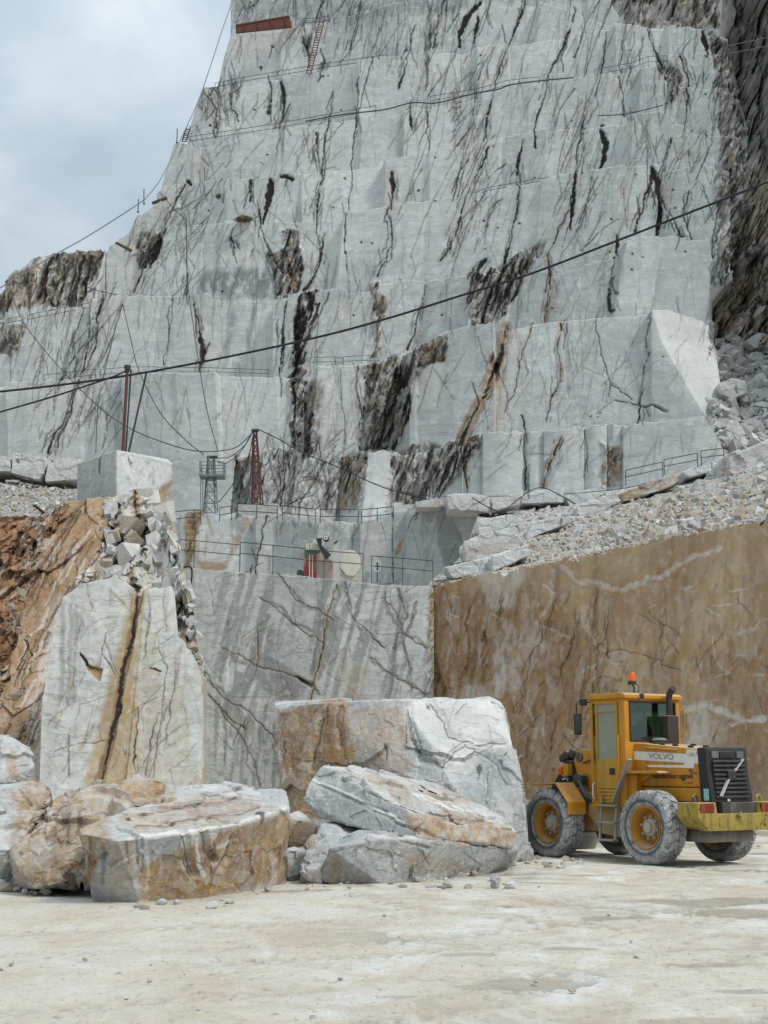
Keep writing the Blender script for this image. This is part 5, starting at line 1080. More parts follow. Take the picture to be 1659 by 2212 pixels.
# ------------------------------------------------------------------ small mesh kit for made things
class MB:
    def __init__(s): s.bm = bmesh.new()
    def _add(s, verts, faces):
        vs = [s.bm.verts.new(v) for v in verts]; out = []
        for f in faces:
            try: out.append(s.bm.faces.new([vs[i] for i in f]))
            except ValueError: pass
        return vs, out
    def box(s, lo, hi, bevel=.008, rot=None, at_=None):
        x0, y0, z0 = lo; x1, y1, z1 = hi
        v = [Vector((x, y, z)) for x in (x0, x1) for y in (y0, y1) for z in (z0, z1)]
        if rot is not None:
            c = Vector(at_) if at_ is not None else sum(v, Vector()) / 8
            v = [c + rot @ (p - c) for p in v]
        vs, fs = s._add(v, [(0, 1, 3, 2), (4, 6, 7, 5), (0, 4, 5, 1), (2, 3, 7, 6), (0, 2, 6, 4), (1, 5, 7, 3)])
        if bevel:
            es = list({e_ for f in fs for e_ in f.edges})
            bmesh.ops.bevel(s.bm, geom=es, offset=bevel, segments=2, profile=.6, affect='EDGES')
        return s
    def prism(s, poly, lo, hi, axis='y', bevel=.008):
        """poly in the two other axes, extruded along axis from lo to hi"""
        def mk(a, b, c): return {'x': (c, a, b), 'y': (a, c, b), 'z': (a, b, c)}[axis]
        n = len(poly)
        v = [mk(a, b, lo) for a, b in poly] + [mk(a, b, hi) for a, b in poly]
        F = [tuple(range(n)), tuple(range(2 * n - 1, n - 1, -1))] + [(i, (i + 1) % n, n + (i + 1) % n, n + i) for i in range(n)]
        vs, fs = s._add(v, F)
        bmesh.ops.recalc_face_normals(s.bm, faces=fs)
        if bevel:
            es = list({e_ for f in fs for e_ in f.edges})
            bmesh.ops.bevel(s.bm, geom=es, offset=bevel, segments=2, profile=.6, affect='EDGES')
        return s
    def tube(s, pts, r=.02, seg=8, caps=True):
        pts = [Vector(p) for p in pts]; rings = []; up = None
        for i, p in enumerate(pts):
            d = (pts[min(i + 1, len(pts) - 1)] - pts[max(i - 1, 0)]).normalized()
            if up is None: up = Vector((0, 0, 1)) if abs(d.z) < .9 else Vector((1, 0, 0))
            a = d.cross(up).normalized(); up = a.cross(d).normalized()
            rr = r[i] if isinstance(r, (list, tuple)) else r
            rings.append([s.bm.verts.new(p + (a * math.cos(6.28319 * k / seg) + up * math.sin(6.28319 * k / seg)) * rr) for k in range(seg)])
        for A, B in zip(rings[:-1], rings[1:]):
            for k in range(seg): s.bm.faces.new((A[k], A[(k + 1) % seg], B[(k + 1) % seg], B[k]))
        if caps:
            s.bm.faces.new(rings[0][::-1]); s.bm.faces.new(rings[-1])
        return s
    def bar(s, a, b, w=.04, h=None):
        a, b = Vector(a), Vector(b); h = h or w; d = (b - a).normalized()
        up = Vector((0, 0, 1)) if abs(d.z) < .95 else Vector((0, 1, 0))
        x = d.cross(up).normalized(); y = x.cross(d).normalized()
        v = [p + x * sx * w / 2 + y * sy * h / 2 for p in (a, b) for sx, sy in ((-1, -1), (1, -1), (1, 1), (-1, 1))]
        s._add(v, [(3, 2, 1, 0), (4, 5, 6, 7), (0, 1, 5, 4), (1, 2, 6, 5), (2, 3, 7, 6), (3, 0, 4, 7)]); return s
    def lathe(s, prof, seg=48, axis='y', center=(0, 0, 0), caps=True):
        """prof = (along axis, radius)"""
        rings = []
        for (h, r) in prof:
            ring = []
            for k in range(seg):
                a = 2 * math.pi * k / seg; c_, s_ = r * math.cos(a), r * math.sin(a)
                p = {'y': (c_, h, s_), 'z': (c_, s_, h), 'x': (h, c_, s_)}[axis]
                ring.append(s.bm.verts.new(Vector(p) + Vector(center)))
            rings.append(ring)
        for A, B in zip(rings[:-1], rings[1:]):
            for k in range(seg): s.bm.faces.new((A[k], A[(k + 1) % seg], B[(k + 1) % seg], B[k]))
        for ring, rad in ((rings[0], prof[0][1]), (rings[-1], prof[-1][1])):
            if rad > 1e-4 and caps:
                try: s.bm.faces.new(ring)
                except ValueError: pass
        return s
    def build(s, name, mat, parent=None, smooth=False, label=None, loc=None):
        bmesh.ops.recalc_face_normals(s.bm, faces=s.bm.faces)
        me = bpy.data.meshes.new(name); s.bm.to_mesh(me); s.bm.free()
        if smooth:
            me.polygons.foreach_set('use_smooth', np.ones(len(me.polygons), bool))
            try: me.set_sharp_from_angle(angle=math.radians(40))
            except Exception: pass
        me.materials.append(mat)
        o = bpy.data.objects.new(name, me); link(o, parent)
        if label: o['label'] = label
        if loc is not None: o.location = loc
        return o
def empty(name, loc, label, cat, group=None, rz=0.0):
    o = bpy.data.objects.new(name, None); o.empty_display_size = .2
    o.location = loc; o.rotation_euler = (0, 0, rz); link(o); tag(o, label, cat, group); return o
def text_mesh(name, body, size, mat, parent, loc, rot, bold=0.0, xs=1.0, align='LEFT'):
    cu = bpy.data.curves.new(name, 'FONT'); cu.body = body; cu.size = size; cu.offset = bold; cu.extrude = .002; cu.align_x = align
    o = bpy.data.objects.new(name, cu); COL.objects.link(o)
    dg = bpy.context.evaluated_depsgraph_get()
    me = bpy.data.meshes.new_from_object(o.evaluated_get(dg)); bpy.data.objects.remove(o); bpy.data.curves.remove(cu)
    me.name = name; me.materials.clear(); me.materials.append(mat)
    o = bpy.data.objects.new(name, me); link(o, parent); o.location = loc; o.rotation_euler = rot; o.scale = (xs, 1, 1)
    return o

# ------------------------------------------------------------------ paints
def paint(name, col, dirt, rough=.42, amt=.5, low=.9, lowcol=(.42, .39, .33, 1), rust=0.0):
    t = NT(name)
    n1 = t.noise(2.2, 7, .65, .4); n2 = t.noise(14, 6, .7); st = t.noise(5, 5, .6, .3, t.mapped((1.4, 1.4, .16)))
    c = t.mix(t.rng(n1, .35, .7, 0, .45), col, (col[0] * .72, col[1] * .66, col[2] * .6, 1))
    c = t.mix(t.math('MULTIPLY', t.rng(st, .52, .74), amt), c, dirt)
    c = t.mix(t.math('MULTIPLY', t.rng(n2, .58, .74), amt * .9), c, dirt)
    sp = t.n.new('ShaderNodeSeparateXYZ'); t.l.new(t.co(), sp.inputs[0])
    lo = t.math('MULTIPLY', t.rng(t.math('ADD', sp.outputs[2], t.math('MULTIPLY', n1, .5)), low + .35, low - .25), .8)   # splashed stone slurry low down
    c = t.mix(lo, c, lowcol)
    if rust:
        c = t.mix(t.math('MULTIPLY', t.rng(t.noise(7, 7, .7, .6), .55, .63), rust), c, (.10, .04, .018, 1))
    nz = t.n.new('ShaderNodeNewGeometry'); s2 = t.n.new('ShaderNodeSeparateXYZ'); t.l.new(nz.outputs['Normal'], s2.inputs[0])
    c = t.mix(t.math('MULTIPLY', t.rng(s2.outputs[2], .6, .95), t.rng(n1, .3, .6, .25, .6)), c, (.55, .50, .40, 1))       # settled dust
    return t.done(c, t.rng(n1, .3, .7, rough, rough + .3), t.bump(n2, .12, .01), spec=.4)
YEL = paint('loader_yellow', (.53, .23, .013, 1), (.25, .14, .045, 1), .45, .9, .78)
LEM = paint('worn_lemon_yellow', (.35, .265, .05, 1), (.13, .095, .05, 1), .65, 1.0, .42, rust=1.0)
DOORY = paint('dirty_door_yellow', (.44, .235, .022, 1), (.26, .17, .055, 1), .55, .9, .5)
BLK = paint('black_plastic', (.022, .022, .022, 1), (.06, .058, .05, 1), .55, .5, -.5)
DKM = paint('dark_dusty_metal', (.055, .05, .045, 1), (.18, .165, .14, 1), .6, .8, .6)
GRYM = paint('dusty_steel', (.27, .25, .21, 1), (.16, .12, .08, 1), .65, .8, .5)
RIMY = paint('rim_ochre', (.46, .215, .025, 1), (.30, .20, .10, 1), .55, .9, -.5)
HUBM = paint('hub_grey_ochre', (.38, .36, .30, 1), (.40, .19, .04, 1), .6, 1.0, -5)
WHT = paint('white_decal', (.70, .69, .64, 1), (.45, .40, .32, 1), .5, .35, -.5)
GREYTXT = simple('faded_grey_lettering', (.30, .29, .27, 1), .6)
BLKTXT = simple('black_lettering', (.02, .016, .012, 1), .6)
SILV = simple('silver_bar', (.62, .62, .60, 1), .45, .3)
REDL = simple('red_lens', (.16, .012, .006, 1), .25, grime=(.30, .10, .05, 1), gamt=.4)
ORL = simple('orange_lens', (.75, .13, .01, 1), .25)
LENS = simple('headlamp_glass', (.11, .115, .115, 1), .2, grime=(.25, .25, .23, 1))
SEATM = simple('seat_cloth', (.012, .016, .016, 1), .8)
INSIDE = simple('cab_inside', (.05, .055, .05, 1), .8)
DGLASS = simple('dusty_door_pane', (.26, .265, .20, 1), .35, grime=(.20, .20, .15, 1))
MIRR = simple('mirror_glass', (.10, .15, .15, 1), .12, .6)
TEALS = simple('teal_sticker', (.16, .42, .45, 1), .6, grime=(.7, .7, .7, 1), gscale=20, gamt=.9)
GL = NT('tinted_glass')
_tr = GL.n.new('ShaderNodeBsdfTransparent'); _tr.inputs[0].default_value = (.50, .62, .56, 1)
_gl = GL.n.new('ShaderNodeBsdfGlossy'); _gl.inputs['Roughness'].default_value = .03; _gl.inputs[0].default_value = (.8, .9, .88, 1)
_mx = GL.n.new('ShaderNodeMixShader'); _mx.inputs[0].default_value = .11
GL.l.new(_tr.outputs[0], _mx.inputs[1]); GL.l.new(_gl.outputs[0], _mx.inputs[2]); GL.l.new(_mx.outputs[0], GL.n['Material Output'].inputs[0])
GLASS = GL.m
TY = NT('dusty_tyre')
_g = TY.n.new('ShaderNodeSeparateXYZ'); TY.l.new(TY.co(), _g.inputs[0])
_rad = TY.math('SQRT', TY.math('ADD', TY.math('POWER', _g.outputs[0], 2), TY.math('POWER', _g.outputs[2], 2)))
_n1 = TY.noise(5, 7, .7, .5); _n2 = TY.noise(22, 6, .7)
_tc = TY.mix(TY.rng(TY.math('ADD', _n1, TY.math('MULTIPLY', _n2, .7)), .66, .95), (.06, .065, .07, 1), (.42, .425, .415, 1))
_band = TY.math('MULTIPLY', TY.rng(_rad, .50, .53), TY.rng(_rad, .585, .56))            # dried slurry on the shoulder of the side wall
_tc = TY.mix(TY.math('MULTIPLY', _band, TY.rng(_n1, .3, .6, .3, .85)), _tc, (.42, .42, .40, 1))
_ring = TY.math('MULTIPLY', TY.rng(_rad, .42, .44), TY.rng(_rad, .50, .47))
_tc = TY.mix(TY.math('MULTIPLY', _ring, .75), _tc, (.035, .042, .05, 1))
TYRE = TY.done(_tc, .85, TY.bump(_n2, .35, .012), spec=.25)

# ------------------------------------------------------------------ the wheel loader (x forward, y to its left, z up; origin on the floor under the rear axle)
LOC = (5.40, 25.62, 0.0); YAW = math.radians(124)
L = empty('wheel_loader', LOC, 'dusty yellow wheel loader with black grille, parked by the ochre wall', 'wheel loader', rz=YAW)
R_T, W_T = .635, .43
def make_wheel(x, y, side):
    h = MB()                                         # wheel disc: the body of the wheel
    so = side
    h.lathe([(so * .03, .005), (so * .03, .215), (so * .005, .235), (so * -.02, .298), (so * -.06, .30)], 40, caps=False)
    wh = h.build('wheel', RIMY, L, True, loc=(x, y, R_T))
    r = MB(); r.lathe([(so * .185, .345), (so * .20, .372), (so * .175, .372), (so * .15, .345), (so * .10, .33), (so * -.02, .295), (so * -.10, .30), (so * -.19, .37)], 48, caps=False)
    r.build('rim', RIMY, wh, True)
    hb = MB(); hb.lathe([(so * .03, .165), (so * .085, .15), (so * .095, .10), (so * .15, .085), (so * .155, .005)], 32)
    hb.build('hub', HUBM, wh, True)
    for k in range(8):
        a = k * math.pi / 4 + .2
        b = MB(); b.lathe([(so * .04, .026), (so * .09, .024), (so * .10, .012), (so * .10, .002)], 8, center=(.195 * math.cos(a), 0, .195 * math.sin(a)))
        b.build('bolt', DKM, wh)
    t = MB(); hw = W_T / 2
    t.lathe([(-hw * .80, .372), (-hw * .98, .42), (-hw * 1.03, .49), (-hw * .98, .555), (-hw * .86, .598), (-hw * .5, .607), (hw * .5, .607), (hw * .86, .598), (hw * .98, .555), (hw * 1.03, .49), (hw * .98, .42), (hw * .80, .372)], 72, caps=False)
    rr = random.Random(int(x * 10 + y * 100) + 5); N = 20
    for k in range(N):                               # bar lugs, the two rows staggered
        for sgn in (-1, 1):
            a0 = 2 * math.pi * (k + (.5 if sgn > 0 else 0)) / N
            secs = []
            for f_, da, wd, ht in ((.03, .0, .085, .030), (.45, .03, .085, .032), (.80, .10, .095, .028), (1.0, .15, .085, -.004), (1.06, .17, .06, -.05)):
                yy = sgn * hw * f_; rb = .603 + min(0, ht) - (.0 if f_ < .9 else .01); rt = .607 + ht
                aa = a0 + da * 1.0; wa = wd / .61 * rr.uniform(.92, 1.08)
                secs.append([(rb - .02, yy, aa - wa), (rt, yy, aa - wa * .86), (rt, yy, aa + wa * .86), (rb - .02, yy, aa + wa)])
            vs = [[t.bm.verts.new((q[0] * math.cos(q[2]), q[1], q[0] * math.sin(q[2]))) for q in s_] for s_ in secs]
            for A, B in zip(vs[:-1], vs[1:]):
                for j in range(3): t.bm.faces.new((A[j], A[j + 1], B[j + 1], B[j]))
            t.bm.faces.new(vs[0]); t.bm.faces.new(vs[-1])
    t.build('tyre', TYRE, wh, False)
    return wh
for x in (0.0, 2.6):
    for sd in (1, -1): make_wheel(x, sd * .875, sd)
# rear frame and hood
b = MB(); b.box((-.80, -.50, .50), (.95, .50, 1.06), .02); b.box((-.35, -.70, .52), (.25, .70, .75), .03); b.box((.3, -.42, .42), (1.5, .42, .9), .02)
b.box((-.92, -.60, .62), (-.30, .60, 1.05), .02)
b.build('rear_frame', YEL, L)
b = MB(); b.box((-1.0, -.55, .40), (-.25, .55, .60), .03); b.lathe([(-.70, .13), (-.2, .20), (.2, .20), (.70, .13)], 24, 'y', (0, 0, .635)); b.build('axle', DKM, L, True); b = MB()
b.lathe([(-.70, .13), (-.2, .20), (.2, .20), (.70, .13)], 24, 'y', (2.6, 0, .635)); b.build('axle', DKM, L, True)
b = MB(); b.prism([(-.80, 1.325), (.90, 1.325), (.90, 2.10), (.55, 2.085), (-.74, 1.975), (-.79, 1.955)], -.50, .50, 'y', .03); hood = b.build('hood', YEL, L, True)
b = MB(); b.prism([(-.86, 1.075), (.90, 1.075), (.90, 1.31), (-.81, 1.31)], -.49, .49, 'y', .012); b.build('side_panel', YEL, L)
b = MB(); b.tube([(.50, .505, 2.01), (.44, .53, 2.01), (-.22, .53, 1.965), (-.28, .505, 1.96)], .016, 8); b.build('handle', YEL, hood, True)
b = MB()
for x, y in ((.45, .3), (.2, .38), (-.1, .36), (-.45, .34), (-.3, -.2), (.1, -.3)): b.box((x - .05, y - .03, 2.03 + x * .08), (x + .05, y + .03, 2.075 + x * .08), .01)
b.build('latch', BLK, hood)
b = MB(); b.prism([(.84, 1.80), (.84, 1.955), (-.775, 1.875), (-.775, 1.72)], .5025, .506, 'y', 0); b.build('decal_stripe', WHT, hood)
b = MB(); b.prism([(.50, 1.70), (.42, 1.665), (-.66, 1.645), (-.76, 1.96), (-.52, 1.972), (-.44, 1.70)], .506, .5095, 'y', 0); b.build('decal_stripe', WHT, hood)
RL = (math.pi / 2, 0, math.pi)                        # lettering on the left side, read from outside
text_mesh('lettering', 'VOLVO', .135, GREYTXT, hood, (.42, .509, 1.815), (math.pi / 2, .035, math.pi), .004, 1.35)
text_mesh('lettering', 'L50C', .085, GREYTXT, hood, (-.53, .5115, 1.85), (math.pi / 2, .035, math.pi), .001, 1.0)
text_mesh('lettering', 'cooperativa cavatori canalgrande', .125, BLKTXT, hood, (.36, .503, 1.47), (math.pi / 2, .0, math.pi), .001, .60)
b = MB(); b.prism([(-.50, 1.60), (-.58, 1.635), (-.66, 1.60), (-.60, 1.575)], .5, .503, 'y', 0); b.prism([(-.58, 1.57), (-.72, 1.58), (-.74, 1.545), (-.56, 1.545)], .5, .503, 'y', 0); b.build('emblem', simple('faded_maroon', (.22, .07, .03, 1)), hood)
b = MB(); b.box((-.62, .50, 1.385), (-.40, .512, 1.405), .004); b.build('trim_strip', LEM, hood)
b = MB(); b.box((-.80, .50, 1.36), (-.70, .506, 1.405), .002); b.build('reflector', ORL, hood)
b = MB(); b.lathe([(0, .02), (.03, .02), (.035, .004)], 10, 'y', (-.40, .495, 1.45)); b.build('latch', BLK, hood, True)
# grille
b = MB(); b.prism([(-.755, 1.99), (-.80, 1.07), (-1.055, 1.07), (-1.04, 1.20), (-.97, 1.60), (-.955, 1.955), (-.93, 2.005)], -.51, .51, 'y', .018); gr = b.build('grille', BLK, L, True)
b = MB()
for k in range(9):
    z = 1.13 + k * .075; x = -1.05 + (z - 1.1) * .10 + (.0 if z < 1.6 else 0)
    b.box((x - .035, -.40, z), (x + .02, .40, z + .042), .006, Matrix.Rotation(.5, 3, 'Y'))
b.build('slat', BLK, gr)
b = MB(); b.box((-.985, -.18, 1.815), (-.955, .20, 1.93), .01); b.box((-.99, -.06, 1.845), (-.975, .09, 1.90), .004); b.build('badge_panel', BLK, gr)
b = MB(); b.bar((-1.115, .345, 1.175), (-1.075, .16, 1.385), .055, .018); b.bar((-1.075, .16, 1.385), (-1.062, .09, 1.455), .055, .018); b.bar((-1.035, -.085, 1.59), (-.995, -.36, 1.80), .055, .018); b.build('emblem_bar', SILV, gr)
b = MB(); b.box((-1.075, -.095, 1.445), (-1.03, .10, 1.60), .008); b.build('emblem_plate', BLK, gr)
for y in (.31, -.31):
    b = MB(); b.box((-.99, y - .085, 1.815), (-.95, y + .085, 1.935), .01); b.build('work_lamp', LENS, gr)
b = MB(); b.box((-.995, .513, 1.10), (-.88, .517, 1.30), 0); b.build('sticker', TEALS, gr)
b = MB(); b.box((-1.09, .10, 1.085), (-1.07, .16, 1.125), .003); b.build('sticker', simple('cream_sticker', (.6, .55, .4, 1)), gr)
b = MB(); b.box((-1.10, -.53, .885), (-.93, .30, 1.065), .012); b.build('lower_panel', DKM, L)
# counterweight bumper
b = MB(); b.prism([(-.98, 1.075), (-.56, 1.075), (-.53, .885), (.53, .885), (.56, 1.075), (.98, 1.075), (1.00, .84), (.74, .60), (-.74, .60), (-1.00, .84)], -1.19, -.96, 'x', .02)
b.prism([(.60, 1.07), (.98, 1.07), (1.0, .84), (.80, .66), (.60, .66)], -.97, -.70, 'x', .02); b.prism([(-.60, 1.07), (-.98, 1.07), (-1.0, .84), (-.80, .66), (-.60, .66)], -.97, -.70, 'x', .02)
bp = b.build('bumper', LEM, L, True)
for y in (.745, -.745):
    b = MB(); b.box((-1.202, y - .13, .905), (-1.17, y + .20, 1.055), .008); tl = b.build('tail_light', REDL, bp)
    b = MB(); b.box((-1.207, y + .10, .91), (-1.18, y + .19, 1.05), .006); b.build('indicator', simple('amber_lens', (.24, .05, .012, 1), .3), tl)
b = MB(); b.bar((-1.19, .02, .86), (-1.27, .02, .86), .12, .03); b.lathe([(.80, .02), (.92, .02)], 12, 'z', (-1.235, .02, 0)); b.build('tow_hitch', LEM, bp, True)
for y in (.80, -.76):
    b = MB(); b.tube([(-.95, y - .06, 1.07), (-.95, y - .06, 1.15), (-.95, y, 1.19), (-.95, y + .06, 1.15), (-.95, y + .06, 1.07)], .022, 8); b.build('lifting_eye', LEM if y < 0 else DKM, bp, True)
b = MB(); b.box((-.99, .33, .90), (-.94, .50, 1.04), .01, Matrix.Rotation(.2, 3, 'X')); b.build('work_lamp', LENS, L)
# cab
cx0, cx1, cy, cz0, cz1 = .80, 1.73, .71, 1.02, 2.90
b = MB()
b.box((cx0, -cy, cz0), (cx0 + .09, cy, 2.13), .012)                        # rear wall below the window
b.box((cx0, cy - .13, 2.12), (cx0 + .12, cy, cz1), .02); b.box((cx0, -cy, 2.12), (cx0 + .12, -cy + .13, cz1), .02)
b.box((cx0 + .001, -cy + .12, 2.84), (cx0 + .1, cy - .12, cz1), .006)
b.box((cx0 + .02, cy - .10, cz0 - .02), (cx0 + .16, cy + .004, cz1), .02)     # left door post
b.box((cx1 - .07, cy - .07, cz0), (cx1, cy, cz1), .015); b.box((cx1 - .07, -cy, cz0), (cx1, -cy + .07, cz1), .015)
b.box((cx0 + .1, cy - .10, 2.83), (cx1, cy - .003, cz1), .01); b.box((cx0 + .1, -cy + .003, 2.83), (cx1, -cy + .10, cz1), .01)
b.box((cx1 - .06, -cy + .05, 2.80), (cx1 - .003, cy - .05, cz1), .01); b.box((cx1 - .10, -cy + .02, cz0), (cx1, cy - .02, 1.75), .01)
b.box((cx0 + .1, -cy, cz0), (cx1, -cy + .06, 1.85), .01); b.box((cx0 + .05, -cy + .02, .95), (cx1, cy - .02, 1.05), .01)
cab = b.build('cab', YEL, L, True)
b = MB(); b.prism([(cx0 - .05, 2.90), (cx0 - .05, 2.965), (cx0 + .02, 3.005), (cx1 - .02, 3.005), (cx1 + .07, 2.96), (cx1 + .07, 2.90)], -cy - .035, cy + .035, 'y', .018); b.build('roof', YEL, L, True)
b = MB(); b.box((cx0 + .035, -cy + .14, 2.155), (cx0 + .05, cy - .14, 2.835), 0); rw = b.build('rear_window', GLASS, L)
b = MB(); y0, y1, z0, z1 = -cy + .115, cy - .115, 2.125, 2.865; xx = (cx0 - .012, cx0 + .045)
for lo, hi in (((xx[0], y0, z0), (xx[1], y1, z0 + .035)), ((xx[0], y0, z1 - .035), (xx[1], y1, z1)), ((xx[0], y0, z0 + .035), (xx[1], y0 + .035, z1 - .035)), ((xx[0], y1 - .035, z0 + .035), (xx[1], y1, z1 - .035))): b.box(lo, hi, .004)
b.build('window_seal', BLK, rw)
b = MB(); b.tube([(cx0 - .02, .2, 2.19), (cx0 - .035, .12, 2.20), (cx0 - .03, -.45, 2.215)], .008, 6); b.build('wiper', BLK, rw, True)
b = MB(); b.box((cx1 - .03, -cy + .08, 1.76), (cx1 - .018, cy - .08, 2.80), 0); b.build('windscreen', GLASS, L)
b = MB(); b.box((cx0 + .18, -cy + .01, 1.86), (cx1 - .08, -cy + .02, 2.82), 0); b.build('side_window', GLASS, L)
b = MB(); b.box((cx1 - .155, cy - .03, 1.78), (cx1 - .075, cy - .02, 2.82), 0); b.build('side_window', GLASS, L)
dx0, dx1 = cx0 + .175, cx1 - .165
b = MB(); b.box((dx0, cy - .035, 1.02), (dx1, cy + .018, 1.80), .012)
for lo, hi in (((dx0, cy - .03, 1.80), (dx0 + .05, cy + .018, 2.86)), ((dx1 - .05, cy - .03, 1.80), (dx1, cy + .018, 2.86)), ((dx0 + .05, cy - .03, 2.81), (dx1 - .05, cy + .018, 2.86)), ((dx0 + .05, cy - .028, 2.66), (dx1 - .05, cy + .02, 2.69))): b.box(lo, hi, .008)
for k in range(4): b.box((dx0 + .03, cy + .015, 1.10 + k * .062), (dx1 - .04, cy + .04, 1.10 + k * .062 + .035), .008)
door = b.build('door', DOORY, L, True, 'dirty lemon yellow door with a dusty pane')
b = MB(); b.box((dx0 + .052, cy - .012, 1.80), (dx1 - .052, cy - .004, 2.81), 0); b.build('door_pane', DGLASS, door)
b = MB(); b.box((dx0 + .09, cy + .012, 1.53), (dx0 + .235, cy + .03, 1.65), .01); b.build('handle', BLK, door)
b = MB(); b.tube([(dx0 - .045, cy + .02, 1.25), (dx0 - .045, cy + .05, 1.28), (dx0 - .045, cy + .05, 2.20), (dx0 - .045, cy + .02, 2.24)], .014, 8); b.build('grab_rail', YEL, L, True)
b = MB(); b.tube([(dx1 + .07, cy + .01, 1.10), (dx1 + .07, cy + .05, 1.14), (dx1 + .07, cy + .05, 1.34), (dx1 + .07, cy + .01, 1.38)], .012, 8); b.build('grab_rail', WHT, L, True)
# inside the cab
b = MB(); b.box((1.12, -.23, 1.55), (1.62, .23, 1.72), .05); b.prism([(1.10, 1.68), (1.02, 2.32), (1.06, 2.42), (1.14, 2.42), (1.20, 1.68)], -.22, .22, 'y', .04); b.box((1.03, -.14, 2.40), (1.10, .14, 2.52), .03); b.build('seat', SEATM, L, True)
b = MB(); b.lathe([(-.012, .20), (.0, .215), (.012, .20), (0, .185), (-.012, .20)], 24, 'z', (1.60, .0, 2.02)); b.tube([(1.60, 0, 2.02), (1.75, 0, 1.55)], .03); b.build('steering_wheel', SEATM, L, True)
b = MB(); b.box((1.02, -.62, 1.06), (1.80, -.30, 1.85), .03); b.box((1.0, -.60, 2.70), (1.8, .60, 2.83), .02); b.build('console', INSIDE, L)
b = MB(); b.box((cx0 + .07, .34, 2.70), (cx0 + .11, .50, 2.79), .01); b.build('work_lamp', LEM, L)
b = MB(); b.lathe([(0, .17), (.07, .16), (.11, .10), (.115, .01)], 20, 'z', (.68, -.03, 2.08)); b.build('air_intake', BLK, L, True)
# beacon
b = MB(); b.tube([(1.00, .26, 3.0), (1.00, .26, 3.06), (.98, .26, 3.10), (.99, .30, 3.18)], .016, 8); b.box((cx0 - .06, .26, 2.905), (cx0 - .045, .36, 2.995), .004); b.lathe([(3.17, .085), (3.20, .085), (3.235, .075)], 20, 'z', (1.0, .30, 0)); b.tube([(.97, .33, 3.05), (.93, .22, 3.03), (.92, .2, 3.12), (.97, .23, 3.2)], .008, 6)
bc = b.build('beacon', BLK, L, True)
b = MB(); b.lathe([(3.235, .074), (3.25, .072), (3.365, .066), (3.385, .055), (3.39, .005)], 24, 'z', (1.0, .30, 0)); b.build('beacon_lens', ORL, bc, True)
# exhaust
b = MB(); b.box((.56, -.43, 2.03), (.74, -.14, 2.60), .03); b.tube([(.65, -.285, 2.58), (.65, -.285, 2.93), (.64, -.285, 2.99), (.58, -.29, 3.06), (.52, -.29, 3.09)], [.06, .06, .06, .065, .065], 14); b.build('exhaust_stack', paint('exhaust_brown', (.045, .035, .03, 1), (.09, .06, .04, 1), .6, .6, -1), L, True)
b = MB(); b.tube([(cx0 + .01, -cy - .01, 2.2), (cx0 - .05, -cy - .05, 2.3), (cx0 - .05, -cy - .05, 2.75), (cx0 + .01, -cy - .01, 2.82)], .014, 8); b.build('grab_rail', YEL, L, True)
# mirror
b = MB(); b.tube([(cx1 + .0, cy, 2.86), (cx1 + .12, cy + .12, 2.88), (cx1 + .16, cy + .18, 2.84), (cx1 + .16, cy + .18, 2.62)], .014, 8); b.box((cx1 + .02, cy + .03, 2.80), (cx1 + .10, cy + .16, 2.93), .02)
b.box((cx1 + .135, cy + .07, 2.26), (cx1 + .175, cy + .25, 2.66), .02)
mr = b.build('mirror', BLK, L, True)
b = MB(); b.box((cx1 + .129, cy + .09, 2.29), (cx1 + .136, cy + .235, 2.63), 0); b.build('mirror_glass', MIRR, mr)
b = MB(); b.tube([(cx1 + .02, cy - .02, 2.95), (cx1 + .02, cy - .02, 3.08)], .008, 6); b.build('antenna', BLK, L)
# steps and rails on the left
b = MB()
b.bar((1.42, .74, 1.10), (1.40, .84, .35), .05, .03); b.bar((1.02, .74, 1.12), (1.00, .84, .35), .05, .03)
ld = b.build('ladder', GRYM, L)
for z, y in ((.37, .84), (.68, .80), (.98, .76)):
    b = MB(); b.box((.98, y - .07, z - .018), (1.44, y + .07, z + .018), .006); b.build('step', GRYM, ld)
b = MB(); b.box((1.38, .70, 1.02), (1.45, .78, 1.16), .01); b.build('bracket', LEM, L)
b = MB(); b.bar((1.02, .82, 1.04), (.60, .80, 1.80), .12, .035); b.build('guard_plank', GRYM, L)
b = MB(); b.prism([(-.12, 1.56), (-.05, 1.60), (.85, 1.60), (.85, 1.55), (.2, 1.55)], .50, .80, 'y', .01); b.prism([(.30, 1.55), (.85, 1.55), (.85, 1.35), (.60, 1.38)], .50, .54, 'y', .005); b.build('fender', YEL, L, True)
b = MB(); b.box((.60, .50, 1.10), (.88, .66, 1.54), .02); b.build('side_panel', YEL, L)
b = MB(); b.tube([(.70, .57, .9), (.70, .57, 1.14)], .05, 10); b.tube([(.50, .55, .9), (.50, .55, 1.2)], .04, 10); b.box((.3, .3, .85), (.9, .55, 1.08), .03); b.build('filter', DKM, L, True)
b = MB(); b.prism([(1.05, 1.0), (1.95, 1.0), (2.0, .80), (1.60, .46), (1.0, .40), (.85, .55)], .52, .57, 'y', .01); b.build('tank', paint('slurry_tank', (.38, .24, .08, 1), (.36, .33, .27, 1), .6, .8, .75), L, True)
b = MB(); b.prism([(1.05, 1.0), (1.95, 1.0), (2.0, .80), (1.60, .46), (1.0, .40), (.85, .55)], -.57, -.52, 'y', .01); b.build('tank', DKM, L, True)
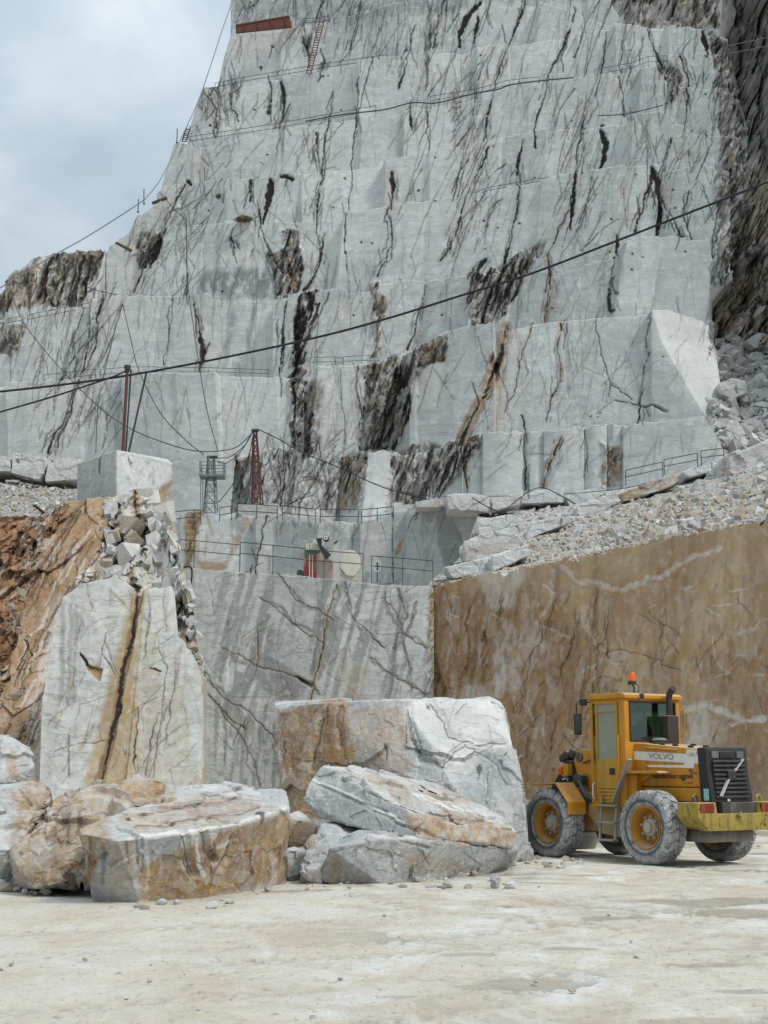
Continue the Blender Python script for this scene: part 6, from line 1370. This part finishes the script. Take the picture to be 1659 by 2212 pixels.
# front frame, lift tower, arms
b = MB(); b.prism([(1.75, .50), (3.15, .50), (3.35, .75), (3.20, 1.15), (2.45, 1.30), (1.95, 1.15), (1.75, .9)], -.42, .42, 'y', .02); b.build('front_frame', YEL, L, True)
for y in (.26, -.36):
    b = MB(); b.prism([(2.02, 1.10), (2.80, 1.10), (2.66, 1.62), (2.56, 1.92), (2.42, 2.02), (2.24, 2.00), (2.12, 1.85)], y, y + .10, 'y', .015); tw = b.build('lift_tower', YEL, L, True)
    b = MB(); b.lathe([(y - .02, .09), (y + .13, .09), (y + .135, .05)], 20, 'y', (2.42, 0, 1.86)); b.build('pivot_pin', DKM, tw, True)
b = MB(); b.box((2.60, .30, 1.50), (2.75, .52, 1.73), .02); b.build('lamp_box', YEL, L)
b = MB(); b.lathe([(.30, .07), (.52, .07)], 14, 'y', (2.82, 0, 1.60)); b.box((2.76, .42, 1.53), (2.80, .54, 1.68), .01); b.build('indicator', ORL, L, True)
for i, (x, z) in enumerate(((2.62, 1.93), (2.80, 1.90), (2.90, 1.84))):
    b = MB(); b.lathe([(.12, .05), (.14, .075), (.22, .075), (.24, .05), (.30, .05), (.32, .08), (.40, .08), (.42, .03)], 20, 'y', (x, 0, z)); b.build('pivot_pin', DKM, L, True)
for y in (.30, -.42):
    b = MB(); b.prism([(2.50, 1.52), (2.60, 1.78), (2.78, 1.80), (3.25, 1.25), (3.55, .75), (3.55, .40), (3.40, .40), (3.32, .75), (3.05, 1.10)], y, y + .10, 'y', .01); am = b.build('lift_arm', BLK, L, True, 'black lift arm with a white swirl mark' if y > 0 else None)
    if y > 0:
        b = MB()
        for k in range(5):                           # a white swirl mark of curling strokes
            a0 = k * 1.257 + .3; cx_, cz_ = 2.80, 1.53
            pts = [(cx_ + (.03 + .095 * s_) * math.cos(a0 + 1.5 * s_), y + .104, cz_ + (.03 + .095 * s_) * math.sin(a0 + 1.5 * s_)) for s_ in (0, .25, .5, .75, 1)]
            for A, B in zip(pts[:-1], pts[1:]): b.bar(A, B, .006, .036)
        b.build('emblem', WHT, am)
# bucket, low in front behind the loose block
b = MB(); b.prism([(3.50, .30), (3.55, .95), (3.62, 1.05), (3.68, 1.02), (3.60, .45), (3.75, .14), (4.35, .06), (4.36, .02), (3.65, .05)], -1.05, 1.05, 'y', .01)
b.prism([(3.55, .95), (3.68, 1.02), (4.35, .06), (3.65, .05), (3.52, .30)], -1.09, -1.05, 'y', .008); b.prism([(3.55, .95), (3.68, 1.02), (4.35, .06), (3.65, .05), (3.52, .30)], 1.05, 1.09, 'y', .008)
b.build('bucket', GRYM, L, True)
for sd in (1, -1):
    b = MB(); ya, yb = (.66, 1.10) if sd > 0 else (-1.10, -.66)
    b.prism([(2.95, 1.33), (2.30, 1.36), (1.98, 1.02), (1.98, .80), (1.955, .80), (1.955, 1.03), (2.285, 1.385), (2.95, 1.355)], ya, yb, 'y', .006)
    b.prism([(2.95, 1.33), (2.30, 1.36), (1.98, 1.02), (1.98, .84), (2.2, 1.1), (2.4, 1.26)], ya - .01 if sd > 0 else yb, ya if sd > 0 else yb + .01, 'y', 0)
    b.build('fender', YEL, L)
b = MB()
for k, (dy, dz) in enumerate(((0, 0), (.06, .03), (.03, -.05), (-.05, .02))):
    b.tube([(2.45 - .02 * k, .40 + dy, 1.45 + dz), (2.25, .50 + dy, 1.38 + dz), (2.05, .52 + dy, 1.10 + dz), (1.75, .48 + dy, .98 + dz), (1.45, .40, .95)], .026, 8)
b.tube([(2.3, .38, 1.75), (2.05, .42, 1.80), (1.95, .42, 1.55), (2.0, .46, 1.25)], .02, 8)
b.lathe([(.40, .13), (.55, .13), (.57, .06)], 20, 'y', (2.30, 0, 1.42)); b.build('hydraulic_hose', DKM, L, True)
# ------------------------------------------------------------------ masts, cables, railings and other quarry gear
RUSTM = simple('rusted_steel', (.12, .040, .026, 1), .75, grime=(.05, .02, .014, 1), gscale=1.5)
DARKS = simple('dark_steel', (.045, .05, .053, 1), .6, .2)
GREYS = simple('grey_painted_steel', (.16, .185, .195, 1), .55, .1, grime=(.10, .11, .115, 1), gscale=1.0)
RUBBER = simple('black_cable_sheath', (.012, .012, .013, 1), .6)
WIRE = simple('dull_steel_wire', (.22, .235, .24, 1), .5, .2)
RED = simple('red_machine_paint', (.30, .022, .026, 1), .5, grime=(.5, .42, .38, 1), gscale=1.2, gamt=.6)
CREAM = simple('cream_machine_paint', (.52, .50, .43, 1), .55, grime=(.40, .34, .26, 1), gscale=.8)
BLUEB = simple('blue_black_plate', (.022, .032, .040, 1), .35)
def spline(pts, n=8):
    """Catmull-Rom through world points"""
    p = [Vector(q) for q in pts]; p = [p[0] * 2 - p[1]] + p + [p[-1] * 2 - p[-2]]; out = []
    for i in range(1, len(p) - 2):
        for k in range(n):
            t = k / n; a, b, c, d = p[i - 1:i + 3]
            out.append(.5 * ((2 * b) + (c - a) * t + (2 * a - 5 * b + 4 * c - d) * t * t + (3 * b - a - 3 * c + d) * t ** 3))
    out.append(p[-2]); return out
def cable(label, pts, Ys, wpx, mat=RUBBER, group=None, name='cable', cat='cable'):
    n = len(pts)
    Y = np.interp(np.linspace(0, 1, n), np.linspace(0, 1, len(Ys)), Ys)
    W = [P(u, v, y) for (u, v), y in zip(pts, Y)]
    r = wpx / 2 * float(np.mean(Y)) / FPX
    b = MB(); c0 = W[0]
    b.tube([q - c0 for q in spline(W)], r, 6)
    o = b.build(name, mat, None, True, loc=c0); tag(o, label, cat, group); return o
cable('thick black cable sagging right across the quarry face from the right edge to the left', [(1700, 375), (1659, 393), (1500, 455), (1330, 521), (1150, 590), (1000, 637), (850, 684), (700, 725), (500, 769), (300, 807), (150, 829), (0, 846), (-60, 852)], (90, 96, 100, 100), 5.2)
cable('black cable running from the rusty post head down to the left edge', [(281, 797), (262, 806), (235, 817), (120, 855), (0, 890), (-60, 908)], (100, 99), 4.2)
CG = 'thin guy cables over the quarry'
cable('pale steel rope following the stepped skyline down from the summit to the left edge', [(503, -40), (501, 2), (480, 65), (435, 200), (400, 280), (352, 378), (320, 422), (295, 443), (190, 510), (110, 555), (0, 622), (-40, 645)], (185, 150, 145), 2.6, WIRE, CG)
cable('long dark cable looping from the left skyline under the rusty post to the lattice mast', [(20, 620), (50, 695), (125, 790), (215, 880), (280, 925), (360, 958), (430, 975), (500, 970), (530, 950), (548, 931)], (138, 112, 105), 2.0, RUBBER, CG)
cable('cable dropping from the middle left ledge to the grey platform tower', [(265, 655), (283, 735), (300, 800), (345, 890), (400, 950), (440, 982)], (138, 106), 2.0, RUBBER, CG)
cable('upright thin cable hanging down the left wall beside the grey tower', [(402, 560), (410, 650), (432, 800), (448, 890), (470, 972)], (140, 106), 1.8, RUBBER, CG)
cable('thin cable falling from the middle left ledge behind the sawn cube', [(265, 655), (240, 745), (216, 850), (209, 920), (207, 978)], (138, 120), 1.7, RUBBER, CG)
cable('cable sloping from the lattice mast head down to the right bench', [(557, 927), (605, 950), (650, 976), (740, 1013), (829, 1053), (950, 1086)], (105, 100), 2.6, RUBBER, CG)
for k, q in enumerate([[(547, 930), (530, 960), (500, 985), (472, 990)], [(547, 931), (520, 975), (490, 1000), (470, 998)], [(548, 932), (535, 990), (500, 1050), (472, 1085)], [(549, 932), (535, 1000), (522, 1040), (516, 1088)], [(547, 932), (540, 1035), (522, 1062), (513, 1080)]]):
    cable(['top cable from the mast head to the grey tower platform', 'second cable from the mast head, sagging onto the grey tower platform', 'cable slanting from the mast head to the foot of the grey tower',
           'cable hanging from the mast head to the left side of the concrete plinth', 'slack cable looping to the left face of the concrete plinth'][k], q, (105, 104), 1.9, RUBBER, CG)
cable('guy cable up the left wall from the middle ledge to the rust streaked skyline', [(140, 585), (170, 610), (205, 626), (262, 640), (268, 655)], (146, 138), 1.8, RUBBER, CG)
cable('thin wire from the upper left skyline to the tall rod on the ledge', [(345, 415), (375, 450), (402, 475)], (150, 146), 1.6, RUBBER, CG)
cable('slack black hose arching over the white slab under the cut stubs', [(1020, 1075), (1055, 1096), (1085, 1104), (1120, 1078), (1150, 1058), (1176, 1054), (1210, 1070), (1252, 1094)], (92, 95), 2.4, RUBBER, None, 'hose', 'hose')
cable('thin cable stretched low along the foot of the cut stubs', [(829, 1054), (905, 1070), (1055, 1072), (1200, 1068), (1340, 1056), (1410, 1040)], (99, 94), 1.6, RUBBER, CG)
cable('upper of two thin wires crossing the dark rock at the top right', [(1390, 136), (1530, 108), (1659, 81), (1700, 72)], (170, 165), 1.8, WIRE, CG)
cable('lower of two thin wires crossing the dark rock at the top right', [(1390, 142), (1530, 124), (1659, 99), (1700, 93)], (170, 165), 1.8, WIRE, CG)
cable('black hose hooked over the top of the striped wall', [(395, 1226), (408, 1224), (414, 1230), (414, 1250), (409, 1275)], (59.6, 59.2), 4, RUBBER, None, 'hose', 'hose')
HP = 'pipes and hoses along the upper ledges'
cable('grey hose bundle lying along the third ledge from the top', [(660, 262), (742, 247), (829, 237), (890, 222), (945, 222), (1020, 203), (1075, 193), (1110, 182), (1190, 172), (1240, 168)], (171, 158), 3.0, DARKS, HP, 'pipe', 'pipe')
cable('dark pipe along the ledge at the upper right', [(1290, 250), (1345, 247), (1390, 238), (1432, 227)], (153, 150), 2.2, DARKS, HP, 'pipe', 'pipe')

def pole(label, a, b, Y, wpx, mat, name='post', cat='post', group=None, Y2=None, cap=False):
    A, B = P(a[0], a[1], Y), P(b[0], b[1], Y2 or Y); r = wpx / 2 * Y / FPX
    e_ = empty(name, B, label, cat, group)
    m = MB(); m.tube([Vector((0, 0, 0)), A - B], r, 10); m.build('pole', mat, e_, True)
    if cap:
        m = MB(); m.lathe([(-r * 2, r * 1.3), (r * 1, r * 2.2), (r * 2.2, r * 2.2), (r * 2.4, .01)], 12, 'z', A - B); m.build('pulley', DARKS, e_, True)
    else:
        m = MB(); m.box(Vector((-r * 2, -r * 2, -r)), Vector((r * 2, r * 2, r)), 0); m.build('foot_plate', mat, e_)
    return e_
pole('tall rusty red post with a pulley head behind the sawn cube', (275, 797), (265, 985), 100, 7, RUSTM, cap=True)
pole('dark slim post close beside the rusty red post', (283, 798), (271, 985), 101, 4, DARKS)
pole('black strut leaning beside the rusty red post', (316, 806), (276, 985), 100.5, 4.5, DARKS)
for k, (a, b, Y) in enumerate([((311, 408), (311, 440), 152), ((299, 430), (298, 458), 151), ((383, 278), (382, 308), 168), ((402, 470), (405, 650), 143), ((360, 1076), (360, 1118), 99)]):
    pole(['rod on the left skyline above the slanting beam', 'shorter rod left of the skyline rod', 'thin rod beside the caged ladder on the skyline', 'very tall thin rod standing against the left wall', 'low rod on the bench beside the grey tower'][k], a, b, Y, 2.2, DARKS, 'rod', 'rod')
def lattice(label, name, c0, c1, Y, w0, w1, mat, bays, mpx):
    """square lattice mast from the base centre c0 to the head c1; widths in drawing units"""
    B, T = P(c0[0], c0[1], Y), P(c1[0], c1[1], Y); s_ = Y / FPX
    e_ = empty(name, B, label, 'mast'); h = T.z - B.z; dxx = T.x - B.x
    def corner(k, t):
        w = (w0 + (w1 - w0) * t) * s_ / 2; sx, sy = ((-1, -1), (1, -1), (1, 1), (-1, 1))[k]
        c, s2 = math.cos(.35), math.sin(.35)
        return Vector((dxx * t + w * (sx * c - sy * s2) * .78, w * (sx * s2 + sy * c) * .78, h * t))
    for k in range(4):
        m = MB(); m.bar(corner(k, 0), corner(k, 1), mpx * s_, mpx * s_); m.build('leg', mat, e_)
    m = MB()
    for i in range(bays):
        t0, t1 = i / bays, (i + 1) / bays
        for k in range(4):
            m.bar(corner(k, t0), corner((k + 1) % 4, t0), mpx * s_ * .7)
            m.bar(corner(k, t0), corner((k + 1) % 4, t1), mpx * s_ * .6)
    m.build('bracing', mat, e_)
    return e_, corner, s_, h
e_, cr_, s_, h = lattice('rust red lattice mast standing on a concrete plinth', 'lattice_mast', (556, 1089), (551, 930), 104, 27, 7, RUSTM, 7, 2.4)
m = MB(); m.box(cr_(0, 1) + Vector((-6 * s_, -4 * s_, -2 * s_)), cr_(2, 1) + Vector((6 * s_, 4 * s_, 2 * s_)), 0); m.build('head_plate', DARKS, e_)
e_, cr_, s_, h = lattice('grey lattice tower with a railed platform near its top', 'lattice_tower', (455, 1110), (456, 988), 103, 34, 16, GREYS, 5, 2.6)
t_ = .655
m = MB(); z = h * t_; m.box((-25 * s_, -20 * s_, z - 3 * s_), (29 * s_, 20 * s_, z + 2.5 * s_), .02); m.build('platform', GREYS, e_)
m = MB()
cs = [(-24, -19), (28, -19), (28, 19), (-24, 19)]
for k in range(4):
    (x0, y0), (x1, y1) = cs[k], cs[(k + 1) % 4]
    m.bar((x0 * s_, y0 * s_, z), (x0 * s_, y0 * s_, z + 30 * s_), 1.6 * s_); m.bar(((x0 + x1) / 2 * s_, (y0 + y1) / 2 * s_, z), ((x0 + x1) / 2 * s_, (y0 + y1) / 2 * s_, z + 30 * s_), 1.4 * s_)
    for hh in (15, 30): m.bar((x0 * s_, y0 * s_, z + hh * s_), (x1 * s_, y1 * s_, z + hh * s_), 1.4 * s_)
m.build('railing', GREYS, e_)
m = MB(); m.box((-10 * s_, -8 * s_, h - 1 * s_), (12 * s_, 8 * s_, h + 2 * s_), 0); m.build('head_plate', DARKS, e_)
m = MB(); m.bar((-22 * s_, -10 * s_, -2 * s_), (-22 * s_, -10 * s_, z), 1.5 * s_); m.bar((-17 * s_, -10 * s_, -2 * s_), (-17 * s_, -10 * s_, z), 1.5 * s_)
for k in range(14): m.bar((-22 * s_, -10 * s_, z * k / 14), (-17 * s_, -10 * s_, z * k / 14), 1.1 * s_)
m.build('ladder', GREYS, e_)
# concrete plinth of the mast
pl = hull_rock('concrete_plinth', 'rough grey concrete plinth under the rust red lattice mast', G_([(513, 1092, 103), (600, 1091, 103), (602, 1120, 102.5), (510, 1120, 102.5), (515, 1088, 106), (600, 1088, 106), (602, 1125, 106), (510, 1125, 106)]), mat=make_rock('rough_concrete', (.30, .30, .29, 1), (.22, .22, .21, 1), 1.5, bump=.7), vox=.06, facet=.05, amp=.06, cat='plinth', seed=60, stain=False, dust=.1)

def railing(label, top, drop, Y, group, posts=None, mat=DARKS, wpx=1.6, mid=.5, Y2=None):
    """top rail through the given points, a middle rail and posts"""
    n = len(top); Ys = np.linspace(Y, Y2 or Y, n)
    T = [P(u, v, y) for (u, v), y in zip(top, Ys)]; s_ = Y / FPX; dz = drop * s_
    e_ = empty('railing', T[0] - Vector((0, 0, dz)), label, 'railing', group); o = e_.location
    for nm, f_ in (('top_rail', 0), ('middle_rail', mid)):
        m = MB()
        for a, b in zip(T[:-1], T[1:]): m.bar(a - o - Vector((0, 0, dz * f_)), b - o - Vector((0, 0, dz * f_)), wpx * s_)
        m.build(nm, mat, e_)
    k = posts or n
    for i in range(k):
        f_ = i / max(1, k - 1) * (n - 1); j = min(int(f_), n - 2); q = T[j].lerp(T[j + 1], f_ - j)
        m = MB(); m.bar(q - o, q - o - Vector((0, 0, dz)), wpx * s_); m.build('rail_post', mat, e_)
    return e_
RG = 'railings on the bench of the two masts'
for lab, tp in [('railing panel at the foot of the grey tower, left side', [(362, 1107), (420, 1101), (434, 1103)]), ('short railing panel between the grey tower and the plinth', [(475, 1097), (501, 1093)]), ('railing panel in front of the concrete plinth', [(513, 1088), (555, 1090), (599, 1093)]),
                ('railing panel just right of the concrete plinth', [(610, 1092), (646, 1096), (682, 1100)]), ('railing panel fourth from the right of the grey tower', [(692, 1100), (733, 1100), (774, 1100)]), ('railing panel at the right end of the mast bench', [(781, 1101), (815, 1098), (850, 1094)])]:
    railing(lab, tp, 32, 97, RG, posts=2 if len(tp) < 3 else 3)
RG = 'railings on top of the striped wall'
railing('long railing on top of the striped wall beside the pillar', [(366, 1161), (395, 1166), (445, 1170), (519, 1177)], 62, 61, RG, posts=3, mid=.37)
railing('railing on top of the striped wall left of the red machine', [(519, 1171), (590, 1178), (659, 1185)], 66, 61, RG, posts=3, mid=.37)
railing('railing in front of the red machine and the white tank', [(662, 1188), (700, 1190), (784, 1196)], 62, 58.5, RG, posts=3, mid=.37)
railing('railing right of the white tank with the white ring behind it', [(803, 1201), (870, 1206), (935, 1212)], 60, 60, RG, posts=3, mid=.37)
RG = 'railings climbing beside the debris slope'
for lab, tp in [('left railing panel climbing beside the debris slope', [(1351, 1016), (1431, 998)]), ('middle railing panel climbing beside the debris slope', [(1434, 993), (1506, 979)]), ('right railing panel climbing beside the debris slope', [(1514, 974), (1563, 968)])]:
    railing(lab, tp, 34, 96, RG, posts=2, mid=.45)
RG = 'railings along the ledges of the mountain'
for lab, tp, dr, Y in [('railing on the left hand middle ledge at the skyline', [(60, 680), (140, 664), (215, 650), (262, 640)], 22, 139), ('railing at the left end of the middle ledge', [(-20, 692), (20, 688), (50, 682)], 20, 140),
                       ('railing on the lower left ledge, left panel', [(95, 810), (150, 804), (207, 797)], 26, 130), ('railing on the lower left ledge behind the rusty post', [(217, 798), (275, 793), (340, 792)], 24, 129), ('thin railing along the lower left ledge right of the rusty post', [(340, 793), (450, 794), (580, 799)], 18, 128),
                       ('railing on the central pillar ledge', [(665, 772), (725, 771), (740, 774)], 22, 124), ('railing on the ledge right of the central pillar', [(742, 770), (800, 768), (815, 772)], 22, 124),
                       ('railing along the third ledge from the left skyline', [(410, 295), (485, 284), (590, 268), (702, 248), (812, 228)], 22, 170), ('railing along the second ledge from the left skyline', [(465, 180), (520, 168), (625, 150), (735, 132), (835, 118)], 20, 182),
                       ('railing along the middle of the third ledge', [(930, 208), (1030, 192), (1100, 173), (1165, 166)], 22, 160), ('railing at the right end of the third ledge', [(1285, 150), (1362, 136), (1400, 122), (1440, 120)], 26, 153),
                       ('railing on the top ledge beside the rusty sheet', [(655, 40), (690, 38), (712, 34)], 22, 192), ('faint railing along the fifth ledge', [(990, 430), (1055, 405), (1150, 388), (1265, 372)], 14, 144),
                       ('railing above the broken tier right of the lattice mast', [(622, 955), (690, 955), (694, 985)], 22, 110)]:
    railing(lab, tp, dr, Y, RG, posts=max(3, len(tp)), wpx=.95)

# ladders and steel on the upper face
def ladder(label, b0, t0, Y, wpx, rungs, mat, cage=False):
    B, T = P(b0[0], b0[1], Y), P(t0[0], t0[1], Y * 1.01); s_ = Y / FPX; w = Vector((wpx * s_ / 2, 0, 0)); d = T - B
    e_ = empty('ladder', B, label, 'ladder')
    for sg in (-1, 1):
        m = MB(); m.bar(w * sg, d + w * sg, 2.0 * s_, 2.6 * s_); m.build('rail', mat, e_)
    m = MB()
    for k in range(rungs): m.bar(d * (k / rungs) - w, d * (k / rungs) + w, 1.4 * s_)
    m.build('rungs', mat, e_)
    if cage:
        m = MB()
        for k in range(5):
            c = d * (.2 + .2 * k); pts = [c + Vector((math.cos(a) * w.x * 1.2, -abs(math.sin(a)) * w.x * 2, 0)) for a in np.linspace(0, math.pi, 8)]
            m.tube(pts, .6 * s_, 5)
        m.build('cage', mat, e_)
    return e_
ladder('rusty ladder leaning in a dark recess near the top of the mountain', (667, 158), (697, 38), 178, 11, 22, RUSTM)
ladder('small caged ladder on the left skyline', (397, 306), (407, 276), 168, 9, 7, DARKS, True)
def beam(label, pts, Y, th, mat, name='steel_beam', cat='beam'):
    A = [P(u, v, Y) for u, v in pts]; c0 = A[0]; m = MB()
    v = [p - c0 for p in A] + [p - c0 + Vector((0, th, 0)) for p in A]; n = len(A)
    m._add(v, [tuple(range(n)), tuple(range(2 * n - 1, n - 1, -1))] + [(i, (i + 1) % n, n + (i + 1) % n, n + i) for i in range(n)])
    o = m.build(name, mat, None, loc=c0); tag(o, label, cat); return o
sh = empty('steel_sheet', P(509, 71, 190), 'long rust brown steel sheet lying on the top ledge at the skyline', 'steel sheet')
o0 = sh.location
m = MB(); q = [P(u, v, 190) - o0 for u, v in ((509, 55), (625, 35), (631, 58), (509, 71))]; v = q + [p + Vector((0, .3, 0)) for p in q]
m._add(v, [(0, 1, 2, 3), (7, 6, 5, 4), (0, 4, 5, 1), (1, 5, 6, 2), (2, 6, 7, 3), (3, 7, 4, 0)]); m.build('sheet', RUSTM, sh)
m = MB()
for f_ in (.15, .4, .65, .9): m.bar(q[0].lerp(q[1], f_) + Vector((0, -.06, 0)), q[3].lerp(q[2], f_) + Vector((0, -.06, 0)), .12)
m.bar(q[0], q[1], .2); m.build('rib', RUSTM, sh)
beam('short slanting rusty beam stuck in the left face below the skyline', [(248, 524), (252, 522), (284, 538), (282, 543)], 146, .4, RUSTM)
beam('rusty beam tilted up on the left skyline', [(327, 436), (360, 424), (361, 428), (329, 440)], 150, .4, RUSTM)
beam('dark plank jutting out beside the central fissure', [(633, 822), (655, 797), (663, 800), (640, 826)], 124, .8, simple('grey_plank', (.16, .14, .12, 1), .8), 'plank', 'plank')

# wire saw machine and tank on the striped wall
YM = 60.5; SM_ = YM / FPX
mc = empty('saw_machine', P(700, 1258, YM), 'red and cream wire sawing machine with a black arm, on top of the striped wall', 'saw machine'); o0 = mc.location
def mq(pts, th, mat, name, y0=0.0, bev=.02):
    m = MB(); q = [P(u, v, YM) - o0 for u, v in pts]
    m.prism([(p.x, p.z) for p in q], y0, y0 + th, 'y', bev); return m.build(name, mat, mc)
mq([(656, 1207), (683, 1197), (684, 1258), (656, 1256)], 1.0, RED, 'red_housing')
mq([(682, 1197), (693, 1192), (712, 1208), (720, 1214), (719, 1258), (683, 1260)], 1.1, paint('streaked_cream', (.42, .37, .31, 1), (.26, .13, .11, 1), .6, 1.0, -30), 'machine_body', .05)
mq([(661, 1175), (668, 1175), (668, 1189), (661, 1188)], .5, CREAM, 'motor_box', -.1, .01); mq([(668.5, 1174), (691, 1175), (692, 1190), (668.5, 1189)], .6, CREAM, 'motor', -.05); mq([(676, 1165), (683, 1165), (683, 1173.5), (676, 1173.5)], .4, CREAM, 'cap', 0, .01)
mq([(662, 1189), (690, 1190), (694, 1196), (660, 1206)], .3, GREYS, 'bracket', .1, .01)
mq([(683, 1166), (696, 1165), (695.5, 1180), (716, 1201), (705, 1211), (693, 1192)], .25, BLUEB, 'arm', -.4)
m = MB(); c = P(704.5, 1164.5, YM) - o0
m.lathe([(c.y - .35, 6 * SM_), (c.y + .1, 6.5 * SM_)], 24, 'y', (c.x, 0, c.z)); pw = m.build('pulley', DARKS, mc, True)
m = MB(); m.lathe([(c.y - .36, 4.5 * SM_), (c.y - .42, 4.5 * SM_), (c.y - .42, 2 * SM_), (c.y - .36, 2 * SM_)], 20, 'y', (c.x, 0, c.z), caps=False); m.build('pulley_face', simple('white_paint', (.7, .7, .68, 1)), pw)
mq([(721, 1173), (732.5, 1167), (733, 1257), (720, 1256)], .18, paint('white_steel', (.50, .49, .45, 1), (.33, .31, .26, 1), .5, .5, -30), 'guide_column', -.5, .01)
mq([(722, 1176), (732, 1169), (731, 1174), (723, 1179)], .1, DKM, 'bracket', -.55, 0)
for u in (668, 674): mq([(u, 1199), (u + 2, 1199), (u + 2, 1256), (u, 1256)], .05, CREAM, 'hose', -.12, 0)
m = MB(); c = P(649, 1239, YM) - o0; m.lathe([(c.y - .1, 8 * SM_), (c.y + .12, 8 * SM_)], 20, 'y', (c.x, 0, c.z)); m.build('wheel', DARKS, mc, True)
tk = empty('water_tank', P(755, 1256, 61), 'cream octagonal tank standing on edge beside the sawing machine', 'tank'); o0 = tk.location
m = MB(); q = [P(u, v, 61) - o0 for u, v in [(735, 1208), (746, 1193), (762, 1192), (770, 1196), (778, 1208), (778, 1232), (768, 1246), (762, 1249), (748, 1246), (735, 1230)]]
m.prism([(p.x, p.z) for p in q], -.6, .5, 'y', .03); m.build('tank_body', paint('tank_cream', (.60, .58, .50, 1), (.48, .44, .34, 1), .5, .4, -30), tk)
m = MB(); a = P(736, 1240, 61) - o0; b2 = P(772, 1252, 61) - o0; m.box((a.x, -.5, a.z - .35), (b2.x, .4, a.z - .05), .02); m.build('stand', CREAM, tk)
rg = empty('hose_reel', P(815, 1224, 60.5), 'pale ring shaped reel hung by the railing right of the tank', 'reel'); m = MB()
m.tube([(math.cos(a) * .14, 0, math.sin(a) * .22) for a in np.linspace(0, 6.283, 20)], .03, 6); m.build('ring', simple('pale_hose', (.5, .52, .52, 1)), rg, True)
m = MB(); m.bar((0, 0.02, -.7), (0, .02, .25), .05); m.bar((-.14, 0, .02), (.14, 0, .02), .04); m.build('bracket', DARKS, rg)

# shrubs rooted in the joints
LEAF = simple('dark_leaf', (.045, .055, .028, 1), .7, grime=(.09, .085, .05, 1), gscale=2)
def shrub(label, u, v, Y, rpx, flat=.7, seed=0, mat=LEAF):
    r = np.random.RandomState(seed); s_ = Y / FPX; R = rpx * s_
    e_ = empty('shrub', P(u, v + rpx * flat * .8, Y), label, 'shrub'); Vs, Fs = [], []
    for k in range(420):
        d = r.normal(size=3); d /= np.linalg.norm(d); c = d * R * r.uniform(.2, 1) ** .6 * np.array([1, .6, flat]) * (.75 + .5 * vnoise(np.array([d * 2 + seed]), 3)[0]) + np.array([0, -.3 * R, R * flat * .8])
        a, b = r.normal(size=3), r.normal(size=3); a *= R * .13 / np.linalg.norm(a); b *= R * .09 / np.linalg.norm(b)
        n0 = len(Vs); Vs += [c - a, c + b, c + a, c - b]; Fs.append((n0, n0 + 1, n0 + 2, n0 + 3))
    link(bpy.data.objects.new('foliage', mesh_from('foliage', Vs, Fs, mat)), e_)
    m = MB()
    for k in range(5): m.tube([(0, .1 * R, 0), Vector(r.normal(size=3)) * R * .3 + Vector((0, -.2 * R, R * .6))], .03 * R, 5)
    m.build('stem', DARKS, e_)
    return e_
shrub('dark green shrub growing from a joint high on the left face', 472, 424, 157, 8, .9, 1)
shrub('dry brown shrub spread along the ledge left of the black hollow', 527, 475, 144, 22, .35, 2, simple('dry_brush', (.14, .12, .085, 1), .8))
shrub('small green shrub on the long crack right of centre', 982, 494, 141, 8, .9, 3)
shrub('tiny dark shrub above the small green one on the same crack', 992, 438, 145, 6, 1.0, 4)
